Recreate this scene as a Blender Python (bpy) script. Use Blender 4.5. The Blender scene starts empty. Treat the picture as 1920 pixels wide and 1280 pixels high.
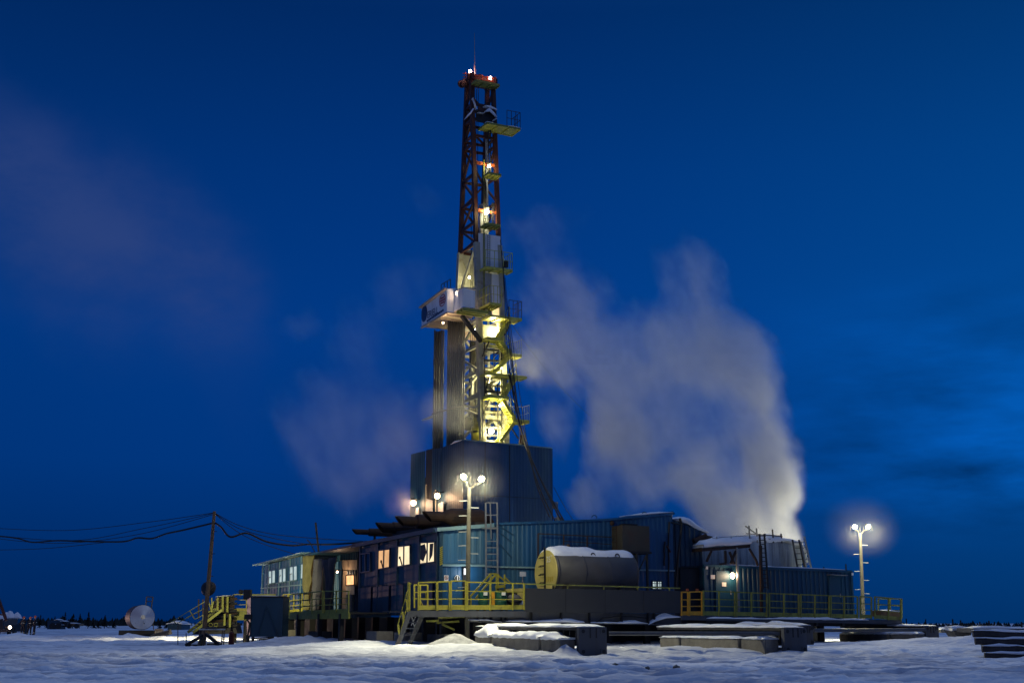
import bpy, bmesh, math, random
import numpy as np
from mathutils import Vector, Matrix
random.seed(7)
scene = bpy.context.scene
COL = scene.collection
R_ = math.radians
# ---------------------------------------------------------------- camera
F = 2400.0; PIT = math.atan(528.0 / F); CAMH = 1.1
cd = bpy.data.cameras.new("camera"); cam = bpy.data.objects.new("camera", cd); COL.objects.link(cam)
cd.lens = 36 * F / 1920; cd.sensor_width = 36; cd.clip_start = 0.1; cd.clip_end = 9000
cam.location = (0, 0, CAMH); cam.rotation_euler = (R_(90) + PIT, 0, 0)
scene.camera = cam
# ---------------------------------------------------------------- view
vs = scene.view_settings
vs.view_transform = 'Standard'; vs.look = 'None'; vs.gamma = 1; vs.exposure = 0.0; vs.use_curve_mapping = False
cy = scene.cycles
cy.max_bounces = 6; cy.diffuse_bounces = 3; cy.glossy_bounces = 3; cy.transmission_bounces = 3
cy.volume_bounces = 2; cy.transparent_max_bounces = 8; cy.use_denoising = True
cy.sample_clamp_indirect = 4.0
cy.volume_step_rate = 1.5; cy.volume_max_steps = 256
# ---------------------------------------------------------------- world: deep blue dusk sky
w = bpy.data.worlds.new("World"); scene.world = w; w.use_nodes = True
nt = w.node_tree; nt.nodes.clear()
def N(t, tree=None, **kw):
    n = (tree or nt).nodes.new(t)
    for k, v in kw.items(): setattr(n, k, v)
    return n
def ramp(node, stops, interp='LINEAR'):
    cr = node.color_ramp; cr.interpolation = interp
    while len(cr.elements) > 1: cr.elements.remove(cr.elements[0])
    cr.elements[0].position = stops[0][0]; cr.elements[0].color = stops[0][1]
    for p, c in stops[1:]:
        e = cr.elements.new(p); e.color = c
L_ = nt.links.new
tc = N('ShaderNodeTexCoord'); sep = N('ShaderNodeSeparateXYZ'); L_(tc.outputs['Generated'], sep.inputs[0])
el = N('ShaderNodeValToRGB'); L_(sep.outputs['Z'], el.inputs[0])
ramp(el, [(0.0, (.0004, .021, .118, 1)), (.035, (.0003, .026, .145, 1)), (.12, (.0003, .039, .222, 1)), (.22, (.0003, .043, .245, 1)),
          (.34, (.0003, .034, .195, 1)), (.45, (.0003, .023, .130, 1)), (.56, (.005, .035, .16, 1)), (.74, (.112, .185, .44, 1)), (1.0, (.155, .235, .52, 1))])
# brighter towards the right of the picture
azr = N('ShaderNodeMapRange'); L_(sep.outputs['X'], azr.inputs['Value'])
azr.inputs['From Min'].default_value = -.4; azr.inputs['From Max'].default_value = .4
azc = N('ShaderNodeValToRGB'); L_(azr.outputs[0], azc.inputs[0])
ramp(azc, [(0, (.85, .88, .86, 1)), (.5, (.9, 1.02, 1.02, 1)), (1, (1.6, 1.56, 1.22, 1))])
m1 = N('ShaderNodeMix', data_type='RGBA', blend_type='MULTIPLY'); m1.inputs[0].default_value = 1
L_(el.outputs[0], m1.inputs[6]); L_(azc.outputs[0], m1.inputs[7])
# streaky cloud, low on the right
mp = N('ShaderNodeMapping'); L_(tc.outputs['Generated'], mp.inputs[0])
mp.inputs['Rotation'].default_value = (0, R_(14), 0); mp.inputs['Scale'].default_value = (7, 7, 26)
nz = N('ShaderNodeTexNoise'); L_(mp.outputs[0], nz.inputs['Vector']); nz.inputs['Scale'].default_value = 1.0; nz.inputs['Detail'].default_value = 6; nz.inputs['Roughness'].default_value = .55
nr = N('ShaderNodeMapRange'); L_(nz.outputs['Fac'], nr.inputs['Value']); nr.inputs['From Min'].default_value = .35; nr.inputs['From Max'].default_value = .7
nr.inputs['To Min'].default_value = -.45; nr.inputs['To Max'].default_value = .75
mk1 = N('ShaderNodeMapRange'); L_(sep.outputs['X'], mk1.inputs['Value']); mk1.inputs['From Min'].default_value = .14; mk1.inputs['From Max'].default_value = .32
mk2 = N('ShaderNodeMapRange'); L_(sep.outputs['Z'], mk2.inputs['Value']); mk2.inputs['From Min'].default_value = .26; mk2.inputs['From Max'].default_value = .12
mk3 = N('ShaderNodeMapRange'); L_(sep.outputs['Z'], mk3.inputs['Value']); mk3.inputs['From Min'].default_value = .05; mk3.inputs['From Max'].default_value = .10
def M(op, a, b=None, tree=None):
    n = N('ShaderNodeMath', tree, operation=op)
    lk = (tree or nt).links.new
    for i, v in enumerate((a, b)):
        if v is None: continue
        if isinstance(v, (int, float)): n.inputs[i].default_value = v
        else: lk(v, n.inputs[i])
    return n.outputs[0]
cm = M('MULTIPLY', M('MULTIPLY', mk1.outputs[0], mk2.outputs[0]), mk3.outputs[0])
cloudmul = M('ADD', 1.0, M('MULTIPLY', nr.outputs[0], cm))
vm = N('ShaderNodeVectorMath', operation='SCALE'); L_(m1.outputs[2], vm.inputs[0]); L_(cloudmul, vm.inputs['Scale'])
# faint lilac cloud bank, upper left (a band that drops towards the tower)
xs = M('DIVIDE', sep.outputs['X'], M('MAXIMUM', sep.outputs['Y'], .05))
zs = M('DIVIDE', sep.outputs['Z'], M('MAXIMUM', sep.outputs['Y'], .05))
nb = N('ShaderNodeTexNoise'); L_(tc.outputs['Generated'], nb.inputs['Vector']); nb.inputs['Scale'].default_value = 9; nb.inputs['Detail'].default_value = 4; nb.inputs['Roughness'].default_value = .5
warp = M('MULTIPLY', M('SUBTRACT', nb.outputs['Fac'], .5), .16)
# centre line z/y = .372 - 0.62*(x/y + .36)
cl = M('SUBTRACT', .338, M('MULTIPLY', M('ADD', xs, .39), .60))
mpb = N('ShaderNodeMapping'); L_(tc.outputs['Generated'], mpb.inputs[0]); mpb.inputs['Rotation'].default_value = (0, R_(-31), 0); mpb.inputs['Scale'].default_value = (5, 5, 9)
nb2 = N('ShaderNodeTexNoise'); L_(mpb.outputs[0], nb2.inputs['Vector']); nb2.inputs['Scale'].default_value = 1.3; nb2.inputs['Detail'].default_value = 6; nb2.inputs['Roughness'].default_value = .6
nb3 = N('ShaderNodeMapRange', interpolation_type='SMOOTHSTEP'); L_(nb2.outputs['Fac'], nb3.inputs['Value']); nb3.inputs['From Min'].default_value = .36; nb3.inputs['From Max'].default_value = .66
d_ = M('ABSOLUTE', M('ADD', M('SUBTRACT', zs, cl), warp))
bandr = N('ShaderNodeMapRange', interpolation_type='SMOOTHSTEP'); L_(d_, bandr.inputs['Value']); bandr.inputs['From Min'].default_value = .115; bandr.inputs['From Max'].default_value = .0
endr = N('ShaderNodeMapRange', interpolation_type='SMOOTHSTEP'); L_(M('ADD', xs, warp), endr.inputs['Value']); endr.inputs['From Min'].default_value = -.175; endr.inputs['From Max'].default_value = -.29
fr = N('ShaderNodeMapRange'); L_(sep.outputs['Y'], fr.inputs['Value']); fr.inputs['From Min'].default_value = .1; fr.inputs['From Max'].default_value = .4
cb = M('MULTIPLY', M('MULTIPLY', M('MULTIPLY', bandr.outputs[0], endr.outputs[0]), fr.outputs[0]), M('ADD', .34, M('MULTIPLY', nb3.outputs[0], .62)))
mixc = N('ShaderNodeMix', data_type='RGBA'); L_(M('MULTIPLY', cb, .60), mixc.inputs[0]); L_(vm.outputs[0], mixc.inputs[6]); mixc.inputs[7].default_value = (.036, .064, .205, 1)
# the last glow of day behind the photographer
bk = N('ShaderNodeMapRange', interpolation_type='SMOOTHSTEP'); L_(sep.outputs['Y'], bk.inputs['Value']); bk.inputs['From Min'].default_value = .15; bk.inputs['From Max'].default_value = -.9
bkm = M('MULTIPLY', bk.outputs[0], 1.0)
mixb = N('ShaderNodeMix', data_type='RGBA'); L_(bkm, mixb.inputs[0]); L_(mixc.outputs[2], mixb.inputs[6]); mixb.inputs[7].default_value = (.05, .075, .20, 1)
# physical sky of the sun below the horizon, added faintly
sky = N('ShaderNodeTexSky', sky_type='NISHITA'); sky.sun_disc = False; sky.sun_elevation = R_(-4); sky.sun_rotation = R_(180)
sks = N('ShaderNodeVectorMath', operation='SCALE'); L_(sky.outputs[0], sks.inputs[0]); sks.inputs['Scale'].default_value = .004
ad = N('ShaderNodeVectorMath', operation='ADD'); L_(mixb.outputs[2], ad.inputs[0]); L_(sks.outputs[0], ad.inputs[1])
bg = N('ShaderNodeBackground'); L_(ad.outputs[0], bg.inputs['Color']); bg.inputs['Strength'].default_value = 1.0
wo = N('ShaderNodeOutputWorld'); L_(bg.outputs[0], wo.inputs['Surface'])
w.cycles.sampling_method = 'AUTOMATIC'
# ---------------------------------------------------------------- geometry of the view (photo pixels -> directions), used to lay out the yard
cp, sp_ = math.cos(PIT), math.sin(PIT)
def ray(x, y):
    a = (x - 960) / F; b = (640 - y) / F
    return Vector((a, cp - b * sp_, sp_ + b * cp))
def P(x, y, Y):
    d = ray(x, y); return Vector((0, 0, CAMH)) + d * (Y / d.y)
class Line:                      # a vertical plane standing on a plan line
    def __init__(s, o, d): s.o = Vector((o[0], o[1], 0)); s.d = Vector((d[0], d[1], 0)).normalized()
    def t(s, x):                 # distance along the line where picture column x crosses it at eye level
        return s.hit(x, 1168)[0]
    def hit(s, x, y):
        d = ray(x, y); det = d.x * (-s.d.y) + s.d.x * d.y
        k = (s.o.x * (-s.d.y) + s.d.x * s.o.y) / det
        p = Vector((0, 0, CAMH)) + d * k
        return (p - Vector((s.o.x, s.o.y, 0))).dot(s.d), p.z
    def at(s, t, z): return Vector((s.o.x + s.d.x * t, s.o.y + s.d.y * t, z))
    def pt(s, x, y):
        t, z = s.hit(x, y); return s.at(t, z)
    def off(s, v): return Line((s.o.x + v.x, s.o.y + v.y), s.d)
TH = math.atan(.504)
RX = Vector((math.cos(TH), math.sin(TH), 0)); LX = Vector((-math.sin(TH), math.cos(TH), 0)); UP = Vector((0, 0, 1))
# ---------------------------------------------------------------- ground relief
def _h(ix, iy, s):
    n = (ix * 374761393 + iy * 668265263 + s * 974711) & 0x7fffffff
    n = ((n ^ (n >> 13)) * 1274126177) & 0x7fffffff
    return ((n ^ (n >> 16)) & 0xffff) / 65535.0
def vn(x, y, s=0):
    x = np.asarray(x, float); y = np.asarray(y, float)
    ix = np.floor(x).astype(np.int64); iy = np.floor(y).astype(np.int64); fx = x - ix; fy = y - iy
    fx = fx * fx * (3 - 2 * fx); fy = fy * fy * (3 - 2 * fy)
    a = _h(ix, iy, s); b = _h(ix + 1, iy, s); c = _h(ix, iy + 1, s); d = _h(ix + 1, iy + 1, s)
    return (a * (1 - fx) + b * fx) * (1 - fy) + (c * (1 - fx) + d * fx) * fy - .5
def fbm(x, y, s=0, o=4, g=.5):
    r = 0; a = 1
    for i in range(o):
        r = r + a * vn(x * 2 ** i, y * 2 ** i, s + i * 17); a *= g
    return r
def ss(a, b, x):
    t = np.clip((np.asarray(x, float) - a) / (b - a), 0, 1); return t * t * (3 - 2 * t)
def G2(x, y, cx, cy_, rx, ry): return np.exp(-((x - cx) / rx) ** 2 - ((y - cy_) / ry) ** 2)
DRIFTS = []
RUTS = ((.35, 1, 26.5, .35, .10), (.35, 1, 28.6, .35, .10), (.22, 1, 33.5, .4, .11), (.24, 1, 35.6, .4, .11), (.5, 1, 22.5, .4, .08), (-.12, 1, 39, .35, .08), (-.13, 1, 40.8, .35, .08), (.05, 1, 30.4, .3, .08), (.06, 1, 32.1, .3, .08), (-.05, 1, 43.4, .3, .07), (.6, 1, 33, .4, .09), (.62, 1, 36, .4, .09), (.3, 1, 40, .35, .09), (.31, 1, 42.2, .35, .09))
def gz(x, y):
    x = np.asarray(x, float); y = np.asarray(y, float)
    near = ss(12, 22, y)
    z = -.04 + .22 * ss(46.5, 51.5, y + .12 * x) * ss(-16, -8, x)
    z = z + near * (.11 * fbm(x * .10, y * .14, 3, 3) + .055 * fbm(x * .5, y * .5, 5, 4, .6) + .05 * fbm(x * 1.9 + .35 * y, y * 1.7, 9, 3, .65))
    dn = vn(x * 2.3, y * 1.5, 15) + .4 * vn(x * 5, y * 3.3, 16)              # footprints and small hollows
    z = z - near * .09 * ss(.16, .34, dn) * ss(-.12, .12, vn(x * .16 + 3, y * .10, 17)) + near * .05 * ss(.2, .4, -dn) * ss(-.05, .15, vn(x * .2, y * .15, 18))
    # vehicle ruts, foreground left and middle
    for (a, b, c, wd, dp) in RUTS:
        d = (a * x + b * y - c) / math.hypot(a, b) + .5 * vn(x * .2, y * .2, 31)
        z = z - near * dp * 1.5 * np.exp(-(d / wd) ** 2) * (.75 + .8 * vn(x * 1.3, y * 1.3, 77)) + near * .07 * np.exp(-((np.abs(d) - wd * 1.7) / (.3 * wd)) ** 2)
    # trampled patches
    tr = ss(.06, .25, vn(x * .11, y * .11, 51) + .25 * vn(x * .4, y * .4, 52))
    z = z + near * tr * .10 * np.abs(vn(x * 1.6, y * 1.9, 61)) * 2 - near * tr * .05
    # ploughed bank with lumps, far left
    bank = G2(x, y, -34, 97, 15, 8) + .6 * G2(x, y, -22, 86, 6, 5)
    z = z + bank * (.08 + .85 * np.abs(vn(x * .45, y * .3, 41)) * (1 + vn(x * 1.1, y * .8, 42)))
    for (cx, cyy, rx, ry, h) in DRIFTS: z = z + h * G2(x, y, cx, cyy, rx, ry) * (1 + .5 * vn(x * .9, y * .9, 83))
    z = z + 1.2 * ss(140, 420, y) * (fbm(x * .006, y * .006, 91, 3)) + .25 * ss(120, 220, y)*0
    return z
def packed(x, y):
    m = np.zeros_like(x)
    for (a, b, c, wd, dp) in RUTS:
        d = (a * x + b * y - c) / math.hypot(a, b) + .5 * vn(x * .2, y * .2, 31)
        m = np.maximum(m, np.exp(-(d / (wd * 1.3)) ** 4) * ss(-.42, -.1, vn(x * .3, y * .5, 78)))
    return np.maximum(m, .55 * ss(.05, .25, vn(x * .11, y * .11, 51) + .3 * vn(x * .5, y * .5, 52)))
def gz1(x, y): return float(gz(np.array([x]), np.array([y]))[0])
# ---------------------------------------------------------------- mesh building
class MB:
    def __init__(s): s.v = []; s.f = []
    def add(s, vs_, fs):
        b = len(s.v); s.v += [Vector(q) for q in vs_]; s.f += [tuple(b + i for i in f) for f in fs]; return s
    def hexa(s, p): return s.add(p, [(3, 2, 1, 0), (4, 5, 6, 7), (0, 1, 5, 4), (1, 2, 6, 5), (2, 3, 7, 6), (3, 0, 4, 7)])
    def box(s, c, sz, ax=None):
        c = Vector(c); X, Y, Z = ax or (Vector((1, 0, 0)), Vector((0, 1, 0)), UP)
        a, b, h = X * sz[0] / 2, Y * sz[1] / 2, Z * sz[2] / 2
        return s.hexa([c - a - b - h, c + a - b - h, c + a + b - h, c - a + b - h, c - a - b + h, c + a - b + h, c + a + b + h, c - a + b + h])
    def bar(s, p, q, w, h=None, up=UP):
        p = Vector(p); q = Vector(q); h = h or w; d = (q - p).normalized()
        if abs(d.dot(up)) > .98: up = LX if abs(d.dot(LX)) < .9 else RX
        a = d.cross(up).normalized(); u = a.cross(d)
        a, u = a * w / 2, u * h / 2
        return s.hexa([p - a - u, p + a - u, q + a - u, q - a - u, p - a + u, p + a + u, q + a + u, q - a + u])
    def tube(s, p, q, r, n=8, r2=None, cap=True):
        p = Vector(p); q = Vector(q); d = (q - p).normalized(); r2 = r if r2 is None else r2
        a = d.cross(UP if abs(d.z) < .95 else Vector((1, 0, 0))).normalized(); u = a.cross(d)
        vs_ = []
        for c, rr in ((p, r), (q, r2)):
            for i in range(n):
                an = 2 * math.pi * i / n; vs_.append(c + a * math.cos(an) * rr + u * math.sin(an) * rr)
        fs = [(i, (i + 1) % n, n + (i + 1) % n, n + i) for i in range(n)]
        if cap: fs += [tuple(range(n - 1, -1, -1)), tuple(range(n, 2 * n))]
        return s.add(vs_, fs)
    def path(s, pts, r, n=6):
        pts = [Vector(q) for q in pts]; vs_ = []; m = len(pts)
        for k, c in enumerate(pts):
            d = (pts[min(k + 1, m - 1)] - pts[max(k - 1, 0)]).normalized()
            a = d.cross(UP if abs(d.z) < .95 else Vector((1, 0, 0))).normalized(); u = a.cross(d)
            for i in range(n):
                an = 2 * math.pi * i / n; vs_.append(c + (a * math.cos(an) + u * math.sin(an)) * r)
        fs = [(k * n + i, k * n + (i + 1) % n, (k + 1) * n + (i + 1) % n, (k + 1) * n + i) for k in range(m - 1) for i in range(n)]
        fs += [tuple(range(n - 1, -1, -1)), tuple(range((m - 1) * n, m * n))]
        return s.add(vs_, fs)
    def lathe(s, o, ax, prof, n=20, cap=True):          # prof: (distance along ax, radius)
        o = Vector(o); d = Vector(ax).normalized(); a = d.cross(UP if abs(d.z) < .95 else Vector((1, 0, 0))).normalized(); u = a.cross(d); vs_ = []
        for (h, r) in prof:
            for i in range(n):
                an = 2 * math.pi * i / n; vs_.append(o + d * h + (a * math.cos(an) + u * math.sin(an)) * r)
        m = len(prof); fs = [(k * n + i, k * n + (i + 1) % n, (k + 1) * n + (i + 1) % n, (k + 1) * n + i) for k in range(m - 1) for i in range(n)]
        if cap: fs += [tuple(range(n - 1, -1, -1)), tuple(range((m - 1) * n, m * n))]
        return s.add(vs_, fs)
    def prism(s, poly, ext):
        ext = Vector(ext); n = len(poly); poly = [Vector(q) for q in poly]
        return s.add(poly + [q + ext for q in poly], [tuple(range(n - 1, -1, -1)), tuple(range(n, 2 * n))] + [(i, (i + 1) % n, n + (i + 1) % n, n + i) for i in range(n)])
    def ball(s, c, r, n=8, sq=(1, 1, 1)):
        c = Vector(c); prof = []; vs_ = []; fs = []
        m = n // 2 + 1
        for k in range(m):
            ph = math.pi * k / (m - 1)
            for i in range(n):
                an = 2 * math.pi * i / n
                vs_.append(c + Vector((r * sq[0] * math.sin(ph) * math.cos(an), r * sq[1] * math.sin(ph) * math.sin(an), -r * sq[2] * math.cos(ph))))
        fs = [(k * n + i, k * n + (i + 1) % n, (k + 1) * n + (i + 1) % n, (k + 1) * n + i) for k in range(m - 1) for i in range(n)]
        return s.add(vs_, fs)
    def ribbed(s, ln, t0, t1, zb, zt0, zt1, out, pitch=.25, dep=.03, zb1=None):   # profiled sheet standing on a Line
        zb1 = zb if zb1 is None else zb1
        prof = [0]; n = max(1, round(abs(t1 - t0) / pitch)); st = (t1 - t0) / n; ts = []
        for k in range(n):
            for fr_, dd in ((0, 0), (.35, 0), (.48, 1), (.87, 1)): ts.append((t0 + st * (k + fr_), dd * dep))
        ts.append((t1, 0)); vs_ = []
        for t, dd in ts:
            f = (t - t0) / (t1 - t0)
            vs_.append(ln.at(t, zb + (zb1 - zb) * f) + out * dd); vs_.append(ln.at(t, zt0 + (zt1 - zt0) * f) + out * dd)
        return s.add(vs_, [(2 * i, 2 * i + 2, 2 * i + 3, 2 * i + 1) for i in range(len(ts) - 1)])
    def build(s, name, mat, parent=None, smooth=False):
        me = bpy.data.meshes.new(name); me.from_pydata([tuple(q) for q in s.v], [], s.f); me.validate(); me.update()
        if smooth:
            me.polygons.foreach_set('use_smooth', [True] * len(me.polygons))
        me.materials.append(mat)
        o = bpy.data.objects.new(name, me); COL.objects.link(o)
        if parent is not None:
            o.parent = parent; b = parent
            off = Vector((0, 0, 0))
            while b is not None: off = off + b.location; b = b.parent
            o.location = -off
        return o
def thing(name, label, cat, loc=(0, 0, 0), group=None):
    o = bpy.data.objects.new(name, None); COL.objects.link(o); o.location = loc; o.empty_display_size = .3
    o['label'] = label; o['category'] = cat
    if group: o['group'] = group
    return o
def tag(o, label, cat, group=None):
    o['label'] = label; o['category'] = cat
    if group: o['group'] = group
    return o
def copy_tree(o, loc, label=None, rz=None):
    c = o.copy(); COL.objects.link(c); c.location = loc
    if rz is not None: c.rotation_euler = (0, 0, rz)
    if label: c['label'] = label
    for ch in o.children:
        k = ch.copy(); COL.objects.link(k); k.parent = c
        for g in ch.children:
            q = g.copy(); COL.objects.link(q); q.parent = k
    return c
# ---------------------------------------------------------------- materials
def mat(name, col, rough=.6, metal=0., var=.25, vscale=1.5, bump=0., bscale=8., stain=None, sscale=.8, streak=False, spec=.4):
    m = bpy.data.materials.new(name); m.use_nodes = True; t = m.node_tree; b = t.nodes['Principled BSDF']; lk = t.links.new
    b.inputs['Roughness'].default_value = rough; b.inputs['Metallic'].default_value = metal; b.inputs['Specular IOR Level'].default_value = spec
    tcx = N('ShaderNodeTexCoord', t)
    src = tcx.outputs['Object']
    if streak:
        mp_ = N('ShaderNodeMapping', t); lk(src, mp_.inputs[0]); mp_.inputs['Scale'].default_value = (1, 1, .12); src2 = mp_.outputs[0]
    else: src2 = src
    n1 = N('ShaderNodeTexNoise', t); lk(src2, n1.inputs['Vector']); n1.inputs['Scale'].default_value = vscale; n1.inputs['Detail'].default_value = 5; n1.inputs['Roughness'].default_value = .6
    r1 = N('ShaderNodeMapRange', t); lk(n1.outputs['Fac'], r1.inputs['Value']); r1.inputs['From Min'].default_value = .3; r1.inputs['From Max'].default_value = .7
    r1.inputs['To Min'].default_value = 1 - var; r1.inputs['To Max'].default_value = 1 + var
    v = N('ShaderNodeVectorMath', t, operation='SCALE'); v.inputs[0].default_value = col; lk(r1.outputs[0], v.inputs['Scale'])
    out = v.outputs[0]
    if stain:
        n2 = N('ShaderNodeTexNoise', t); lk(src2, n2.inputs['Vector']); n2.inputs['Scale'].default_value = sscale; n2.inputs['Detail'].default_value = 7; n2.inputs['Roughness'].default_value = .7
        r2 = N('ShaderNodeMapRange', t); lk(n2.outputs['Fac'], r2.inputs['Value']); r2.inputs['From Min'].default_value = .52; r2.inputs['From Max'].default_value = .68
        mx = N('ShaderNodeMix', t, data_type='RGBA'); lk(r2.outputs[0], mx.inputs[0]); lk(out, mx.inputs[6]); mx.inputs[7].default_value = (*stain, 1); out = mx.outputs[2]
    lk(out, b.inputs['Base Color'])
    if bump:
        n3 = N('ShaderNodeTexNoise', t); lk(src, n3.inputs['Vector']); n3.inputs['Scale'].default_value = bscale; n3.inputs['Detail'].default_value = 4
        bp = N('ShaderNodeBump', t); bp.inputs['Strength'].default_value = bump; bp.inputs['Distance'].default_value = .05; lk(n3.outputs['Fac'], bp.inputs['Height']); lk(bp.outputs[0], b.inputs['Normal'])
    return m
def emit(name, col, st, var=0., vscale=2.):
    m = bpy.data.materials.new(name); m.use_nodes = True; t = m.node_tree; t.nodes.clear()
    e = N('ShaderNodeEmission', t); o = N('ShaderNodeOutputMaterial', t); t.links.new(e.outputs[0], o.inputs[0])
    e.inputs['Color'].default_value = (*col, 1); e.inputs['Strength'].default_value = st
    if var:
        tcx = N('ShaderNodeTexCoord', t); n1 = N('ShaderNodeTexNoise', t); t.links.new(tcx.outputs['Object'], n1.inputs['Vector']); n1.inputs['Scale'].default_value = vscale; n1.inputs['Detail'].default_value = 3
        r1 = N('ShaderNodeMapRange', t); t.links.new(n1.outputs['Fac'], r1.inputs['Value']); r1.inputs['From Min'].default_value = .3; r1.inputs['From Max'].default_value = .7
        r1.inputs['To Min'].default_value = st * (1 - var); r1.inputs['To Max'].default_value = st * (1 + var); t.links.new(r1.outputs[0], e.inputs['Strength'])
    return m
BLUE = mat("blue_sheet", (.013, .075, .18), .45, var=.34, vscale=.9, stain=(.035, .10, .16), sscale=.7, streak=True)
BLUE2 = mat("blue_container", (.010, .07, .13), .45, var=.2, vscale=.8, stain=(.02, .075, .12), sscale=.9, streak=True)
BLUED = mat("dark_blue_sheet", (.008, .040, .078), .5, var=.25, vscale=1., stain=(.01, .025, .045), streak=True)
BLUEL = mat("pale_blue_panel", (.026, .10, .20), .5, var=.22, stain=(.06, .13, .19), streak=True)
TRIM = mat("pale_trim", (.16, .27, .31), .55, var=.2)
GREY = mat("grey_steel", (.062, .066, .076), .5, var=.2, stain=(.06, .05, .045), sscale=1.2, streak=True)
GREYD = mat("dark_grey_steel", (.021, .021, .024), .6, var=.3, stain=(.026, .016, .010))
GREYP = mat("grey_tilt_panel", (.034, .035, .038), .6, var=.12, vscale=.6)
GREYL = mat("light_grey_paint", (.34, .36, .37), .5, var=.2, stain=(.22, .2, .16), sscale=1.6)
YEL = mat("yellow_paint", (.27, .245, .026), .5, var=.25, vscale=3, stain=(.16, .13, .03), sscale=3)
YELG = mat("olive_platform_paint", (.23, .24, .045), .55, var=.25, vscale=3, stain=(.13, .11, .03), sscale=2.5)
ORG = mat("orange_gate_paint", (.62, .30, .02), .5, var=.2, vscale=3)
RED = mat("red_oxide_steel", (.058, .017, .010), .6, var=.3, vscale=2, stain=(.035, .012, .01))
YELP = mat("derrick_platform_yellow", (.44, .44, .085), .55, var=.2, vscale=3, stain=(.25, .24, .06), sscale=2.5)
POLE = mat("weathered_pole_steel", (.06, .057, .045), .6, .2, var=.3, vscale=2, stain=(.05, .045, .035))
REDL = mat("orange_red_steel", (.42, .09, .02), .55, var=.25, vscale=2)
WHT = mat("white_sheet", (.76, .78, .80), .5, var=.1, stain=(.55, .55, .53), sscale=1.1, streak=True)
CREAM = mat("cream_steel", (.36, .36, .29), .55, var=.2, stain=(.22, .19, .12), sscale=1.5)
BEIGE = mat("plywood_soffit", (.42, .33, .24), .7, var=.2, stain=(.3, .22, .15), sscale=1.5)
SNOW = mat("snow", (.80, .82, .86), .85, var=.05, vscale=1.2, bump=.5, bscale=6, spec=.15)
CONC = mat("concrete", (.16, .15, .13), .85, var=.25, vscale=2, bump=.4, bscale=14, stain=(.09, .085, .08))
RUST = mat("rusty_steel", (.040, .022, .014), .75, var=.35, vscale=2.5, stain=(.018, .013, .011), sscale=1.4)
PIPE = mat("drill_pipe_steel", (.10, .105, .105), .36, .4, var=.3, vscale=3, stain=(.05, .035, .02), streak=True)
GALV = mat("galvanised_steel", (.28, .29, .28), .45, .5, var=.2)
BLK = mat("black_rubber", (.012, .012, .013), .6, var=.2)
CABLE = mat("cable_black", (.006, .006, .007), .7, var=.1)
TARPY = mat("tarp_khaki", (.115, .105, .04), .75, var=.2, vscale=3, bump=.4, bscale=5)
TARPG = mat("tarp_grey", (.05, .05, .06), .8, var=.2, bump=.4, bscale=4)
WOOD = mat("weathered_wood", (.17, .11, .06), .85, var=.3, vscale=4, bump=.5, bscale=20)
LOG = mat("snowy_logs", (.055, .050, .05), .9, var=.35, vscale=3, bump=.7, bscale=10)
GREEN = mat("green_drum_paint", (.01, .07, .045), .45, var=.2)
TANKG = mat("tank_grey", (.056, .056, .064), .55, var=.2, vscale=1.2, stain=(.06, .055, .055), sscale=1.0)
TANKY = mat("tank_end_yellow", (.46, .38, .11), .5, var=.18, vscale=1.8, stain=(.36, .30, .10), sscale=1.6)
SILV = mat("silver_tank", (.55, .55, .56), .33, .85, var=.1)
GLASSW = emit("lit_window_warm", (1, .56, .27), .95, .38, .9)
GLASSY = emit("lit_window_pale", (1, .80, .50), 1.15, .34, .9)
GLASSC = emit("lit_window_white", (.75, .93, .95), .62, .25, 2.)
LAMPY = emit("flood_lens", (1, .93, .62), 60)
LAMPO = emit("orange_lens", (1, .66, .36), 40)
LAMPR = emit("beacon_lens", (1, .62, .55), 30)
LAMPW = emit("headlamp_lens", (1, .80, .60), 14)
DARKGL = mat("dark_glass", (.015, .02, .03), .15, var=.1)
SKIN = mat("skin", (.42, .26, .19), .6, var=.1)
CLOTH = mat("dark_workwear", (.012, .013, .02), .85, var=.3)
STRIPE = mat("reflective_stripe", (.55, .58, .45), .4, var=.1)
HELM = mat("orange_helmet", (.7, .13, .03), .35, var=.1)
INK = mat("dark_blue_ink", (.012, .05, .14), .6, var=.15)
REDINK = mat("red_ink", (.30, .03, .05), .6, var=.15)
CHALK = mat("chalk_white", (.75, .74, .62), .8, var=.2)
SIGNW = mat("sign_white", (.8, .8, .76), .5, var=.05)
BARK = mat("dark_bark", (.012, .011, .010), .9, var=.3)
NEEDLE = mat("dark_needles", (.010, .016, .013), .9, var=.3)
def lamp(parent, loc, power, col, rad=.15, spot=None, aim=None, blend=.6):
    ld = bpy.data.lights.new("lamp_light", 'SPOT' if spot else 'POINT'); ld.energy = power; ld.color = col; ld.shadow_soft_size = rad
    if spot: ld.spot_size = R_(spot); ld.spot_blend = blend
    o = bpy.data.objects.new("lamp_light", ld); COL.objects.link(o)
    off = Vector((0, 0, 0)); b = parent
    while b is not None: off = off + b.location; b = b.parent
    o.parent = parent; o.location = Vector(loc) - off
    if aim is not None:
        o.rotation_euler = (Vector(aim) - Vector(loc)).to_track_quat('-Z', 'Y').to_euler()
    return o
def base(p, z=None): return (p[0], p[1], gz1(p[0], p[1]) if z is None else z)
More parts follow.
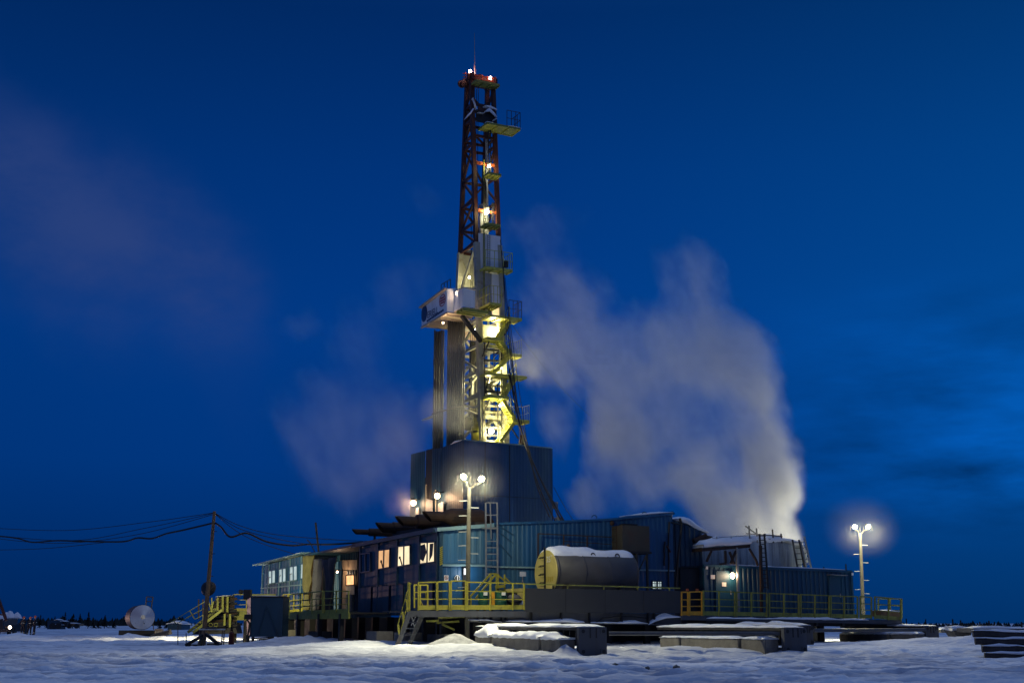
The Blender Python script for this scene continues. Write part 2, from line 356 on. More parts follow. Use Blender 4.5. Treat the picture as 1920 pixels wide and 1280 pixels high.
def text_part(name, txt, parent, o, xa, ya, size, m, ext=.004):
    cu = bpy.data.curves.new(name, 'FONT'); cu.body = txt; cu.size = size; cu.extrude = ext
    ob = bpy.data.objects.new(name, cu); COL.objects.link(ob)
    dg = bpy.context.evaluated_depsgraph_get(); me = bpy.data.meshes.new_from_object(ob.evaluated_get(dg)); bpy.data.objects.remove(ob)
    xa = Vector(xa).normalized(); ya = Vector(ya).normalized(); za = xa.cross(ya)
    mt = Matrix((xa, ya, za)).transposed().to_4x4(); mt.translation = Vector(o); me.transform(mt)
    me.materials.clear(); me.materials.append(m)
    r = bpy.data.objects.new(name, me); COL.objects.link(r)
    if parent is not None:
        off = Vector((0, 0, 0)); b = parent
        while b is not None: off = off + b.location; b = b.parent
        r.parent = parent; r.location = -off
    return r
# ================================================================ site plan
A0 = P(780, 1143, 53); FLN = Line((A0.x, A0.y), RX)          # outer edge of the work deck
C0 = P(822, 1165, 57); BLN = Line((C0.x, C0.y), RX)          # right-hand faces of the sheds
WLN = Line((C0.x, C0.y), LX)                                 # windowed side, running away to the left
OUTF = -LX; OUTW = -RX
def bulk(mb, ln, t0, t1, back, zb, z0, z1, inset=.02):
    o = back * inset; p = [ln.at(t0, zb) + o, ln.at(t1, zb) + o, ln.at(t1, zb) + back, ln.at(t0, zb) + back]
    q = [ln.at(t0, z0) + o, ln.at(t1, z1) + o, ln.at(t1, z1) + back, ln.at(t0, z0) + back]
    return mb.hexa(p + q)
def strip(mb, ln, out, pts0, w, th, proud):                   # a horizontal trim along pixel points
    q = [ln.pt(*p) + out * proud for p in pts0]
    for a, b in zip(q[:-1], q[1:]): mb.bar(a, b, th, w)
def roundcap(ln, pts, out_, depth, h, seed, parent, name='snow_cap', over=.06, rows=5, step=.25):
    """lumpy snow lying on a ledge that follows world points pts, reaching back by depth"""
    mb = MB(); P_ = []
    for a, b in zip(pts[:-1], pts[1:]):
        n = max(1, int((b - a).length / step))
        P_ += [a.lerp(b, i / n) for i in range(n)]
    P_.append(pts[-1]); prof = [(-.02, -.06), (-over, .25), (-over * .5, .75), (.22, 1), (.6, 1.0), (1, .9), (1.0, -.05)]
    m = len(prof); vs_ = []
    for i, p in enumerate(P_):
        e = min(1, .35 + min(i, len(P_) - 1 - i) * .3)
        hh = h * e * (1 + 1.1 * float(fbm(np.array([i * .35 + seed * 9.1]), np.array([seed * 3.7]), seed, 3)[0]))
        for (u, v) in prof:
            k = u * depth if u > 0 else u
            jit = .25 * h * float(vn(np.array([i * .8]), np.array([u * 6 + seed]), seed + 3)[0])
            vs_.append(p - out_ * k + UP * (v * hh + (jit if v > 0 else jit * .8)))
    fs = [(k * m + i, k * m + i + 1, (k + 1) * m + i + 1, (k + 1) * m + i) for k in range(len(P_) - 1) for i in range(m - 1)]
    fs += [tuple(range(m)), tuple(range((len(P_) - 1) * m + m - 1, (len(P_) - 1) * m - 1, -1))]
    mb.add(vs_, fs); return mb.build(name, SNOW, parent, True)
def window(parent, ln, out, q, pm, frame=BLUED, split=True, bar_w=.06):
    """q: four picture corners tl, tr, br, bl"""
    c = [ln.pt(*k) + out * .05 for k in q]; fr = MB()
    for a, b in ((0, 1), (1, 2), (2, 3), (3, 0)): fr.bar(c[a], c[b], bar_w, bar_w, out)
    mt, mb_ = c[0].lerp(c[1], .5), c[3].lerp(c[2], .5)
    if split: fr.bar(mt, mb_, bar_w * 1.3, bar_w, out)
    f = fr.build('window', frame, parent); e = -out * .015
    for (a, b, d, g) in (((c[0], mt, mb_, c[3]), (mt, c[1], c[2], mb_)) if split else (tuple(c),)):
        MB().prism([a + e, b + e, d + e, g + e], -out * .012).build('pane', pm, f)
    return f, c
# ---------------------------------------------------------------- machinery block with the lit windows
zb = 1.5
mach = thing('machinery_shed', 'dark blue shed with four tall double windows, three of them lit, under rusty exhaust silencers', 'building', base(C0, .3))
tA = BLN.t(921); tW = WLN.t(671)
zA0 = BLN.hit(822, 994)[1]; zA1 = BLN.hit(920, 988)[1]
bk_ = MB(); bulk(bk_, WLN, .05, tW, RX * tA, zb, zA0, WLN.hit(671, 1024)[1]); bk_.build('wall_core', BLUED, mach)
m_ = MB(); zmid = BLN.hit(822, 1059)[1]; m_.ribbed(BLN, .03, tA, zmid + .06, zA0, zA1, OUTF, .34, .025)
m_.build('upper_front_wall', BLUEL, mach)
m_ = MB(); m_.ribbed(BLN, .03, tA, zb, zmid - .03, zmid - .03, OUTF, .34, .02); m_.build('lower_front_wall', BLUE, mach)
m_ = MB(); m_.bar(BLN.at(0, zmid) + OUTF * .05, BLN.at(tA, zmid + .02) + OUTF * .05, .1, .09); m_.build('ledge', TRIM, mach)
m_ = MB()
m_.bar(BLN.pt(815, 993) + OUTF * .14, BLN.at(tA, zA1 + .08) + OUTF * .14, .28, .16); m_.build('roof_fascia', TRIM, mach)
# corner posts
m_ = MB(); m_.box(BLN.at(.04, (zb + zA0) / 2) + OUTF * .03 , (.16, .16, zA0 - zb), (RX, LX, UP)); m_.build('corner_post', BLUED, mach)
m_ = MB()
for k in range(9):
    z = BLN.hit(822, 1058)[1] - .02 + k * .09
    m_.bar(BLN.at(-.03, z) + OUTF * .13, BLN.at(.11, z + .08) + OUTF * .13, .02, .05)
m_.build('hazard_stripes', YEL, mach)
# side wall panels
cols = [815, 780, 742, 706, 676]
m_ = MB(); m_.ribbed(WLN, .05, tW, zb + 1.42, zA0 - .15, WLN.hit(671, 1026)[1] - .12, OUTW, 1.9, .012); m_.build('upper_side_wall', BLUED, mach)
for x0, x1, dz in ((812, 778, .02), (757, 735, .06), (730, 700, .03), (696, 672, .05)):
    a, b = WLN.t(x0), WLN.t(x1); mm = MB(); mm.ribbed(WLN, a, b, zb + .05, zb + 1.36, zb + 1.33, OUTW, 1.6, .01)
    o2 = OUTW * .06; mm.v = [v + o2 for v in mm.v]
    p = MB(); bulk(p, WLN, a, b, RX * .1, zb + .04, zb + 1.37, zb + 1.34, -.055); mm.add(p.v, p.f); mm.build('side_door', BLUED, mach)
for x in (820, 786, 744, 708, 674): t = WLN.t(x); MB().bar(WLN.at(t, zb) + OUTW * .04, WLN.at(t, WLN.hit(x, 1168 - 175 + (820 - x) * .2)[1]) + OUTW * .04, .1, .09, OUTW).build('wall_rib', BLUED, mach)
m_ = MB(); m_.bar(WLN.pt(822, 993) + OUTW * .1, WLN.pt(668, 1023) + OUTW * .1, .3, .18); m_.build('side_eave', BLUED, mach)
window(mach, WLN, OUTW, ((790, 1017), (817, 1015.5), (817, 1053), (789, 1057)), GLASSY)
window(mach, WLN, OUTW, ((748, 1024), (771, 1021.5), (771, 1058), (747, 1062)), GLASSY)
window(mach, WLN, OUTW, ((711, 1031.5), (733, 1028.5), (732, 1063), (710.5, 1067)), GLASSW)
window(mach, WLN, OUTW, ((678, 1038), (696, 1036), (696, 1070), (678, 1073)), DARKGL)
# curtains and stays inside the windows
m_ = MB(); o2 = OUTW * .055
for q in (((791, 1022), (799, 1019), (802, 1035), (796, 1052), (790, 1048)), ((808, 1019), (815, 1018), (813, 1040), (807, 1052))):
    m_.prism([WLN.pt(*k) + o2 for k in q], OUTW * .006)
m_.build('torn_curtain', TARPG, mach)
for (x0, y0, x1, y1) in ((717, 1052, 720, 1064), (752, 1045, 756, 1059)):
    m_ = MB(); m_.bar(WLN.pt(x0, y0) + o2, WLN.pt(x1, y1) + o2, .05); m_.box(WLN.pt(x0, y0) + o2, (.1, .06, .12)); m_.build('window_stay', BLK, mach)
# ---------------------------------------------------------------- long shed (right of the machinery block)
shed = thing('long_shed', 'long blue corrugated shed rising to the right behind the snow topped tank', 'building', base(BLN.at(tA + 3, 0), .3))
tops = [(921, 984), (1020, 981), (1130, 976.5), (1200, 971), (1266, 965)]
tS = [BLN.t(x) for x, y in tops]; zS = [BLN.hit(*q)[1] for q in tops]
m_ = MB(); mu = MB(); zl = zmid
for i in range(4):
    m_.ribbed(BLN, tS[i], tS[i + 1], zl, zS[i], zS[i + 1], OUTF, .24, .017)
    mu.ribbed(BLN, tS[i], tS[i + 1], 1.5, zl - .05, zl - .05, OUTF, .24, .015)
m_.build('upper_wall', BLUE, shed); mu.build('lower_wall', BLUE, shed)
m_ = MB()
for i in range(4): bulk(m_, BLN, tS[i] + (.003 if i == 0 else 0), tS[i + 1], LX * 6, 1.48, zS[i], zS[i + 1])
m_.build('wall_core', BLUED, shed)
m_ = MB(); m_.bar(BLN.at(tA + .02, zl - .02) + OUTF * .06, BLN.at(tS[-1], zl - .02) + OUTF * .06, .1, .07); m_.build('ledge', TRIM, shed)
m_ = MB()
for i in range(4): m_.bar(BLN.at(tS[i], zS[i] + .05) + OUTF * .05, BLN.at(tS[i + 1], zS[i + 1] + .05) + OUTF * .05, .22, .1)
m_.build('roof_edge', BLUE, shed)
m_ = MB()
for x in (1117, 1213): p = BLN.at(BLN.t(x), BLN.hit(x, 975 if x < 1150 else 969)[1] + .1); m_.path([p + RX * .14 * math.cos(a) + UP * .14 * math.sin(a) for a in [i * math.pi / 6 for i in range(7)]], .025)
m_.build('lifting_eye', BLUED, shed)
roundcap(BLN, [BLN.pt(1172, 972) + UP * .12, BLN.pt(1262, 965) + UP * .12], OUTF, .5, .07, 4, shed)
m_ = MB(); q = [BLN.pt(*k) for k in ((1244, 966), (1266, 963), (1262, 958), (1246, 960))]; m_.prism(q, LX * .6); m_.build('roof_hatch', BLUED, shed)
m_ = MB()
t0 = BLN.t(1221)
wq, _ = window(shed, BLN, OUTF, ((1221.5, 1088.5), (1240, 1089), (1240, 1104.5), (1221.5, 1104)), GLASSC)
for x in (1226, 1235): m_.bar(BLN.pt(x, 1088) + OUTF * .08, BLN.pt(x + 1, 1105) + OUTF * .08, .025, .025, OUTF)
for y in (1093, 1099): m_.bar(BLN.pt(1221, y) + OUTF * .085, BLN.pt(1240, y + .3) + OUTF * .085, .025, .025)
m_.build('window_bars', BLUED, shed)
m_ = MB()
for x, y0, y1 in ((1253, 978, 1100), (1245, 1015, 1060)):
    m_.path([BLN.pt(x + d * .7, y0 + (y1 - y0) * k / 5) + OUTF * .1 for k, d in enumerate((0, -2, -3, -1, -3, -2))], .045)
m_.build('hanging_hose', BLK, shed)
m_ = MB(); m_.bar(BLN.pt(1246, 1023) + OUTF * .2, BLN.pt(1253, 1035) + OUTF * .2, .06); m_.build('bracket', RED, shed)
# dark gap / end profile of the shed and lean-to to its right
lean = thing('lean_to', 'dark ribbed lean-to with snow heaped on its sloping roof, right of the long shed', 'building', base(BLN.at(tS[-1] + 1, 0), .3))
LN2 = BLN.off(LX * .35); t0, t1 = LN2.t(1266), LN2.t(1321)
m_ = MB(); m_.ribbed(LN2, t0, t1, LN2.hit(1290, 1063)[1], LN2.hit(1266, 974)[1], LN2.hit(1321, 996)[1], OUTF, .3, .05); m_.build('upper_wall', BLUED, lean)
m_ = MB(); zz = LN2.hit(1290, 1066)[1]; m_.ribbed(LN2, LN2.t(1278), LN2.t(1321), 1.4, zz, zz, OUTF, .9, .03); bulk(m_, LN2, t0, t1, LX * 4, 1.4, LN2.hit(1266, 976)[1], LN2.hit(1321, 998)[1])
m_.build('lower_wall', GREYD, lean)
m_ = MB()
for i in range(12): x = 1278 + i * 3.5; m_.box(LN2.pt(x, 1061.5) + OUTF * .06, (.05, .05, .05))
m_.build('bolt_row', GREYD, lean)
roundcap(LN2, [LN2.pt(1270, 976), LN2.pt(1290, 981), LN2.pt(1305, 990), LN2.pt(1326, 999)], OUTF, 1.6, .26, 7, lean, over=.2)
m_ = MB(); m_.path([LN2.pt(1266, 972) + OUTF * .4, LN2.pt(1270, 985) + OUTF * .4, LN2.pt(1263, 1040) + OUTF * .4, LN2.pt(1258, 1100) + OUTF * .4], .06); m_.path([LN2.pt(1250, 980) + OUTF * .4, LN2.pt(1268, 984) + OUTF * .4], .035); m_.build('hanging_hose', BLK, lean)
# ---------------------------------------------------------------- right-hand container cabin
cont = thing('container_cabin', 'long blue corrugated container cabin with two doors behind the yellow railing', 'container', base(BLN.at(BLN.t(1450), 0), .3))
tc0, tc1 = BLN.t(1321), BLN.t(1601)
zc0 = BLN.hit(1321, 1060)[1]; zc1 = BLN.hit(1599, 1071)[1]
m_ = MB(); m_.ribbed(BLN, tc0, tc1, 1.35, zc0, zc1, OUTF, .28, .05); m_.build('front_wall', BLUE2, cont)
m_ = MB(); bulk(m_, BLN, tc0, tc1, LX * 2.5, 1.35, zc0 - .01, zc1 - .01); m_.build('body', BLUED, cont)
m_ = MB(); m_.bar(BLN.at(tc0, zc0) + OUTF * .06, BLN.at(tc1, zc1) + OUTF * .06, .1, .12)
for t in (tc0 + .05, tc1 - .05): m_.bar(BLN.at(t, 1.35) + OUTF * .05, BLN.at(t, zc1) + OUTF * .05, .12, .12, OUTF)
m_.build('frame', BLUE2, cont)
roundcap(BLN, [BLN.at(BLN.t(1345), zc0 + .05), BLN.at(BLN.t(1430), zc0 * .7 + zc1 * .3 + .05), BLN.at(tc1 - .4, zc1 + .05)], OUTF, 2.4, .07, 11, cont)
def door(parent, ln, out, x0, x1, yt, yb, m, proud=.09, hx=None):
    c = [ln.pt(x0, yt), ln.pt(x1, yt), ln.pt(x1, yb), ln.pt(x0, yb)]
    d = MB().prism([k + out * proud for k in c], -out * .04).build('door', m, parent)
    f = MB()
    for a, b in ((3, 0), (0, 1), (1, 2)): f.bar(c[a] + out * proud, c[b] + out * proud, .07, .07, out)
    f.build('door_frame', m, d)
    hp = ln.pt(x1 - (x1 - x0) * .12, yt + (yb - yt) * .55) + out * (proud + .03); h = MB(); h.bar(hp, hp + UP * .2, .04); h.build('handle', GREYL, d)
    return d
door(cont, BLN, OUTF, 1341, 1371, 1071, 1150, BLUE2)
door(cont, BLN, OUTF, 1553, 1576, 1080, 1152, BLUE2)
m_ = MB(); m_.bar(BLN.pt(1548, 1077) + OUTF * .25, BLN.pt(1580, 1078.5) + OUTF * .25, .35, .04); m_.build('door_canopy', GALV, cont)
for x, y in ((1334, 1081), (1355, 1095)):
    s = MB(); c = [BLN.pt(x - 4, y - 4), BLN.pt(x + 4, y - 3.7), BLN.pt(x + 4, y + 4), BLN.pt(x - 4, y + 3.7)]
    tag(s.prism([k + OUTF * .11 for k in c], OUTF * .01).build('notice', SIGNW, None), 'small white notice on blue container wall left of the lit door' if x < 1340 else 'small white notice fixed on the lit blue container door', 'notice')
m_ = MB()
for x, y in ((1322.5, 1064), (1595, 1076)): m_.box(BLN.pt(x, y) + OUTF * .13, (.12, .02, .14), (RX, LX, UP))
m_.build('corner_plate', SIGNW, cont)
m_ = MB()
for x in (1550, 1592): m_.bar(BLN.at(BLN.t(x), zc1) , BLN.at(BLN.t(x), zc1 + (.2 if x < 1560 else .38)), .05)
m_.build('roof_pin', BLK, cont)
# warm lamp by its door
dl = thing('bulkhead_lamp', 'bright warm bulkhead lamp beside the blue container door', 'lamp', BLN.pt(1367, 1081) + OUTF * .2)
p = BLN.pt(1367, 1079) + OUTF * .28; MB().ball(p, .10, 10, (1, 1, 1.5)).build('lens', LAMPO, dl); m_ = MB(); m_.bar(BLN.pt(1367, 1073) + OUTF * .06, p + UP * .16, .06); m_.box(p + UP * .16, (.2, .2, .05)); m_.build('bracket', GREYD, dl)
lamp(dl, p + OUTF * .3, 34, (1, .66, .38), .1)
# ---------------------------------------------------------------- upper steaming shed behind the container
UPN = BLN.off(LX * 2.7)
up = thing('mud_tank_shed', 'pale lit corrugated shed with drooping snow on its roof above the blue container', 'building', base(UPN.at(UPN.t(1410), 0), .3))
tops = [(1318, 1006), (1400, 1016), (1460, 1013), (1492, 1021), (1509, 1030)]
ts = [UPN.t(x) for x, y in tops]; zs = [UPN.hit(*q)[1] for q in tops]; m_ = MB(); c_ = MB()
for i in range(4): m_.ribbed(UPN, ts[i], ts[i + 1], 3.0, zs[i], zs[i + 1], OUTF, .45, .05); bulk(c_, UPN, ts[i], ts[i + 1], LX * 4, .9, zs[i], zs[i + 1])
m_.build('front_wall', mat('frosted_sheet', (.30, .34, .35), .6, var=.35, stain=(.09, .10, .11), sscale=1.0, streak=True), up); c_.build('wall_core', BLUED, up)
roundcap(UPN, [UPN.pt(1395, 1016), UPN.pt(1425, 1013), UPN.pt(1440, 1016), UPN.pt(1475, 1014), UPN.pt(1490, 1022), UPN.pt(1502, 1024), UPN.pt(1511, 1040)], OUTF, 3.0, .30, 15, up, over=.22, step=.18)
roundcap(UPN, [UPN.pt(1507, 1036), UPN.pt(1512, 1046), UPN.pt(1514, 1055)], OUTF, .7, .12, 16, up, over=.1)
# its roof platform with soffit, pipes and railings, over the container door
can = thing('roof_platform', 'dark steel canopy platform heaped with snow and pipes above the lit container door', 'platform', base(BLN.at(BLN.t(1360), 0), .3))
CN = BLN.off(OUTF * .55)
m_ = MB(); a, b = CN.pt(1318, 1032), CN.pt(1392, 1024); zpl = a.z
m_.prism([CN.pt(1316, 1033), CN.pt(1407, 1026), CN.pt(1407, 1020), CN.pt(1316, 1027)], LX * 2.6); m_.build('deck', RUST, can)
m_ = MB()
for q in (((1334, 1032), (1325, 1052)), ((1360, 1032), (1361, 1055)), ((1370, 1056), (1380, 1032)), ((1368, 1034), (1377, 1057)), ((1350, 1057), (1361, 1056)), ((1405, 1028), (1418, 1050)), ((1418, 1050), (1421, 1060))):
    m_.bar(CN.pt(*q[0]), CN.pt(*q[1]), .09)
m_.build('bracing', RUST, can)
m_ = MB(); m_.bar(CN.pt(1381, 1026), CN.at(CN.t(1386), 1.65), .1); m_.build('post', GALV, can)
m_ = MB(); m_.bar(CN.pt(1426, 1022), CN.at(CN.t(1429), 1.65), .12); m_.build('post', RUST, can)
roundcap(CN, [CN.pt(1318, 1026), CN.pt(1345, 1022), CN.pt(1375, 1020), CN.pt(1408, 1019)], OUTF, 2.2, .42, 21, can, over=.1)
m_ = MB()
for (x0, y0, x1, y1) in ((1318, 1012, 1342, 1002), (1322, 1018, 1350, 1008), (1330, 1010, 1360, 1015), (1335, 1004, 1370, 1011)):
    m_.tube(CN.pt(x0, y0) + LX * .8, CN.pt(x1, y1) + LX * .8, .12)
m_.build('pipes', RUST, can)
m_ = MB()
for x in (1347, 1374): m_.bar(CN.pt(x, 1020) + LX * .1, CN.pt(x - 1, 1005) + LX * .1, .04)
m_.bar(CN.pt(1338, 1008) + LX * .1, CN.pt(1405, 1003) + LX * .1, .035); m_.build('railing', GALV, can)
def ladder(name, label, pts0, pts1, m, n, cat='ladder', r=.035, cage=None, pm=None):
    o = thing(name, label, cat, pts0[0])
    for a in (pts0, pts1): MB().bar(a[0], a[1], r * 2).build('stile', m, o)
    for i in range(n):
        f = (i + .5) / n; MB().bar(pts0[0].lerp(pts0[1], f), pts1[0].lerp(pts1[1], f), r * 1.2).build('rung', m, o)
    return o
ladder('access_ladder', 'dark steel ladder standing by the canopy platform in the steam', (CN.pt(1431, 1104), CN.pt(1424, 1000)), (CN.pt(1441, 1104), CN.pt(1433, 1000)), GREYD, 13)
ladder('roof_ladder', 'black ladder leaning on the pale lit shed wall, nearer to the steam', (UPN.pt(1484, 1064) + OUTF * .5, UPN.pt(1478, 1012) + OUTF * .35), (UPN.pt(1497, 1064) + OUTF * .5, UPN.pt(1490, 1012) + OUTF * .35), GREYD, 5)
ladder('roof_ladder', 'tall galvanised ladder at the snowy end of the pale lit shed', (UPN.pt(1498, 1064) + OUTF * .6, UPN.pt(1492, 1015) + OUTF * .4), (UPN.pt(1507, 1064) + OUTF * .6, UPN.pt(1499, 1006) + OUTF * .4), GALV, 5)

# light open frame of pipes and a hand rail standing on that roof
of = thing('roof_frame', 'open frame of thin pipes and rails standing in the steam above the pale shed', 'frame', UPN.pt(1440, 1010))
for x, y0 in ((1402, 985), (1416, 990), (1432, 1000), (1446, 992), (1462, 1000)): MB().bar(UPN.pt(x + 2, 1018) + OUTF * .1, UPN.pt(x, y0) + OUTF * .1, .06).build('upright', GREYD, of)
for q in (((1396, 1000), (1464, 1005)), ((1402, 1008), (1448, 1011)), ((1395, 986), (1420, 1004))): MB().bar(UPN.pt(*q[0]) + OUTF * .12, UPN.pt(*q[1]) + OUTF * .12, .05).build('rail', RUST, of)
# ---------------------------------------------------------------- tower skirt (wind walls round the drill floor)
K0 = P(866, 1000, 74); KR = Line((K0.x, K0.y), RX); KL = Line((K0.x, K0.y), LX)
skirt = thing('tower_skirt', 'tall plain blue wind wall enclosing the foot of the derrick', 'building', (K0.x, K0.y, .3))
tk = KR.t(1037); z0 = KR.hit(866, 825)[1]; z1 = KR.hit(1037, 841)[1]
seams = [866, 908, 955, 1037]; m_ = MB()
ts = [KR.t(x) for x in seams]
for a, b in zip(ts[:-1], ts[1:]):
    f = lambda t: z0 + (z1 - z0) * t / tk
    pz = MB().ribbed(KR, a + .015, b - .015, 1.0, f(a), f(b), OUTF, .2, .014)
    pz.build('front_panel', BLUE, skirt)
m_ = MB()
for t, x in zip(ts, seams): m_.bar(KR.at(t, 1) + OUTF * .004, KR.at(t, z0 + (z1 - z0) * t / tk - .02) + OUTF * .004, .045, .03, OUTF)
m_.build('seam_post', BLK, skirt)
m_ = MB(); m_.bar(KR.at(0, z0 + .03) + OUTF * .02, KR.at(tk, z1 + .03) + OUTF * .02, .1, .06); m_.build('top_edge', TRIM, skirt)
# low band
m_ = MB(); zz = KR.hit(950, 930)[1]; m_.bar(KR.at(0, zz) + OUTF * .02, KR.at(tk, zz - .05) + OUTF * .02, .03, .04); m_.build('joint_line', BLUED, skirt)
# left return with its slot
def lpanel(x0, x1, y0, y1, m, zb_=1.0, off=0):
    a, b = KL.t(x0), KL.t(x1); mb = MB().ribbed(KL, a, b, zb_, KL.hit(x0, y0)[1], KL.hit(x1, y1)[1], OUTW, .3, .015); mb.v = [v + OUTW * off for v in mb.v]; return mb.build('side_panel', m, skirt)
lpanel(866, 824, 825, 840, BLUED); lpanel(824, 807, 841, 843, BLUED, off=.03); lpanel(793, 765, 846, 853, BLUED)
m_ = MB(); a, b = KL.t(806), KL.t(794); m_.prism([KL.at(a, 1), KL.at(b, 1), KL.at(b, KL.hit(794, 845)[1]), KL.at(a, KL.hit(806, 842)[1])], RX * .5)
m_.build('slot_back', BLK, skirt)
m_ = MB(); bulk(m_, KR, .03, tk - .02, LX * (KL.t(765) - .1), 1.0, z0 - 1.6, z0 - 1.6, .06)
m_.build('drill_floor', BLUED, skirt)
m_ = MB(); m_.ribbed(Line((KR.at(tk, 0).x, KR.at(tk, 0).y), LX), 0, KL.t(765), 1, z1, z1 - .05, RX, .3, .015); m_.build('far_side_wall', BLUED, skirt)
roundcap(KL, [KL.pt(846, 833) , KL.pt(866, 825)], OUTW, .25, .09, 31, skirt, over=.08)
m_ = MB()
for x, y0, y1 in ((819, 918, 960), (801, 908, 972)): m_.bar(KL.pt(x, y0) + OUTW * .08, KL.pt(x, y1) + OUTW * .08, .06, .06, OUTW)
m_.build('pipe_conduit', CREAM, skirt)
# two wall lamps, and pale sheets whose colour paints the lit recesses by them
for (x, y, lab, en, wx) in ((832, 930, 'larger warm wall lamp on the blue tower skirt beside the floodlight pole', 130, 836), (787, 943, 'smaller warm wall lamp at the far left edge of the blue tower skirt', 130, 789)):
    p = KL.pt(x, y) + OUTW * .42
    o = thing('wall_lamp', lab, 'lamp', p); MB().ball(p, .16, 10).build('lens', LAMPO, o)
    m_ = MB(); m_.bar(KL.pt(x, y) + UP * .25, p + UP * .22, .06); m_.lathe(p + UP * .16, UP, [(0, .24), (.06, .2), (.14, .06)], 10); m_.build('hood', GREYD, o)
    lamp(o, p + OUTW * .35 - UP * .1, en, (1, .60, .32), .12)
for q, lab in ((((826, 944), (836, 940), (836, 964), (826, 964)), 'pale sheet painting the lit recess below the larger wall lamp'), (((804, 935), (815, 938), (815, 966), (803, 966)), 'pale sheet painting the lit recess left of the larger wall lamp'), (((784, 952), (789, 951), (789, 972), (784, 972)), 'narrow pale strip painting the lit recess below the smaller wall lamp')):
    o = MB().prism([KL.pt(*k) + OUTW * .12 for k in q], OUTW * .05).build('lit_recess_sheet', GREYL, None); tag(o, lab, 'screen')
# ---------------------------------------------------------------- derrick
FLb = P(905, 832, 79); FRb = FLb + RX * 1.62; BLb = FLb + LX * 4.6; BRb = FRb + LX * 4.6
FLt = P(884, 150, 80.9); FRt = FLt + RX * 1.62
BLt = P(875.5, 150, 81.8); BLt.z = FLt.z; BRt = P(914, 150, 82.4); BRt.z = FLt.z
BLm = P(859, 462, 80.9)
zlow = 6.0
def down(b, t, z): f = (z - b.z) / (t.z - b.z); return b + (t - b) * f
der = thing('derrick', 'tall steel drilling derrick, red above and white below, with zigzag stairs', 'derrick', (FLb.x, FLb.y, zlow))
legs = {'FL': (FLb, FLt), 'FR': (FRb, FRt), 'BL': (BLb, BLt), 'BR': (BRb, BRt)}
def lp(k, z): return down(*legs[k], z)
def zpx(y): return P(900, y, 80).z
zred = zpx(455); ztop = FLt.z
for k in legs:
    MB().bar(lp(k, zred), lp(k, ztop), .26, .26, OUTF).build('leg', RED, der)
    MB().bar(lp(k, zlow), lp(k, zred), .34, .34, OUTF).build('leg', CREAM, der)
lv = [150, 186, 215, 247, 262, 322, 371, 414, 455]
zs = [zpx(y) for y in lv]
for i, z in enumerate(zs[1:]):
    for a, b in (('FL', 'BL'), ('BL', 'BR'), ('FR', 'BR')):
        MB().bar(lp(a, z), lp(b, z), .15, .17).build('girt', RED, der)
for y in (300, 392, 441):
    z = zpx(y); MB().bar(lp('FL', z), lp('FR', z - .0), .16, .2).build('girt', REDL, der)
for z in zs[1:4]: MB().bar(lp('FL', z), lp('FR', z), .15, .17).build('girt', RED, der)
for i in range(len(zs) - 1):
    z1_, z0_ = zs[i], zs[i + 1]
    sw = i % 2
    if z1_ - z0_ < 1.0: continue
    MB().bar(lp('FL' if sw else 'BL', z0_), lp('BL' if sw else 'FL', z1_), .13, .13).build('diagonal_brace', RED, der)
    MB().bar(lp('BL' if sw else 'BR', z0_), lp('BR' if sw else 'BL', z1_), .12, .12).build('diagonal_brace', RED, der)
    MB().bar(lp('FR' if sw else 'BR', z0_), lp('BR' if sw else 'FR', z1_), .12, .12).build('diagonal_brace', RED, der)
zw = [zpx(y) for y in (455, 540, 600, 650, 700, 745, 785, 832)]
for i in range(len(zw) - 1):
    z1_, z0_ = zw[i], zw[i + 1]; sw = i % 2
    for a, b in (('FL', 'BL'), ('BL', 'BR'), ('FR', 'BR')):
        MB().bar(lp(a, z0_), lp(b, z0_), .16, .18).build('girt', CREAM, der)
    if z0_ < zpx(640): MB().bar(lp('FL', z0_), lp('FR', z0_), .18, .22).build('girt', CREAM, der)
    MB().bar(lp('FL' if sw else 'BL', z0_), lp('BL' if sw else 'FL', z1_), .14, .14).build('diagonal_brace', CREAM, der)
    MB().bar(lp('BL' if sw else 'BR', z0_), lp('BR' if sw else 'BL', z1_), .14, .14).build('diagonal_brace', CREAM, der)
    MB().bar(lp('FR' if sw else 'BR', z0_), lp('BR' if sw else 'FR', z1_), .14, .14).build('diagonal_brace', CREAM, der)
# front plane used for everything hung on the face
FP = Line((FLb.x - .02 * LX.x, FLb.y - .02 * LX.y), RX)
def fpt(x, y, o=0.0):            # point on the (slightly leaning) front face
    p = P(x, y, 80)
    for _ in range(4):
        f = (p.z - FLb.z) / (FLt.z - FLb.z); q = FLb + (FLt - FLb) * f + OUTF * o
        l = Line((q.x, q.y), RX); p = l.pt(x, y)
    return p
def bpt(x, y):                   # point on the rear face
    p = P(x, y, 83)
    for _ in range(4):
        f = (p.z - BLb.z) / (BLt.z - BLb.z); q = BLb + (BLt - BLb) * f; p = Line((q.x, q.y), RX).pt(x, y)
    return p
def sheet(pts, o, m, name='sheeting', th=.04): return MB().prism([fpt(x, y, o) for x, y in pts], -OUTF * th).build(name, m, der)
sheet([(897, 437), (938, 443), (939, 470), (948, 491), (948, 515), (899, 508)], .16, WHT)
sheet([(900, 508), (922, 513), (922, 560), (900, 556)], .16, GREYL)
sheet([(922, 512), (942, 516), (944, 570), (923, 566)], .16, WHT)
o = sheet([(923, 567), (940, 570), (941, 603), (924, 600)], .02, emit("lit_doorway_cream", (1, .78, .38), 1.1, .2, 1.5), 'lit_doorway')
sheet([(900, 556), (922, 560), (922, 600), (901, 598)], .06, GREYL)
sheet([(904, 608), (936, 612), (937, 640), (906, 636)], -.6, CREAM)
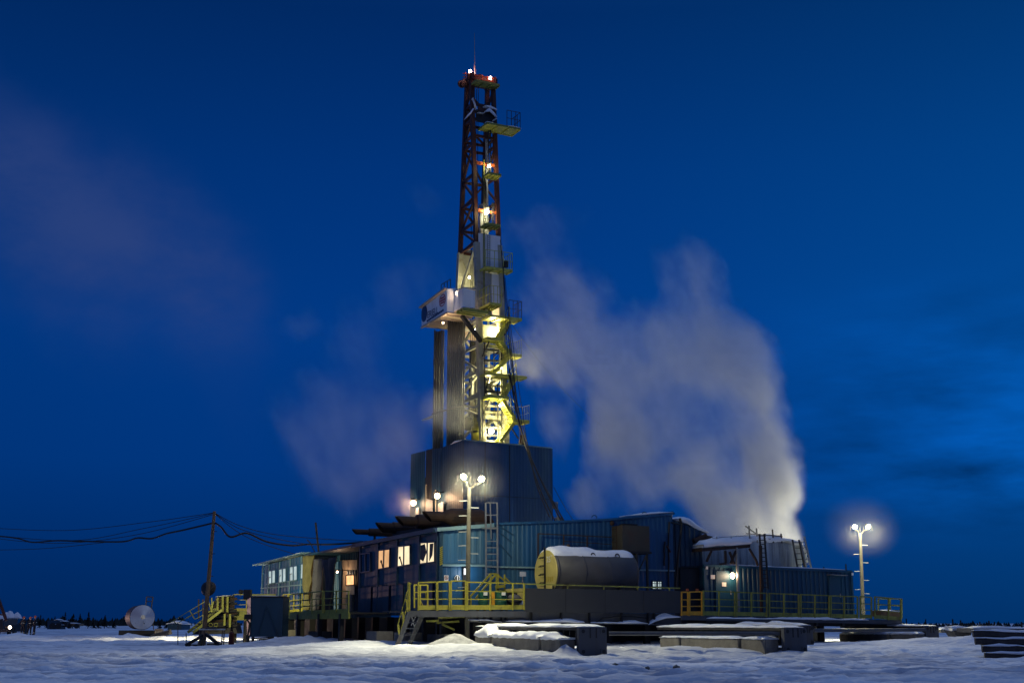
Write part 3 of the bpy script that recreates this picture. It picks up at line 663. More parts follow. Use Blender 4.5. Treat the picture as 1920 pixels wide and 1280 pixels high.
m_ = MB(); m_.prism([fpt(944, 490, .3), fpt(949, 491, .3), fpt(949, 503, .3), fpt(944, 502, .3)], OUTF * .3); m_.build('junction_box', GREYD, der)
# rear sheet seen through the left face
MB().prism([bpt(864, 466), bpt(895, 470), bpt(895, 545), bpt(862, 540)], LX * .05).build('rear_sheet', CREAM, der)
MB().prism([bpt(868, 598), bpt(900, 602), bpt(902, 640), bpt(868, 636)], LX * .05).build('rear_sheet', BEIGE, der)
# crown
cr = MB()
ctr = (FLt + FRt + BLt + BRt) / 4
for a, b in ((FLt, FRt), (BLt, BRt), (FLt, BLt), (FRt, BRt)): cr.bar(a + (a - b).normalized() * .3 + UP * .2, b + (b - a).normalized() * .3 + UP * .2, .2, .45)
cr.build('crown_block', RED, der)
m_ = MB(); q = P(866, 143, 81.2)
for s in (0, .14): m_.lathe(ctr - RX * 1.15 + RX * s + LX * (.4 - s), LX, [(0, .25), (.04, .28), (.12, .28), (.16, .25)], 16)
m_.lathe(ctr - RX * .1 - LX * .3 + UP * .35, LX, [(0, .28), (.2, .3), (.4, .28)], 16); m_.build('crown_sheave', RED, der)
m_ = MB()
for x, y0, y1 in ((873, 136, 150), (882, 136, 149), (905, 141, 155), (914, 143, 157), (922, 145, 157)):
    m_.bar(P(x, y1, 80.8), P(x, y0, 80.8), .05)
m_.bar(P(868, 138, 80.8), P(926, 148, 80.8), .05); m_.bar(P(868, 144, 80.8), P(926, 154, 80.8), .05); m_.build('crown_rail', REDL, der)
m_ = MB(); m_.tube(P(890.5, 148, 81), P(889.5, 62, 81), .04, 6, .015); m_.tube(P(891, 140, 81), P(890, 124, 81), .07, 6); m_.build('lightning_rod', GALV, der)
# beacons on the crown
for x, y, lab in ((881.5, 134.5, 'pinkish beacon lamp at the left end of the derrick crown'), (919.5, 147, 'pinkish beacon lamp at the right end of the derrick crown')):
    p = P(x, y, 80.9); o = thing('beacon_lamp', lab, 'lamp', p); MB().ball(p, .11, 8, (1, 1, 1.3)).build('lens', LAMPR, o); MB().tube(p - UP * .35, p - UP * .08, .05).build('stem', GREYD, o)
    lamp(o, p + OUTF * .3 + UP * .2, 14, (1, .30, .2), .1)
# platforms on the front face: picture corner list of the front edge, reaching out towards the viewer
def plat(fr, depth, m=YELP, th=.14, name='platform_deck', joists=3, o=.1):
    a, b = fpt(*fr[0], o), fpt(*fr[1], o); b = b.copy(); b.z = a.z
    mb = MB(); c = (a + b) / 2; L = (b - a).length; mb.box(c + OUTF * depth / 2 - UP * th / 2, (L, depth, .05), (RX, LX, UP))
    for s in (0, depth): mb.bar(a + OUTF * s - UP * th / 2, b + OUTF * s - UP * th / 2, .06, th)
    for s in range(joists + 1): q = a.lerp(b, s / joists); mb.bar(q - UP * (th / 2 + .03), q + OUTF * depth - UP * (th / 2 + .03), .06, th)
    d = mb.build(name, m, der); return a, b
def gard(a, b, h=1.0, m=YELP, n=3, mid=1, name='guard_rail', post=.032):
    mb = MB(); mb.bar(a + UP * h, b + UP * h, post)
    for k in range(mid): mb.bar(a + UP * h * (k + 1) / (mid + 1), b + UP * h * (k + 1) / (mid + 1), post * .8)
    for i in range(n + 1): q = a.lerp(b, i / n); mb.bar(q, q + UP * h, post)
    return mb.build(name, m, der)
a, b = plat(((884, 156), (928, 163)), .7, YELG); 
a, b = plat(((897, 241), (959, 254)), 1.3, YELG); gard(b + OUTF * 1.3, b, 1.1, GREYD); gard(a.lerp(b, .6) + OUTF * 1.3, b + OUTF * 1.3, 1.1, GREYD)
roundcap(FP, [a.lerp(b, .62) + OUTF * 1.3, b + OUTF * 1.3], OUTF, .6, .09, 41, der)
roundcap(FP, [a + OUTF * 1.3, a.lerp(b, .2) + OUTF * 1.3], OUTF, .3, .12, 43, der)
plat(((904, 330), (928, 335)), .9, YELG); plat(((901, 424), (927, 429)), .9, YELG)
a, b = plat(((899, 505), (949, 514)), .9); gard(a + OUTF * .9, b + OUTF * .9, 1.1); gard(b + OUTF * .9, b, 1.1)
a, b = plat(((899, 576), (921, 580)), 1.5); gard(a + OUTF * 1.5, b + OUTF * 1.5, 1.1); gard(a + OUTF * 1.5, a, 1.1)
a6, b6 = plat(((903, 597), (962, 607)), 1.2); gard(a6.lerp(b6, .6) + OUTF * 1.2, b6 + OUTF * 1.2, 1.1, RED); gard(b6 + OUTF * 1.2, b6, 1.1, RED)
# dark upper house with snow hanging on it
sheet([(892, 205), (931, 214), (933, 236), (893, 228)], .12, GREYD, 'dark_cladding')
sheet([(896, 200), (926, 207), (926, 214), (896, 208)], .2, RED, 'upper_frame')
MB().prism([bpt(873, 208), bpt(889, 205), bpt(891, 232), bpt(871, 236)], LX * .1).build('dark_cladding', GREYD, der)
for (pp, seed, h, dp) in (([(909, 200), (920, 203), (931, 207)], 51, .22, .3), ([(910, 211), (918, 209), (925, 216), (931, 221)], 52, .28, .25), ([(887, 186), (890, 197), (893, 205)], 53, .26, .5), ([(897, 211), (907, 213)], 54, .1, .3), ([(888, 205), (884, 212), (874, 222)], 56, .18, .3), ([(926, 226), (931, 224)], 57, .2, .2)):
    roundcap(FP, [fpt(x, y, .35) for x, y in pp], OUTF, dp, h, seed, der, 'clinging_snow', over=.1)
# stairs: (from, to) flights on the face and the small landings
STO = 1.15
def flight(p, q, w_=.6, m=YELP, o=.35, n=8):
    a, b = fpt(*p, o), fpt(*q, o); mb = MB()
    for s in (0, w_): mb.bar(a + OUTF * s, b + OUTF * s, .05, .22)
    for i in range(n): c = a.lerp(b, (i + .5) / n); mb.box(c + OUTF * w_ / 2, (.22, w_, .03), (RX, LX, UP))
    for s in (w_,):
        mb.bar(a + OUTF * s + UP * .95, b + OUTF * s + UP * .95, .026); mb.bar(a + OUTF * s + UP * .5, b + OUTF * s + UP * .5, .022)
        for i in range(4): c = a.lerp(b, i / 3); mb.bar(c + OUTF * s, c + OUTF * s + UP * .95, .026)
    mb.build('stair_flight', m, der)
def landing(x0, y0, x1, y1, dep, o=.3, rail=True):
    a, b = fpt(x0, y0, o), fpt(x1, y1, o); b = b.copy(); b.z = a.z
    mb = MB(); c = (a + b) / 2; mb.box(c + OUTF * dep / 2, (((b - a).length), dep, .06), (RX, LX, UP))
    for s in (0, dep): mb.bar(a + OUTF * s - UP * .06, b + OUTF * s - UP * .06, .05, .2)
    for e in (a, b): mb.bar(e - UP * .06, e + OUTF * dep - UP * .06, .05, .2)
    mb.build('stair_landing', YELP, der); return a, b
flight((948, 606), (929, 636)); landing(903, 637, 931, 637, .9)
flight((929, 640), (950, 668)); a, b = landing(945, 668, 966, 671, .9); gard(a.lerp(b, .3) , b, 1.0, GALV); gard(b + OUTF * .9, b, 1.0, GALV)
flight((948, 672), (918, 702)); a, b = plat(((899, 703), (974, 712)), 1.0)
flight((960, 712), (938, 744)); landing(905, 745, 942, 746, .9)
flight((933, 749), (958, 788)); a, b = landing(950, 790, 980, 793, .9); gard(a, b, 1.0, GALV); gard(b + OUTF * .9, b, 1.0, GALV)
flight((955, 796), (930, 830)); plat(((900, 832), (958, 838)), 1.0)
m_ = MB()
for x0, y0, x1, y1 in ((917, 640, 905, 668), (917, 706, 910, 735), (918, 748, 907, 775), (951, 790, 972, 822), (957, 795, 948, 820), (955, 612, 946, 628)):
    m_.bar(fpt(x0, y0, .9), fpt(x1, y1, .2), .07)
m_.build('landing_strut', GREYD, der)
m_ = MB()
for (x0, y0, x1, y1, wd) in ((906, 728, 948, 700, .2), (906, 768, 946, 812, .16), (932, 625, 950, 660, .1), (906, 715, 930, 742, .22), (950, 760, 906, 806, .14)):
    m_.bar(fpt(x0, y0, -.3), fpt(x1, y1, -.3), wd)
m_.build('white_diagonals', CREAM, der)
for (x0, y0, x1, y1) in ((945, 742, 946, 768),):
    MB().prism([fpt(944, 742, .1), fpt(951, 744, .1), fpt(953, 785, .1), fpt(947, 784, .1)], OUTF * .1).build('side_plate', WHT, der)
m_ = MB()
for x0, y0, y1, o_ in ((909.5, 640, 832, .25), (927, 645, 830, -.6), (934, 720, 830, .3), (941, 612, 830, .2), (914, 700, 832, -1.4)): m_.tube(fpt(x0 - 1, y0, o_), fpt(x0, y1, o_), .045, 6)
m_.build('riser_pipes', GREYD, der)
for y in (655, 675, 690, 722, 733, 760, 772, 800, 815):
    MB().bar(fpt(904, y, -.2), fpt(947, y + 2.5, -.2), .09, .13).build('girt', (CREAM, GREY)[y % 2], der)
for y in (660, 700, 735, 770, 805): MB().bar(fpt(905, y, -2.5), fpt(946, y + 2, -2.5), .14).build('girt', GREYD, der)
# ladders on the face
for (x0, x1, yt, yb, n) in ((914.5, 918.5, 440, 508, 18), (910, 913, 512, 598, 22), (916, 920, 240, 330, 20), (907, 911, 340, 425, 20), (923, 926, 380, 425, 10)):
    mb = MB()
    a0, a1, b0, b1 = fpt(x0, yt, .4), fpt(x0, yb, .4), fpt(x1, yt + .7, .4), fpt(x1, yb + .7, .4)
    mb.bar(a0, a1, .05); mb.bar(b0, b1, .05)
    for i in range(n): mb.bar(a0.lerp(a1, (i + .5) / n), b0.lerp(b1, (i + .5) / n), .035)
    mb.build('face_ladder', GREYD if yt < 430 else GREYL, der)
m_ = MB()
m_.tube(fpt(907, 300, .3), fpt(908, 595, .3), .06, 6); m_.build('standpipe', YELG, der)
m_ = MB()
for x in (880.5, 884, 887.5, 891): m_.tube(P(x + 6, 152, 81.6), P(x, 800, 81.5), .022, 5)
m_.build('drilling_line', CABLE, der)
m_ = MB(); m_.tube(fpt(912, 262, -.5), fpt(918, 820, -1.2), .09, 6); m_.tube(fpt(905, 385, -.4), fpt(906, 440, -.4), .28, 10); m_.build('kelly_hose', GREYL, der)
m_ = MB()
m_.bar(P(886, 640, 81.2), P(883, 790, 81.0), .28); m_.build('guide_post', GREYD, der)
m_ = MB(); 
for q in (((873, 688), (884, 688)), ((884, 688), (885, 697)), ((885, 697), (873, 708)), ((887, 697), (885, 740)), ((876, 719), (887, 721))): m_.bar(P(*q[0], 80.3), P(*q[1], 80.3), .13)
m_.build('white_frame', GREYL, der)
MB().bar(P(866, 592, 78.0), fpt(902, 640, .3), .22).build('board_strut', GREYD, der)
MB().path([P(872, 759, 80), P(888, 764, 79.6), fpt(903, 758, .1)], .06).build('cross_tie', GREYL, der)
MB().bar(P(880, 745, 80.5), fpt(903, 735, 0), .14).build('cross_tie', CREAM, der)
# traveling block at the foot
tb = thing('travelling_block', 'yellow travelling block with a big dark grooved sheave hanging low in the derrick', 'pulley block', P(893, 825, 79))
pc = P(881, 794, 80.6); m_ = MB().lathe(pc - RX * .1, (OUTW * .8 + OUTF * .6), [(-.1, .38), (-.06, .46), (.06, .46), (.1, .38)], 20); m_.build('sheave', BLK, tb)
qs = [(889, 777), (899, 780), (902, 795), (900, 806), (901, 815), (897, 835), (884, 835), (886, 815), (884, 806), (888, 796)]
MB().prism([P(x, y, 79.6) for x, y in qs], LX * .5 + RX * .15).build('cheek_plate', YEL, tb)
MB().prism([P(x, y, 79.56) for x, y in ((887, 806), (898, 807), (897, 810), (888, 811))], LX * .05).build('hook_slot', BLK, tb)
m_ = MB()
for x in (890, 893, 896, 899): m_.bar(P(x, 776, 79.3), P(x + .5, 783, 79.3), .05)
m_.build('line_guard', GREYD, tb)
# lamps in the derrick: visible ones first, then assumed work lamps
def dlamp(x, y, o, en, lab, r=.16, col=(1, .87, .40), em=LAMPY, light=True):
    p = fpt(x, y, o); t = thing('derrick_lamp', lab, 'lamp', p); MB().ball(p, r, 10).build('lens', em, t); m_ = MB(); m_.box(p + UP * (r + .06), (r * 2.2, r * 2, .08)); m_.bar(p + UP * (r + .06), p + UP * (r + .06) + LX * .5, .05); m_.build('bracket', GREYD, t)
    if light: lamp(t, p + OUTF * (r + .12), en, col, .15)
dlamp(917, 312, .35, 60, 'uppermost white lamp on the red derrick section, above a small platform', .11)
dlamp(912, 397, .3, 150, 'bright yellowish lamp in the middle of the derrick above the white sheeting', .17)
dlamp(921, 808, .2, 430, 'bright floodlight at the foot of the derrick below the lowest stair', .17)
dlamp(925, 624, -.7, 340, 'assumed work lamp half hidden under the wide olive landing in the derrick', .09)  # assumed, no fixture visible; added for the brightly lit lower mast
dlamp(915, 720, -.8, 340, 'assumed work lamp half hidden behind the middle stair landing in the derrick', .09)  # unseen source assumed behind the lit landings
dlamp(940, 690, .5, 120, 'small assumed work lamp under the right end of the middle stair landing', .06)  # assumed lamp, added to brighten the stairs from below
dlamp(938, 760, .6, 160, 'small assumed work lamp beside the lowest stair flight but one', .06)  # another assumed lamp, added for more light on the flights
dlamp(893, 618, -2.4, 70, 'assumed work lamp behind the racking board strut in the derrick', .08, (1, .75, .42))  # assumed and unseen; added to light the beige rear sheet
dlamp(880, 520, -2.0, 80, 'assumed work lamp lighting the cream rear sheet above the racking board', .07)  # unseen lamp, assumed from the lit cream sheet
# ---------------------------------------------------------------- racking board
BD = P(838, 560, 77.6); BDL = Line((BD.x, BD.y), LX); BDR = Line((BD.x, BD.y), RX)
rb = thing('racking_board', 'white boxed racking board with a blue and red lettered side, high on the derrick', 'platform', BD)
c = [BDL.pt(790.5, 577), BDL.pt(838, 541.5), BDL.pt(838, 584), BDL.pt(790.5, 611)]
# squared-up panel
tl, tr = BDL.hit(790.5, 577), BDL.hit(838, 541.5); bl, br = BDL.hit(790.5, 611), BDL.hit(838, 584)
MB().prism(c, RX * .06).build('lettered_panel', WHT, rb)
far = [k.copy() for k in c]
dep = 1.9
MB().prism([c[3] - UP * .02, c[2] - UP * .02, c[2] - UP * .02 + RX * dep, c[3] - UP * .02 + RX * dep], UP * -.05).build('soffit', BEIGE, rb)
m_ = MB(); m_.bar(c[0] + OUTW * .06, c[1] + OUTW * .06, .3, .1); m_.build('top_trim', BEIGE, rb)
m_ = MB()
for f in (.15, .4, .65, .9): a = c[3].lerp(c[2], f); m_.bar(a - UP * .1, a - UP * .1 + RX * dep, .1, .12)
m_.bar(c[3] - UP * .1, c[2] - UP * .1, .12, .12); m_.build('soffit_joists', BEIGE, rb)
m_ = MB(); t0, z0_ = BDR.hit(838, 541.5); t1 = BDR.t(853.5); zb_ = BDR.hit(838, 584)[1]
m_.ribbed(BDR, 0, 0.55, zb_, z0_, z0_ + .1, OUTF, .14, .02); m_.build('end_panel', WHT, rb)
p1 = BDR.at(.55, 0); l2 = Line((p1.x, p1.y), (RX * .8 + LX * .6)); l2b = l2
m_ = MB(); m_.ribbed(l2, 0, .75, zb_, z0_ + .1, z0_ + .1, OUTF, .14, .02); m_.build('end_panel', WHT, rb)
# the second small cabin of the board, nearer the mast
q0 = P(868, 560, 76.6); ql = Line((q0.x, q0.y), RX); qd = Line((q0.x, q0.y), LX)
t1 = ql.hit(891, 545)[0]; za, zb2 = ql.hit(868, 539)[1], ql.hit(868, 575)[1]
m_ = MB(); m_.ribbed(ql, 0, t1, zb2, za, za - .12, OUTF, .13, .02); m_.build('cabin_front', WHT, rb)
m_ = MB(); m_.ribbed(qd, 0, 1.6, zb2, za, za, OUTW, .2, .02); m_.build('cabin_side', WHT, rb)
m_ = MB(); m_.box((ql.at(0, zb2) + ql.at(t1, zb2)) / 2 + LX * .8 - UP * .06, (t1, 1.6, .06), (RX, LX, UP)); m_.build('cabin_floor', BEIGE, rb)
m_ = MB(); m_.box((ql.at(0, za) + ql.at(t1, za)) / 2 + LX * .8 , (t1 + .1, 1.7, .06), (RX, LX, UP)); m_.build('cabin_roof', GREYL, rb)
m_ = MB()
for s in (0, .4, .9): m_.bar(ql.at(-.1, zb2 - .2) + LX * s + OUTF * .2, ql.at(t1 + .8, zb2 - .25) + LX * s + OUTF * .2, .14, .2)
m_.build('cabin_bearers', YELG, rb)
m_ = MB()
for s in range(4): a = BDR.at(.3, z0_ + .1) + LX * (1.5 + s * .5) + RX * .6; m_.bar(a, a + UP * 1.0, .04)
m_.bar(BDR.at(.3, z0_ + 1.1) + LX * 1.5 + RX * .6, BDR.at(.3, z0_ + 1.1) + LX * 3.0 + RX * .6, .04); m_.build('top_rail', GREYD, rb)
for x, y in ((852, 551), (834, 603)):
    pass
text_part('lettering', 'ERIELL', rb, BDL.pt(801.5, 597) + OUTW * .02, -LX, UP, .62, INK)
m_ = MB(); g = BDL.pt(796, 588) + OUTW * .015; m_.lathe(g, OUTW, [(0, .46), (.02, .46)], 28)
m_.v = [Vector((v.x, v.y, g.z + (v.z - g.z) * 1.18)) for v in m_.v]; m_.build('round_blue_emblem', INK, rb)
m_ = MB()
for k in range(11):
    f0 = .32 + k * .058; a0 = BDL.pt(802, 601.5).lerp(BDL.pt(835, 579), (f0 - .32) / .66); m_.box(a0 + OUTW * .02, (.16, .03, .13), (LX, RX, UP))
m_.build('small_print_line', INK, rb)
m_ = MB(); g = BDL.pt(830, 563) + OUTW * .015
for r0, r1 in ((.40, .34),):
    n = 28; vs_ = []
    for rr in (r0, r1):
        for i in range(n): an = 2 * math.pi * i / n; vs_.append(g + LX * math.cos(an) * rr * 1.25 + UP * math.sin(an) * rr)
    m_.add(vs_ , [(i, (i + 1) % n, n + (i + 1) % n, n + i) for i in range(n)])
m_.v = [v + OUTW * .01 for v in m_.v]
for k in (-.16, 0, .16): m_.box(g + UP * k + OUTW * .01, (.75 - abs(k), .02, .09), (LX, RX, UP))
m_.build('red_oval_emblem', REDINK, rb)
for x, y, lab, l in ((852, 551, 'tiny warm lamp on the end of the racking board', BDR), (835, 603, 'tiny warm lamp under the racking board beside the pipes', BDR)):
    p = BDR.pt(x, y) + OUTF * .35 + (LX * .7 if y > 600 else UP * 0); o = thing('board_lamp', lab, 'lamp', p); MB().ball(p, .06, 8).build('lens', LAMPO, o); MB().bar(p + UP * .06, p + UP * .1 + LX * .4, .04).build('bracket', GREYD, o)
    lamp(o, p + OUTF * .15 - UP * .1, 45, (1, .72, .48), .08)
# ---------------------------------------------------------------- stands of drill pipe
def pipe_proto(ztop_, zbot):
    mb = MB(); h = ztop_ - zbot; prof = [(0, .06)]; k = 0
    for j in range(3):
        z = h * (j + .5) / 3; prof += [(z, .06), (z + .05, .085), (z + .4, .085), (z + .45, .06)]
    prof += [(h, .06)]; mb.lathe((0, 0, 0), UP, prof, 8); return mb
zt_ = P(850, 592, 79.5).z; zbp = 6.2
pp = pipe_proto(zt_, zbp).build('drill_pipe', PIPE, None, True)
lab_w = 'dark steel drill pipe standing in the wide right-hand stack under the racking board'
lab_n = 'dark steel drill pipe standing in the narrow left-hand stack under the racking board'
def rack(xa, xb, Y, rows, n, lab, grp, first=None, dz=0):
    out = []
    for r in range(rows):
        for i in range(n):
            x = xa + (xb - xa) * (i + .5) / n + random.uniform(-.5, .5); y_ = Y + r * .28 + random.uniform(-.05, .05)
            q = P(x, 720, y_); o = first if (first is not None and not out) else pp.copy()
            if o is not first: COL.objects.link(o)
            o.location = (q.x, q.y, zbp + dz + random.uniform(-.15, .1)); tag(o, lab, 'drill pipe', grp); out.append(o)
    return out
rack(838, 872, 79.6, 3, 9, lab_w, 'wide stack of drill pipe', pp)
rack(812.5, 832, 81.6, 3, 5, lab_n, 'narrow stack of drill pipe', None, -.5)
m_ = MB(); a = P(808, 783, 80.5); m_.prism([P(798, 784, 80.5), P(812, 778, 80.5), P(812, 783, 80.5), P(800, 785, 80.5)], LX * .8); tag(m_.build('racking_tie', GREYL, None), 'thin grey tie bracket sticking out left of the drill pipe stack', 'bracket')
MB().bar(P(810, 776, 80.2), P(874, 758, 79.0), .08).build('pipe_tie_bar', GREYD, rb)
# ---------------------------------------------------------------- hanging lines right of the derrick
LINES = [((938, 450), (972, 800)), ((941, 470), (962, 795)), ((944, 500), (968, 790)), ((947, 520), (977, 835)), ((950, 560), (980, 840)), ((953, 575), (988, 830))]
for i, (a, b) in enumerate(LINES):
    o = MB().path([P(*a, 79.3), P((a[0] + b[0]) / 2 - 1.5, (a[1] + b[1]) / 2, 78.5), P(*b, 78.2)], .02, 5).build('wire_rope', CABLE, None)
    tag(o, 'thin black wire rope hanging down the right side of the derrick', 'rope', 'wire ropes beside the derrick')
HOSE = [([(955, 690), (966, 760), (985, 830), (1010, 890), (1052, 976)], .05), ([(951, 695), (968, 750), (981, 805), (994, 850), (1005, 905), (1030, 968)], .035), ([(975, 800), (990, 850), (1012, 915), (1040, 975)], .04), ([(985, 835), (1015, 900), (1037, 940), (1058, 977)], .045)]
for i, (pts, r) in enumerate(HOSE):
    pp_ = [P(x, y, 77.5 - 12.5 * max(0, (y - 800)) / 176) for x, y in pts]
    # smooth through the points
    sm = []
    for k in range(len(pp_) - 1):
        p0, p1, p2, p3 = pp_[max(k - 1, 0)], pp_[k], pp_[k + 1], pp_[min(k + 2, len(pp_) - 1)]
        for j in range(6):
            t = j / 6; sm.append(.5 * ((2 * p1) + (p2 - p0) * t + (2 * p0 - 5 * p1 + 4 * p2 - p3) * t * t + (3 * p1 - p0 - 3 * p2 + p3) * t ** 3))
    sm.append(pp_[-1])
    o = MB().path(sm, r, 6).build('black_hose', CABLE, None); tag(o, ('thickest black hose draped over the blue tower skirt', 'thin black hose hanging lowest in front of the blue tower skirt', 'black hose between the others in front of the tower skirt', 'black hose running to the skirt\'s right corner by the roof')[i], 'hose', 'hoses draped over the tower skirt')
m_ = MB(); p = P(979, 829, 77.5); m_.lathe(p - RX * .12, RX, [(0, .25), (.05, .32), (.2, .32), (.25, .25)], 12); m_.box(p + UP * .2, (.3, .2, .5)); tag(m_.build('line_sheave', RUST, None), 'small rusty pulley hanging on the hoses right of the derrick', 'pulley')
m_ = MB(); m_.box(P(1041, 947, 68), (.3, .2, .35)); m_.bar(P(1041, 950, 68), P(1047, 975, 66), .06); m_.box(P(1048, 975, 66), (.4, .3, .3)); tag(m_.build('cable_clamp', GREYL, None), 'pale cable clamp on the hoses at the right corner of the tower skirt', 'clamp')
for i, (a, b, Ya, Yb, sag) in enumerate(((( 962, 612), (1170, 825), 80, 110, 3), ((1038, 912), (1075, 975), 77, 68, 0.2))):
    pts = [P(*a, Ya).lerp(P(*b, Yb), k / 12) - UP * sag * (1 - (2 * k / 12 - 1) ** 2) * .3 for k in range(13)]
    o = MB().path(pts, .02, 4).build('guy_wire', CABLE if i == 0 else RED, None); tag(o, ('thin guy wire slanting from the derrick into the steam', 'thin reddish wire at the right corner of the tower skirt')[i], 'wire')
# ================================================================ yard in front of the rig
def lerp2(a, b, x): return a[1] + (b[1] - a[1]) * (x - a[0]) / (b[0] - a[0])
def railpx(parent, ln, posts, top, bot, m=YEL, toe=True, nmid=2, pw=.06, o=OUTF):
    T = lambda x: ln.pt(x, lerp2(*top, x)); B = lambda x: ln.pt(x, lerp2(*bot, x))
    x0, x1 = posts[0], posts[-1]
    MB().bar(T(x0), T(x1), .055).build('handrail', m, parent)
    for k in range(nmid):
        f = (k + 1) / (nmid + 1) * .86 + .1
        MB().bar(T(x0).lerp(B(x0), 1 - f), T(x1).lerp(B(x1), 1 - f), .042).build('mid_rail', m, parent)
    if toe: MB().bar(B(x0).lerp(T(x0), .09) + o * .01, B(x1).lerp(T(x1), .09) + o * .01, .02, (T(x0) - B(x0)).length * .17).build('toe_board', m, parent)
    for x in posts: MB().bar(B(x) - UP * .02 + o * .035, T(x) + o * .035, pw, pw, o).build('post', m, parent)
zdk = FLN.hit(880, 1143)[1]
# front platform with its stair
pl = thing('work_platform', 'grey steel walkway with yellow railings beside the short stair and the floodlight pole', 'platform', base(FLN.at(2, 0), .15))
tF0, tF1 = FLN.t(767), FLN.t(985)
a, b = FLN.at(tF0, zdk), FLN.at(tF1, zdk)
MB().box((a + b) / 2 + LX * 1.5 - UP * .05, ((b - a).length, 3.0, .05), (RX, LX, UP)).build('deck', GREYD, pl)
m_ = MB(); m_.bar(a - UP * .16, b - UP * .16, .1, .24); m_.build('edge_beam', GREY, pl)
railpx(pl, FLN, [783.5, 818], ((783, 1091.5), (818, 1090.5)), ((783, 1143), (818, 1143)))
railpx(pl, FLN, [819.5, 842], ((819, 1090.5), (842, 1089.5)), ((819, 1143), (842, 1143)))
railpx(pl, FLN, [845, 872.5], ((845, 1088.5), (872, 1088.5)), ((845, 1143), (872, 1143)))
railpx(pl, FLN, [875.5, 918.5, 961, 982], ((875, 1090.5), (982, 1093.5)), ((875, 1143), (982, 1142)))
# return rails towards the shed at the left end
q = FLN.at(tF0, 0); RLN = Line((q.x, q.y), LX)
railpx(pl, RLN, [767, 765], ((768, 1092), (764, 1093.5)), ((768, 1143), (764, 1144)))
FL2 = FLN.off(LX * 1.1)
railpx(pl, FL2, [776, 787, 801], ((776, 1096), (801, 1096)), ((776, 1138), (801, 1138)), toe=False, nmid=2)
m_ = MB(); m_.path([FL2.pt(x, y) for x, y in ((783, 1108), (798, 1108.5), (799, 1122))], .03); m_.path([FL2.pt(x, y) for x, y in ((788, 1126), (792, 1134))], .03); m_.build('gate_latch_rail', YEL, pl)
# stair
st = thing('steel_stair', 'short open steel stair with yellow striped handrails leading from the snow up to the walkway', 'stairs', base(P(745, 1212, 53)))
SL = FLN.off(OUTF * .25); SL2 = FLN.off(OUTF * -.85)
MB().bar(SL.pt(744, 1212), SL.pt(768, 1148), .08, .2).build('stringer', GREY, st)
MB().bar(SL2.pt(768, 1206), SL2.pt(793, 1149), .08, .2).build('stringer', GREY, st)
for k in range(5):
    f = (k + .7) / 5.2; MB().box((SL.pt(744, 1212).lerp(SL.pt(768, 1148), f) + SL2.pt(768, 1206).lerp(SL2.pt(793, 1149), f)) / 2, (.26, 1.15, .04), (RX, LX, UP)).build('tread', GREY, st)
h = [SL.pt(x, y) for x, y in ((748, 1189), (746, 1170), (763, 1110), (767, 1105), (770, 1092))]
MB().path(h[1:], .028).build('handrail', YEL, st)
hl = [SL.pt(x, y) for x, y in ((749, 1188), (755, 1160), (763.5, 1123))]
MB().path([SL.pt(749.5, 1190), SL.pt(767, 1120)], .022).build('mid_rail', YEL, st)
for (x0, y0, x1, y1) in ((749, 1190, 746.5, 1170), (757.5, 1167, 754, 1146), (765, 1146, 761.5, 1123)):
    MB().bar(SL.pt(x0, y0), SL.pt(x1, y1), .07).build('baluster', YEL, st)
m_ = MB(); 
for q in (((771, 1172), (781, 1152)), ((771, 1152), (780, 1186)), ((786, 1155), (777, 1175))): m_.bar(SL2.pt(*q[0]), SL2.pt(*q[1]), .035)
m_.build('cross_brace', GREYL, st)
# under-deck frames and beams
sub = thing('rig_substructure', 'steel beams and blocks under the whole rig, coloured black for the shade there', 'substructure', base(BLN.at(8, 0), .1))
m_ = MB(); bulk(m_, BLN, .3, BLN.t(1600), LX * 4, 0.0, 1.33, 1.33, .6); m_.build('shade_plinth', BLK, sub)  # solid block, black so the shade under the deck is in its colour
m_ = MB(); bulk(m_, WLN, .3, WLN.t(490), RX * 3, 0.0, 1.4, 1.4, .6); m_.build('shade_plinth', BLK, sub)
for k in range(12): p = BLN.at(.4 + k * 2.1, 0) + LX * .35; MB().bar(p, p + UP * 1.34, .3, .2).build('stub_column', BLK, sub)  # columns take the same black, as shade under the deck
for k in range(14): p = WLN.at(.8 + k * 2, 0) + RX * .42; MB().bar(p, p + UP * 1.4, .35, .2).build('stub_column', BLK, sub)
gir = thing('deck_girder', 'grey steel girder with upright stiffeners and snow on its flange under the tank', 'girder', base(FLN.at(7, 0), .2))
G_ = FLN.off(LX * .25); a, b = G_.pt(877, 1144), G_.pt(1277, 1151); zb_ = G_.hit(1000, 1167)[1]
m_ = MB(); m_.prism([a, b, Vector((b.x, b.y, G_.hit(1277, 1170)[1])), Vector((a.x, a.y, G_.hit(877, 1163)[1]))], LX * .06); m_.build('web', GREY, gir)
m_ = MB(); m_.bar(G_.pt(877, 1164), G_.pt(1277, 1170.5), .3, .06); m_.build('flange', GREY, gir)
for x, y in ((894, 1164), (907, 1164), (920, 1164), (939, 1165), (948, 1165), (995, 1166), (1050, 1167), (1103, 1168), (1163, 1169), (1213, 1169.5), (1224, 1170)):
    MB().bar(G_.pt(x, y - 22) + OUTF * .1, G_.pt(x, y) + OUTF * .1, .05, .16, OUTF).build('stiffener', GREYD, gir)
GO = G_.off(OUTF * .17)
roundcap(GO, [GO.pt(877, 1162), GO.pt(915, 1162.5), GO.pt(940, 1166)], OUTF, .3, .10, 61, gir)
roundcap(GO, [GO.pt(948, 1164), GO.pt(1000, 1165.5), GO.pt(1095, 1166)], OUTF, .3, .11, 62, gir)
roundcap(GO, [GO.pt(1107, 1167), GO.pt(1160, 1168), GO.pt(1214, 1168)], OUTF, .3, .10, 63, gir)
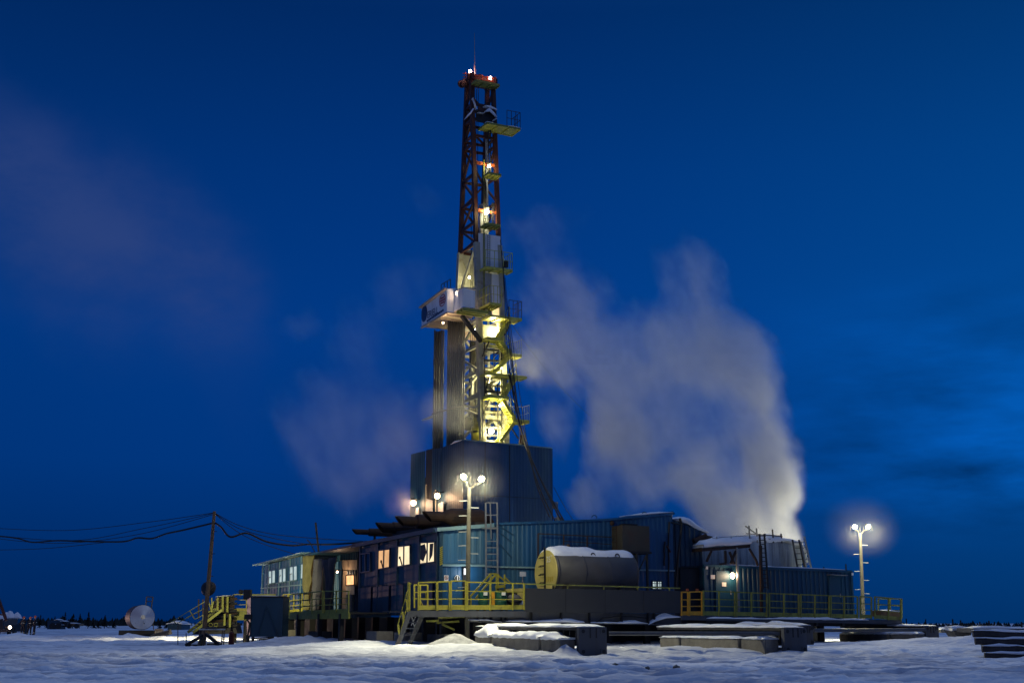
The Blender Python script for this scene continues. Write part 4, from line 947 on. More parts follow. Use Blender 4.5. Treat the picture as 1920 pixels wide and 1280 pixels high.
roundcap(GO, [GO.pt(1216, 1170), GO.pt(1230, 1163), GO.pt(1250, 1158), GO.pt(1276, 1157)], OUTF, .3, .14, 64, gir)
MB().path([GO.pt(x, y) for x, y in ((1116, 1167), (1130, 1158), (1150, 1155.5), (1180, 1154.5), (1212, 1158))], .03).build('cable', CABLE, gir)
# cross bits below the stair platform
m_ = MB()
for (x0, y0, x1, y1) in ((822, 1158, 905, 1155), (800, 1164, 822, 1163), (828, 1169, 852, 1180), (818, 1167, 860, 1164)): m_.bar(FL2.pt(x0, y0), FL2.pt(x1, y1), .08)
m_.build('under_bracing', YELG, pl)
# grey plated screen along the walkway with its handrail
scr = thing('plated_screen', 'plain dark grey plate screen along the walkway in front of the snow topped tank', 'screen', base(FLN.at(8, 0), .9))
c = [FLN.pt(983.5, 1102), FLN.pt(1275.5, 1107.5), FLN.pt(1275.5, 1149), FLN.pt(983.5, 1147)]
MB().prism([k + OUTF * .04 for k in c], LX * .05).build('plate', GREYP, scr)
m_ = MB()
for f in (.25, .5, .75): m_.bar(c[0].lerp(c[1], f) + OUTF * .042, c[3].lerp(c[2], f) + OUTF * .042, .015, .012, OUTF)
m_.build('plate_seam', GREYD, scr)
MB().bar(FLN.pt(983, 1094), FLN.pt(1275, 1102), .05).build('handrail', YELG, scr)
for x in (1064, 1132, 1196, 1255): MB().bar(FLN.pt(x, lerp2((983, 1094), (1275, 1102), x)), FLN.pt(x, lerp2((983, 1094), (1275, 1102), x) + 8), .05).build('post', YELG, scr)
# right-hand walkway
wk = thing('long_walkway', 'long walkway with olive yellow railing in front of the blue container cabin', 'platform', base(FLN.at(18, 0), .15))
m_ = MB(); a, b = FLN.pt(1277, 1153), FLN.pt(1690, 1161.5); m_.prism([a, b, b + LX * 2.9, a + LX * 2.9], UP * -.05); m_.build('deck', GREYD, wk)
m_ = MB(); m_.bar(a - UP * .1, b - UP * .12, .1, .2); m_.build('edge_beam', GREY, wk)
tp, bt = ((1316, 1107), (1611, 1118)), ((1316, 1153), (1611, 1158))
for ps in ([1318, 1347.5, 1377], [1380, 1408, 1437], [1441.5, 1469, 1496.5], [1500.5, 1527, 1554], [1557, 1582, 1607]): railpx(wk, FLN, ps, tp, bt, YELG, pw=.065)
railpx(wk, FLN, [1612, 1633], ((1612, 1117.5), (1633, 1119)), ((1612, 1158), (1633, 1159)), YELG)
railpx(wk, FLN, [1639.5, 1665, 1688], ((1639, 1118), (1688, 1122.5)), ((1639, 1159), (1688, 1163)), YELG)
q = FLN.pt(1688, 1160); EN = Line((q.x, q.y), LX); FE = FLN.off(LX * 2.6)
railpx(wk, FE, [1646, 1668, 1690], ((1646, 1122), (1690, 1122)), ((1646, 1157), (1690, 1158)), YELG, toe=False)
roundcap(FLN, [FLN.pt(1323, 1159) + OUTF * .1, FLN.pt(1450, 1160) + OUTF * .1, FLN.pt(1560, 1161.5) + OUTF * .1, FLN.pt(1625, 1162) + OUTF * .1], OUTF, .35, .09, 66, wk)
for lab, ps in (('narrow orange yellow gate next to the grey screen', [1277, 1289]), ('wider orange yellow gate left of the olive railing', [1292, 1315])):
    g = thing('safety_gate', lab, 'gate', base(FLN.pt(ps[0], 1153), 1.2)); railpx(g, FLN, ps, ((1277, 1109.5), (1315, 1108.5)), ((1277, 1153), (1315, 1153)), ORG)
for x, lab in ((1288.5, 'small red notice above the narrow orange gate'), (1307, 'small red notice above the wider orange gate')):
    tag(MB().prism([FLN.pt(x - 2.3, 1103), FLN.pt(x + 2.3, 1103), FLN.pt(x + 2.3, 1107.5), FLN.pt(x - 2.3, 1107.5)], OUTF * .02).build('notice', REDL, None), lab, 'notice')
# snowy frame below the right walkway
fr = thing('skid_frame', 'dark steel frame edged with snow under the olive walkway', 'frame', base(FLN.pt(1400, 1165), .3))
m_ = MB(); F3 = FLN.off(LX * .6); m_.prism([F3.pt(1323, 1159), F3.pt(1690, 1164), F3.pt(1690, 1174), F3.pt(1323, 1172)], LX * 1.5); m_.build('beam', GREYD, fr)
for x in (1395, 1470, 1530, 1580): MB().bar(F3.pt(x, 1162) + OUTF * .04, F3.pt(x, 1173) + OUTF * .04, .12, .1, OUTF).build('stiffener', GREY, fr)
# crate and snow at the walkway's end
o = thing('wooden_box', 'small pale box with snow on it at the far right end of the walkway', 'box', FE.pt(1662, 1156)); F4 = FLN.off(LX * 1.3)
m_ = MB(); m_.prism([F4.pt(1652, 1144), F4.pt(1688, 1147), F4.pt(1688, 1157), F4.pt(1652, 1155)], LX * .7); m_.build('box_body', WOOD, o); roundcap(F4, [F4.pt(1652, 1144), F4.pt(1688, 1147)], OUTF, .7, .08, 68, o)
# ---------------------------------------------------------------- tank
TKN = FLN.off(LX * 1.75); tt0 = TKN.hit(1024, 1072)[0]; tt1 = TKN.hit(1180, 1080)[0]
pc = TKN.pt(1024, 1073); rT = .98
TA = R_(31); td = Vector((math.cos(TA), math.sin(TA) * .92, 0)).normalized()
Lt = (TKN.at(tt1, 0) - TKN.at(tt0, 0)).length
tank = thing('fuel_tank', 'horizontal grey tank with a dull yellow end marked 25 and snow along its top', 'tank', (pc.x, pc.y, pc.z - rT))
m_ = MB().lathe(pc, td, [(0, rT), (Lt * .99, rT), (Lt, rT * .97)], 40); m_.build('shell', TANKG, tank, False)
for p in tank.children[0].data.polygons: p.use_smooth = len(p.vertices) == 4
m_ = MB().lathe(pc - td * .03, td, [(0, rT * .985), (.02, rT * 1.01), (.05, rT * 1.012)], 40); m_.build('end_plate', TANKY, tank)
ex = Vector((-td.y, td.x, 0)) * -1; 
def tp_(u, v, o=.045): return pc - td * o + ex * u + UP * v
m_ = MB(); m_.bar(tp_(0, -1, .07), tp_(0, 1.12, .07), .07, .06, td); m_.build('centre_post', BLK, tank)
for k in range(5):
    v = .63 - k * .37; m_ = MB(); m_.path([tp_(-.42, v + .03), tp_(-.4, v, .16), tp_(-.06, v, .16), tp_(-.04, v + .04)], .018, 5); m_.path([tp_(-.46, v + .06, .05), tp_(-.05, v + .07, .05)], .014, 5); m_.build('rung', BLK, tank)
m_ = MB(); m_.box(tp_(.68, -.66), (.12, .04, .15), (ex, td, UP)); m_.build('drain_valve', BLK, tank)
text_part('chalk_number', '25', tank, tp_(.12, .45, .052), ex, UP, .36, CHALK)
text_part('chalk_number', 'v', tank, tp_(.5, .66, .052), ex, UP, .2, CHALK)
m_ = MB()
for k in range(4): m_.box(tp_(.14 + k * .16, -.30 + .02 * (k % 2), .05), (.08, .01, .22), (ex, td, UP))
m_.build('faded_lettering', mat('faded_yellow', (.42, .33, .05), .6), tank)
for f in (.48, .78): p = pc + td * Lt * f + (-ex * 0 + (Vector((td.y, -td.x, 0)))) * .62 + UP * .72; MB().path([p + td * .12 * math.cos(a) + UP * (.16 * math.sin(a)) for a in [i * math.pi / 6 for i in range(7)]], .03).build('lifting_lug', BLK, tank)
MB().ball(pc + td * Lt * .27 + UP * (rT + .22), .1, 8).build('hatch_knob', RUST, tank)
for f in (.03, .35, .66, .985): MB().lathe(pc + td * Lt * f, td, [(-.03, rT - .01), (-.025, rT + .012), (.025, rT + .012), (.03, rT - .01)], 40, False).build('hoop', TANKG, tank)
# snow on the tank: shell over the crown
def tanksnow(parent, c, d, L, r, a0, a1, h, seed):
    mb = MB(); side = Vector((d.y, -d.x, 0)); nl = 46; na = 13; vs_ = []
    for i in range(nl):
        s = L * i / (nl - 1); lo = a0 + .18 * float(fbm(np.array([s * .9]), np.array([seed + .3]), seed, 3)[0]); 
        for j in range(na):
            f = j / (na - 1); an = lo + (a1 - lo) * f
            th = h * (math.sin(math.pi * min(1, f * 1.02)) ** .6) * (1 + 1.1 * float(fbm(np.array([s * .7]), np.array([f * 2.2 + seed]), seed + 2, 3)[0])) * min(1, .5 + min(i, nl - 1 - i) * .25) - (.05 if j in (0, na - 1) else 0)
            vs_.append(c + d * s + (side * math.cos(an) + UP * math.sin(an)) * (r + th))
    fs = [(i * na + j, (i + 1) * na + j, (i + 1) * na + j + 1, i * na + j + 1) for i in range(nl - 1) for j in range(na - 1)]
    fs += [tuple(range(na)), tuple(range((nl - 1) * na + na - 1, (nl - 1) * na - 1, -1))]
    return mb.add(vs_, fs).build('snow_cap', SNOW, parent, True)
tanksnow(tank, pc + td * .02, td, Lt - .1, rT, .80, 2.6, .17, 5)
m_ = MB()
for f in (.12, .8): p = pc + td * Lt * f; m_.box(p - UP * (rT * .8 + .3), (.25, 1.8, 1.2), (td, Vector((-td.y, td.x, 0)), UP))
m_.build('cradle', GREYD, tank)
# small square tank on legs beside the shed
BX = BLN.off(OUTF * .95); bx = thing('header_tank', 'dark olive square tank on legs with a side ladder, against the long shed', 'tank', base(BX.at(BX.t(1190), 0), 1.6))
DK = mat("dark_olive_paint", (.045, .04, .028), .6, var=.25, stain=(.06, .035, .02))
q = BX.pt(1170, 1010); SD = Line((q.x, q.y), LX)
t0, t1 = BX.t(1170), BX.t(1221.5); zt = BX.hit(1170, 984)[1]; zb_ = BX.hit(1170, 1032.5)[1]
ls = abs(SD.t(1145.5))
m_ = MB(); bulk(m_, BX, t0, t1, LX * ls, zb_, zt, zt, 0); m_.build('body', DK, bx)
m_ = MB(); m_.box((BX.at(t0, zb_) + BX.at(t1, zb_)) / 2 + LX * ls / 2 - UP * .05, (t1 - t0 + .15, ls + .1, .1), (RX, LX, UP)); m_.box((BX.at(t0, zt) + BX.at(t1, zt)) / 2 + LX * ls / 2 + UP * .06, (.7, .5, .1), (RX, LX, UP)); m_.build('rim', BLK, bx)
for t, s in ((t0 + .1, .1), (t1 - .1, .1), (t0 + .1, ls - .1), (t1 - .1, ls - .1)): a = BX.at(t, zb_) + LX * s; MB().bar(a, Vector((a.x, a.y, 1.6)), .09).build('leg', DK, bx)
m_ = MB(); m_.bar(BX.at(t0 + .1, zb_) + OUTF * .0, BX.at((t0 + t1) / 2, zb_ - .9), .06); m_.bar(BX.at((t0 + t1) / 2, zb_), BX.at((t0 + t1) / 2, 1.6), .09); m_.bar(BX.at(t1 - .1, zb_), BX.at((t0 + t1) / 2 + .1, zb_ - .9), .04); m_.build('bracing', DK, bx)
m_ = MB()
for s in (.4, .9): m_.bar(SD.at(ls * s, zb_) + OUTW * .08, SD.at(ls * s, zt) + OUTW * .08, .04)
for k in range(4): z = zb_ + (zt - zb_) * (k + .5) / 4; m_.bar(SD.at(ls * .4, z) + OUTW * .08, SD.at(ls * .9, z) + OUTW * .08, .04)
m_.build('side_ladder', RUST, bx)
MB().ball(BX.at(t0, zt + .15) + LX * ls * .7, .12, 8).build('filler_cap', RUST, bx)
# railing above the tank
rl = thing('roof_railing', 'thin dark rusty railing running along the long shed above the tank', 'railing', base(BX.at(BX.t(1080), 0), 3.5)); B5 = BLN.off(OUTF * .3)
MB().bar(B5.pt(1009, 1000), B5.pt(1146, 1006.5), .05).build('handrail', RUST, rl); MB().bar(B5.pt(1057, 1014), B5.pt(1146, 1020), .035).build('mid_rail', RUST, rl)
for x in (1009, 1057, 1101): MB().bar(B5.pt(x, lerp2((1009, 1000), (1146, 1006.5), x)), B5.pt(x, 1060), .05).build('post', RUST, rl)
# caged ladder on the shed front
B6 = BLN.off(OUTF * .35); cl_ = thing('caged_ladder', 'tall galvanised ladder rising above the shed roof beside the floodlight pole', 'ladder', B6.pt(915, 1088))
for x in (911.5, 933): MB().bar(B6.pt(x, 1088), B6.pt(x - 1, 942), .06).build('stile', GALV, cl_)
MB().bar(B6.pt(921, 1010), B6.pt(919, 942), .045).build('stile', GALV, cl_)
for y in (942, 965, 990, 1014, 1026, 1038, 1050, 1062, 1075): MB().bar(B6.pt(911.5, y), B6.pt(933, y), .045).build('rung', GALV, cl_)
MB().box(B6.pt(922, 989) + LX * .2, (.75, .25, .07), (RX, LX, UP)).build('tread_plate', GALV, cl_)
m_ = MB()
for k, (x0, y0, x1, y1) in enumerate(((938, 988, 962, 1003), (938, 1000, 960, 1018), (936, 1020, 958, 1045))): m_.bar(BLN.pt(x0, y0) + OUTF * .08, BLN.pt(x1, y1) + OUTF * .08, .03)
m_.build('wall_stay', BLUED, cl_)
# yellow step-over behind the railing
so = thing('step_over', 'yellow A-shaped step-over stair behind the front railing', 'stairs', FL2.pt(905, 1138)); FM = FLN.off(LX * 2.0)
for (q, w_) in ((((879, 1121), (920, 1075)), .07), (((892, 1121), (930, 1075)), .07), (((920, 1075), (930, 1075)), .06), (((930, 1075), (951, 1092)), .06), (((945, 1080), (960, 1095)), .05)):
    MB().bar(FM.pt(*q[0]), FM.pt(*q[1]), w_).build('handrail', YEL, so)
for x, y in ((920, 1075), (934, 1075), (931, 1078), (946, 1076), (883, 1120)): MB().bar(FM.pt(x, y), FM.pt(x, 1139), .055).build('post', YEL, so)
# drums and clutter behind the railing
FD = FLN.off(LX * .9); dr = None
for x0, x1, yt, yb, lab in ((897, 915, 1107, 1138, 'smaller dark green drum with a white paper label behind the railing'), (928, 950, 1107, 1138, 'larger dark green drum with a white label behind the railing, nearer the grey screen')):
    c = FD.pt((x0 + x1) / 2, yb); r = (FD.t(x1) - FD.t(x0)) / 2 * .95; h = FD.hit(x0, yt)[1] - c.z
    d = thing('steel_drum', lab, 'drum', c); prof = [(0, r)]
    for f in (.33, .66): prof += [(h * f - .02, r), (h * f, r * 1.03), (h * f + .02, r)]
    MB().lathe(c, UP, prof + [(h, r)], 20).build('shell', GREEN, d); q = c + OUTF * r * .9 + UP * h * .82; MB().box(q + OUTF * .12 * r, (.17, .03, .14), (RX, LX, UP)).build('paper_label', SIGNW, d)
for (x, y, w_, h_, m, nm, lab) in ((924.5, 1125, .12, .75, ORG, 'orange_post', 'short orange post between the two green drums'), (964, 1124, .7, .5, TARPG, 'covered_bundle', 'snowy grey bundle between the green drum and the grey screen'), (975, 1132, .4, .35, SNOW, 'snow_clump', 'clump of snow at the left edge of the grey screen')):
    c = FD.pt(x, y); mb = MB()
    if m is ORG: mb.box(c, (w_, .08, h_), (RX, LX, UP))
    else: mb.ball(c, w_ / 2, 10, (1, .7, h_ / w_))
    tag(mb.build(nm, m, None, m is not ORG), lab, 'post' if m is ORG else ('bundle' if m is TARPG else 'snow clump'))
bl = thing('machine_hood', 'olive machine hood with a lit top behind the railing left of the tank', 'machine', FM.pt(960, 1135))
MB().prism([FM.pt(x, y) for x, y in ((940, 1104), (981, 1102), (981, 1136), (975, 1136), (970, 1112), (940, 1108))], LX * .5).build('hood', TANKY, bl); MB().bar(FM.pt(930, 1100) , FM.pt(944, 1098), .2, .12).build('lit_rim', YEL, bl)
MB().prism([FM.pt(x, y) for x, y in ((940, 1108), (970, 1108), (970, 1137), (940, 1137))], LX * .4).build('grille', BLK, bl)
# signs
def quadsign(ln, o, x0, y0, x1, y1, m, name, lab, cat='sign'):
    t = thing(name, lab, cat, ln.pt((x0 + x1) / 2, y1)); MB().prism([ln.pt(*k) + o for k in ((x0, y0), (x1, y0), (x1, y1), (x0, y1))], OUTF * .015).build('plate', m, t); return t
s = quadsign(BLN, OUTF * .06, 831.5, 1078, 839.5, 1089.5, SIGNW, 'safety_sign', 'white sign with a red ring on the pale blue wall')
c = BLN.pt(835.5, 1082.5) + OUTF * .08; m_ = MB(); n = 20; vs_ = [c + RX * math.cos(2 * math.pi * i / n) * r + UP * math.sin(2 * math.pi * i / n) * r for r in (.085, .06) for i in range(n)]
m_.add(vs_, [(i, (i + 1) % n, n + (i + 1) % n, n + i) for i in range(n)]); m_.bar(c - RX * .05 + UP * .05, c + RX * .05 - UP * .05, .02, .005, OUTF); m_.build('red_ring', REDINK, s)
m_ = MB(); m_.box(c + OUTF * .002, (.03, .004, .07), (RX, LX, UP)); m_.build('figure', BLK, s)
s = thing('round_sign', 'round dark sign with a white upright bar and white rim on the blue wall', 'sign', BLN.pt(856, 1088))
c = BLN.pt(856, 1083) + OUTF * .07; MB().lathe(c, OUTF, [(0, .125), (.015, .125)], 24).build('rim', SIGNW, s); MB().lathe(c + OUTF * .016, OUTF, [(0, .105), (.01, .105)], 24).build('face', BLK, s); MB().box(c + OUTF * .032 - UP * .01, (.045, .01, .19), (RX, LX, UP)).build('bar', SIGNW, s)
s = thing('wall_lamp', 'small bright white wall lamp beside the floodlight pole on the blue wall', 'lamp', BLN.pt(869, 1078)); MB().box(BLN.pt(868.8, 1071) + OUTF * .2, (.1, .1, .26), (RX, LX, UP)).build('lens', emit('white_wall_lens', (.9, .95, 1), 2.2), s); MB().box(BLN.pt(868.8, 1071) + OUTF * .12, (.16, .1, .34), (RX, LX, UP)).build('bracket', GREYD, s)
lamp(s, BLN.pt(868.8, 1074) + OUTF * .5, 12, (.9, .95, 1), .06)
s = thing('post_sign', 'blank grey sign plate on a post at the left end of the grey screen', 'sign', FLN.pt(981, 1094)); MB().prism([FLN.pt(*k) for k in ((974.5, 1071), (986, 1071.5), (986, 1080), (974.5, 1080))], OUTF * .02).build('plate', mat('sign_grey', (.28, .29, .33), .5), s); MB().bar(FLN.pt(980.5, 1094) + LX * .03, FLN.pt(980.5, 1074) + LX * .03, .05).build('post', GREY, s)
m_ = MB(); m_.prism([BLN.pt(*k) + OUTF * .05 for k in ((880, 1062), (903, 1062), (903, 1140), (880, 1140))], OUTF * .02); m_.build('door', BLUE, mach)
m_ = MB(); m_.bar(BLN.pt(869, 1078) + OUTF * .06, BLN.pt(869, 1140) + OUTF * .06, .12, .04, OUTF); m_.build('door_gap', BLK, mach)
# ---------------------------------------------------------------- skid beams with end plates, concrete blocks, snow
def skid(xe, ye0, ye1, Y, wpx, tleft, lab, snowh, plate=True, seed=1, ye_beam=None):
    c = P(xe, ye1, Y); h = P(xe, ye0, Y).z - c.z; w_ = wpx / 2400 * Y * .977 / .893
    t = thing('skid_beam', lab, 'beam', (c.x, c.y, c.z)); L = 0
    ln = Line((c.x - RX.x * w_ / 2, c.y - RX.y * w_ / 2), LX)
    L = ln.t(tleft); zt = c.z + h
    # end plate box
    mb = MB().box((c.x, c.y, c.z + h / 2), (w_, .18, h), (RX, LX, UP)); pb = mb.build('end_plate', GREY, t)
    m = MB()
    for sx in (-1, 1):
        for sz in (-1, 1): m.box(Vector((c.x, c.y, c.z + h / 2)) + RX * sx * w_ * .37 + UP * sz * h * .36 + OUTF * .1, (w_ * .22, .04, h * .2), (RX, LX, UP))
    m.build('corner_plate', GREY, pb)
    m = MB()
    for sx in (-1, 1):
        for sz in (-1, 1): m.lathe(Vector((c.x, c.y, c.z + h / 2)) + RX * sx * w_ * .37 + UP * sz * h * .36 + OUTF * .121, OUTF, [(0, .07), (.01, .07)], 10)
    m.build('bolt_hole', BLK, pb)
    m = MB()
    for sx in (-.1, .12): m.bar(Vector((c.x, c.y, c.z + h * .62)) + RX * sx * w_ + OUTF * .1, Vector((c.x, c.y, c.z + h * .98)) + RX * sx * w_ + OUTF * .1, .04, .02, OUTF)
    m.build('lug', GREYD, pb)
    a = Vector((c.x, c.y, zt - .05)); b = a + LX * L
    MB().bar(a + LX * .1, b, w_ * 1.0, .1).build('top_flange', GREYD, t)
    MB().bar(a + LX * .1 - UP * .3, b - UP * .3, .16, .5).build('web', GREYD, t)
    m = MB()
    k = .3
    while k < L: m.box(a + LX * k - UP * .28 , (w_ * .86, .05, .44), (RX, LX, UP)); k += .45
    m.build('stiffeners', GREYD, t)
    MB().bar(a + LX * .1 - UP * .55, b - UP * .55, w_ * .8, .08).build('bottom_flange', GREYD, t)
    la = a + UP * .05 - RX * w_ / 2
    roundcap(ln, [la + LX * L, la + LX * .02], OUTW, w_, snowh, seed, t, over=.05)
    return t, ln, w_, c, h
DRIFTS += [(P(760, 1210, 51).x, 50.5, 3, 1.2, .12)]
s1 = skid(1110, 1175, 1228, 46.5, 53, 893, 'grey skid beam with a big bolted end plate, nearest to the camera in the middle', .10, seed=71)
s2 = skid(1490, 1176, 1223, 48.2, 47, 1232, 'snow topped skid beam ending in a bolted plate, below the orange gates', .10, seed=72)
s3 = skid(1747, 1173, 1206, 63, 29, 1575, 'farther skid beam ending in a plain plate below the right end of the walkway', .10, seed=73)
s4 = skid(1514, 1172, 1208, 54, 20, 1376, 'second skid beam partly behind the one below the orange gates', .12, seed=74)
for nm, (x0, y0, x1, y1, Ya, Yb), r, lab in (('steel_pipe', (1142, 1187, 1462, 1187, 49, 48.2), .075, 'long grey pipe lying between the two nearer skid beams'), ('steel_pipe', (1526, 1181, 1735, 1180, 58, 62.5), .08, 'grey pipe running to the farther right skid beam')):
    tag(MB().tube(P(x0, y0, Ya), P(x1, y1, Yb), r).build(nm, GREY, None), lab, 'pipe')
def blocks(xr, yr, Y, spans, top, bot, labs, grp, snowh, seed):
    c = P(xr, yr, Y); ln = Line((c.x, c.y), LX)
    for i, (x0, x1) in enumerate(spans):
        a, b = ln.t(x0), ln.t(x1); zt0 = ln.hit(x0, lerp2(*top, x0))[1]; zt1 = ln.hit(x1, lerp2(*top, x1))[1]
        t = thing('concrete_block', labs[i], 'block', (ln.at((a + b) / 2, 0).x, ln.at((a + b) / 2, 0).y, .1), grp)
        mb = MB(); z_ = min(ln.hit(x1, lerp2(*bot, x1))[1], ln.hit(x0, lerp2(*bot, x0))[1]) - .25
        bulk(mb, ln, a, b, RX * .62, z_, zt0, zt1, 0); o = mb.build('block_body', CONC, t)
        bm_ = bmesh.new(); bm_.from_mesh(o.data); bmesh.ops.bevel(bm_, geom=bm_.edges[:], offset=.025, segments=2, affect='EDGES'); bm_.to_mesh(o.data); bm_.free()
        A_, B_ = (ln.at(a - .04, zt0), ln.at(b + .04, zt1)) if a < b else (ln.at(a - .04, zt0), ln.at(b + .04, zt1))
        sp = roundcap(ln, [A_, A_.lerp(B_, .33), A_.lerp(B_, .66), B_], OUTW, .66, snowh[i], seed + i, t, over=.07, step=.12)
labs1 = ['short concrete block with the tallest snow cap, left end of the middle row', 'long concrete block with wavy snow cap in the middle row', 'concrete block at the right end of the middle row, snow sliding off it']
blocks(1050, 1205, 46.3, [(890.5, 919), (922.5, 1010), (1014, 1049)], ((890, 1192), (1049, 1199)), ((890, 1210), (1049, 1217)), labs1, 'concrete blocks in the middle row', [.34, .22, .2], 81)
labs2 = ['short concrete block half buried, left end of the row under the orange gates', 'long concrete block in the row under the orange gates', 'concrete block nearest the end plate in the row under the orange gates']
blocks(1434, 1205, 48.0, [(1236.5, 1272), (1276, 1383), (1388, 1433)], ((1236, 1194), (1433, 1198)), ((1236, 1208), (1433, 1214)), labs2, 'concrete blocks under the orange gates', [.1, .1, .12], 91)
labs3 = ['long concrete block under the right end of the walkway', 'shorter concrete block beside the farther skid beam end']
blocks(1716, 1197, 62.4, [(1572, 1666), (1668.5, 1714)], ((1572, 1188), (1716, 1188)), ((1572, 1203), (1716, 1203)), labs3, 'concrete blocks under the right walkway', [.14, .14], 97)
# dark blocks under the windowed shed
for i, (x, y, w_, h_, lab) in enumerate(((712, 1187, 1.3, .8, 'dark concrete footing beneath the warm lit windows'), (765, 1190, 1.2, .75, 'dark concrete footing behind the short stair'), (835, 1192, 2.0, .6, 'dark concrete footing right of the short stair'), (600, 1186, 1.5, .7, 'dark concrete footing under the left walkway'), (545, 1180, 1.0, .8, 'yellow lit concrete footing under the left walkway'))):
    Y = (60, 56, 55, 68, 72)[i]; q = P(x, y, Y); t = MB().box((q.x, q.y, .35), (w_, .8, h_), (LX, RX, UP)).build('concrete_footing', CONC, None); tag(t, lab, 'footing', )
# tarp and snow heap by the stair
tp = MB(); q = P(820, 1200, 51.5); n = 14; vs_ = []
for i in range(n):
    for j in range(n):
        u, v = i / (n - 1), j / (n - 1); x = q.x - 1.3 + 3.2 * u; y = q.y - .9 + 1.8 * v
        vs_.append((x, y, gz1(x, y) - .05 + .55 * math.exp(-((u - .62) / .28) ** 2 - ((v - .6) / .35) ** 2) + .06 * float(fbm(np.array([u * 6]), np.array([v * 6]), 7)[0])))
tp.add(vs_, [(i * n + j, (i + 1) * n + j, (i + 1) * n + j + 1, i * n + j + 1) for i in range(n - 1) for j in range(n - 1)])
tag(tp.build('snowy_tarp', mat('tarp_snow_grey', (.34, .35, .36), .8, var=.4, vscale=2.5, bump=.5), None, True), 'crumpled grey tarp half covered with snow right of the short stair', 'tarp')
# logs on the right
lgs = 0
LOGN = ['lowest', 'second', 'third', 'topmost']
for lay in range(4):
    for k in range(2):
        x0 = (1846, 1841, 1828, 1824)[lay] + k * 10 ; yb = 1228 - lay * 13.5
        Y = 44.5 + k * .55 + lay * .15; a = P(x0, yb, Y); b = P(1990 + k * 8, yb + 3, Y - .4)
        t = thing('log', ('snow dusted dark log, %s layer of the stack, %s side' % (LOGN[lay], 'near' if k == 0 else 'far')), 'log', (a.x, a.y, a.z - .1), 'logs stacked at the right edge')
        n = 9; mb = MB(); pts = [a.lerp(b, i / n) + UP * random.uniform(-.02, .02) for i in range(n + 1)]
        mb.path(pts, .125, 9); mb.build('trunk', LOG, t, False)
        if k == 0 or lay == 3: roundcap(None, [p + UP * .09 - Vector((0, .1, 0)) for p in pts], Vector((0, -1, 0)), .2, .07, 101 + lay * 2 + k, t)
# separate concrete trough and mound, right
bt_ = thing('concrete_trough', 'single olive lit concrete block with ragged snow on top, between skid beam and log stack', 'block', base(P(1803, 1195, 62)))
m_ = MB(); q = P(1803, 1186, 60); m_.prism([P(1786, 1180, 60), P(1823, 1180, 60), P(1820, 1193, 60), P(1794, 1193, 60)], Vector((0, 1.2, 0))); m_.build('block_body', CONC, bt_)
roundcap(None, [P(1785, 1181, 60), P(1800, 1180, 60), P(1823, 1180, 60)], Vector((0, -1, 0)), 1.0, .3, 111, bt_)
b2 = thing('concrete_slab', 'low dark slab with a little snow left of the concrete block at the right', 'slab', base(P(1775, 1180, 66))); m_ = MB(); m_.prism([P(1764, 1179, 66), P(1790, 1179, 66), P(1790, 1186, 66), P(1764, 1185, 66)], Vector((0, 2, 0))); m_.build('slab_body', CONC, b2); roundcap(None, [P(1764, 1179.5, 66), P(1788, 1179.5, 66)], Vector((0, -1, 0)), 1.5, .15, 112, b2)
b3 = thing('concrete_slab', 'grey slab showing behind the log stack at the right edge', 'slab', base(P(1880, 1180, 58))); m_ = MB(); m_.prism([P(1822, 1177, 58), P(1945, 1178, 58), P(1945, 1186, 58), P(1822, 1185, 58)], Vector((0, 2, 0))); m_.build('slab_body', CONC, b3); roundcap(None, [P(1824, 1177.5, 58), P(1943, 1178, 58)], Vector((0, -1, 0)), 1.5, .08, 113, b3)
DRIFTS += [(P(1790, 1200, 57).x, 57.5, 2.2, 2.0, .28), (P(1830, 1200, 56).x, 55.5, 1.0, 1.2, .3), (P(960, 1215, 49).x, 47.6, 2.6, 1.0, .16), (P(1062, 1215, 46.4).x, 46.2, .45, .5, .4), (P(1330, 1210, 49.5).x, 49, 3.4, .9, .12), (P(1640, 1210, 58).x, 58.5, 3.6, 1.6, .12), (P(700, 1208, 56).x, 55, 3, 1.6, .22), (P(540, 1200, 62).x, 64, 2.5, 2, .3), (P(870, 1205, 51.5).x, 51.6, 1.6, .8, .2), (P(1190, 1212, 50).x, 49.6, 2, .9, .1)]
for i, (x, y, r) in enumerate(((1268, 1246, .055), (1214, 1247, .035), (1201, 1246, .03), (1178, 1235, .05), (1153, 1243, .05), (1094, 1244, .05))):
    Y = CAMH * 2400 / (y - 1168); q = P(x, y, Y); o = MB().ball((q.x, q.y, gz1(q.x, q.y) + r * .4), r * 1.6, 7, (1.3, 1, .8)); 
    for j, v in enumerate(o.v): v += Vector((random.uniform(-.2, .2), random.uniform(-.2, .2), random.uniform(-.2, .2))) * r
    tag(o.build('frozen_clod', CONC, None), ('largest dark frozen clod on the snow in the right foreground' if i == 0 else 'small dark frozen clod on the foreground snow'), 'clod', 'frozen clods on the snow' if i else None)
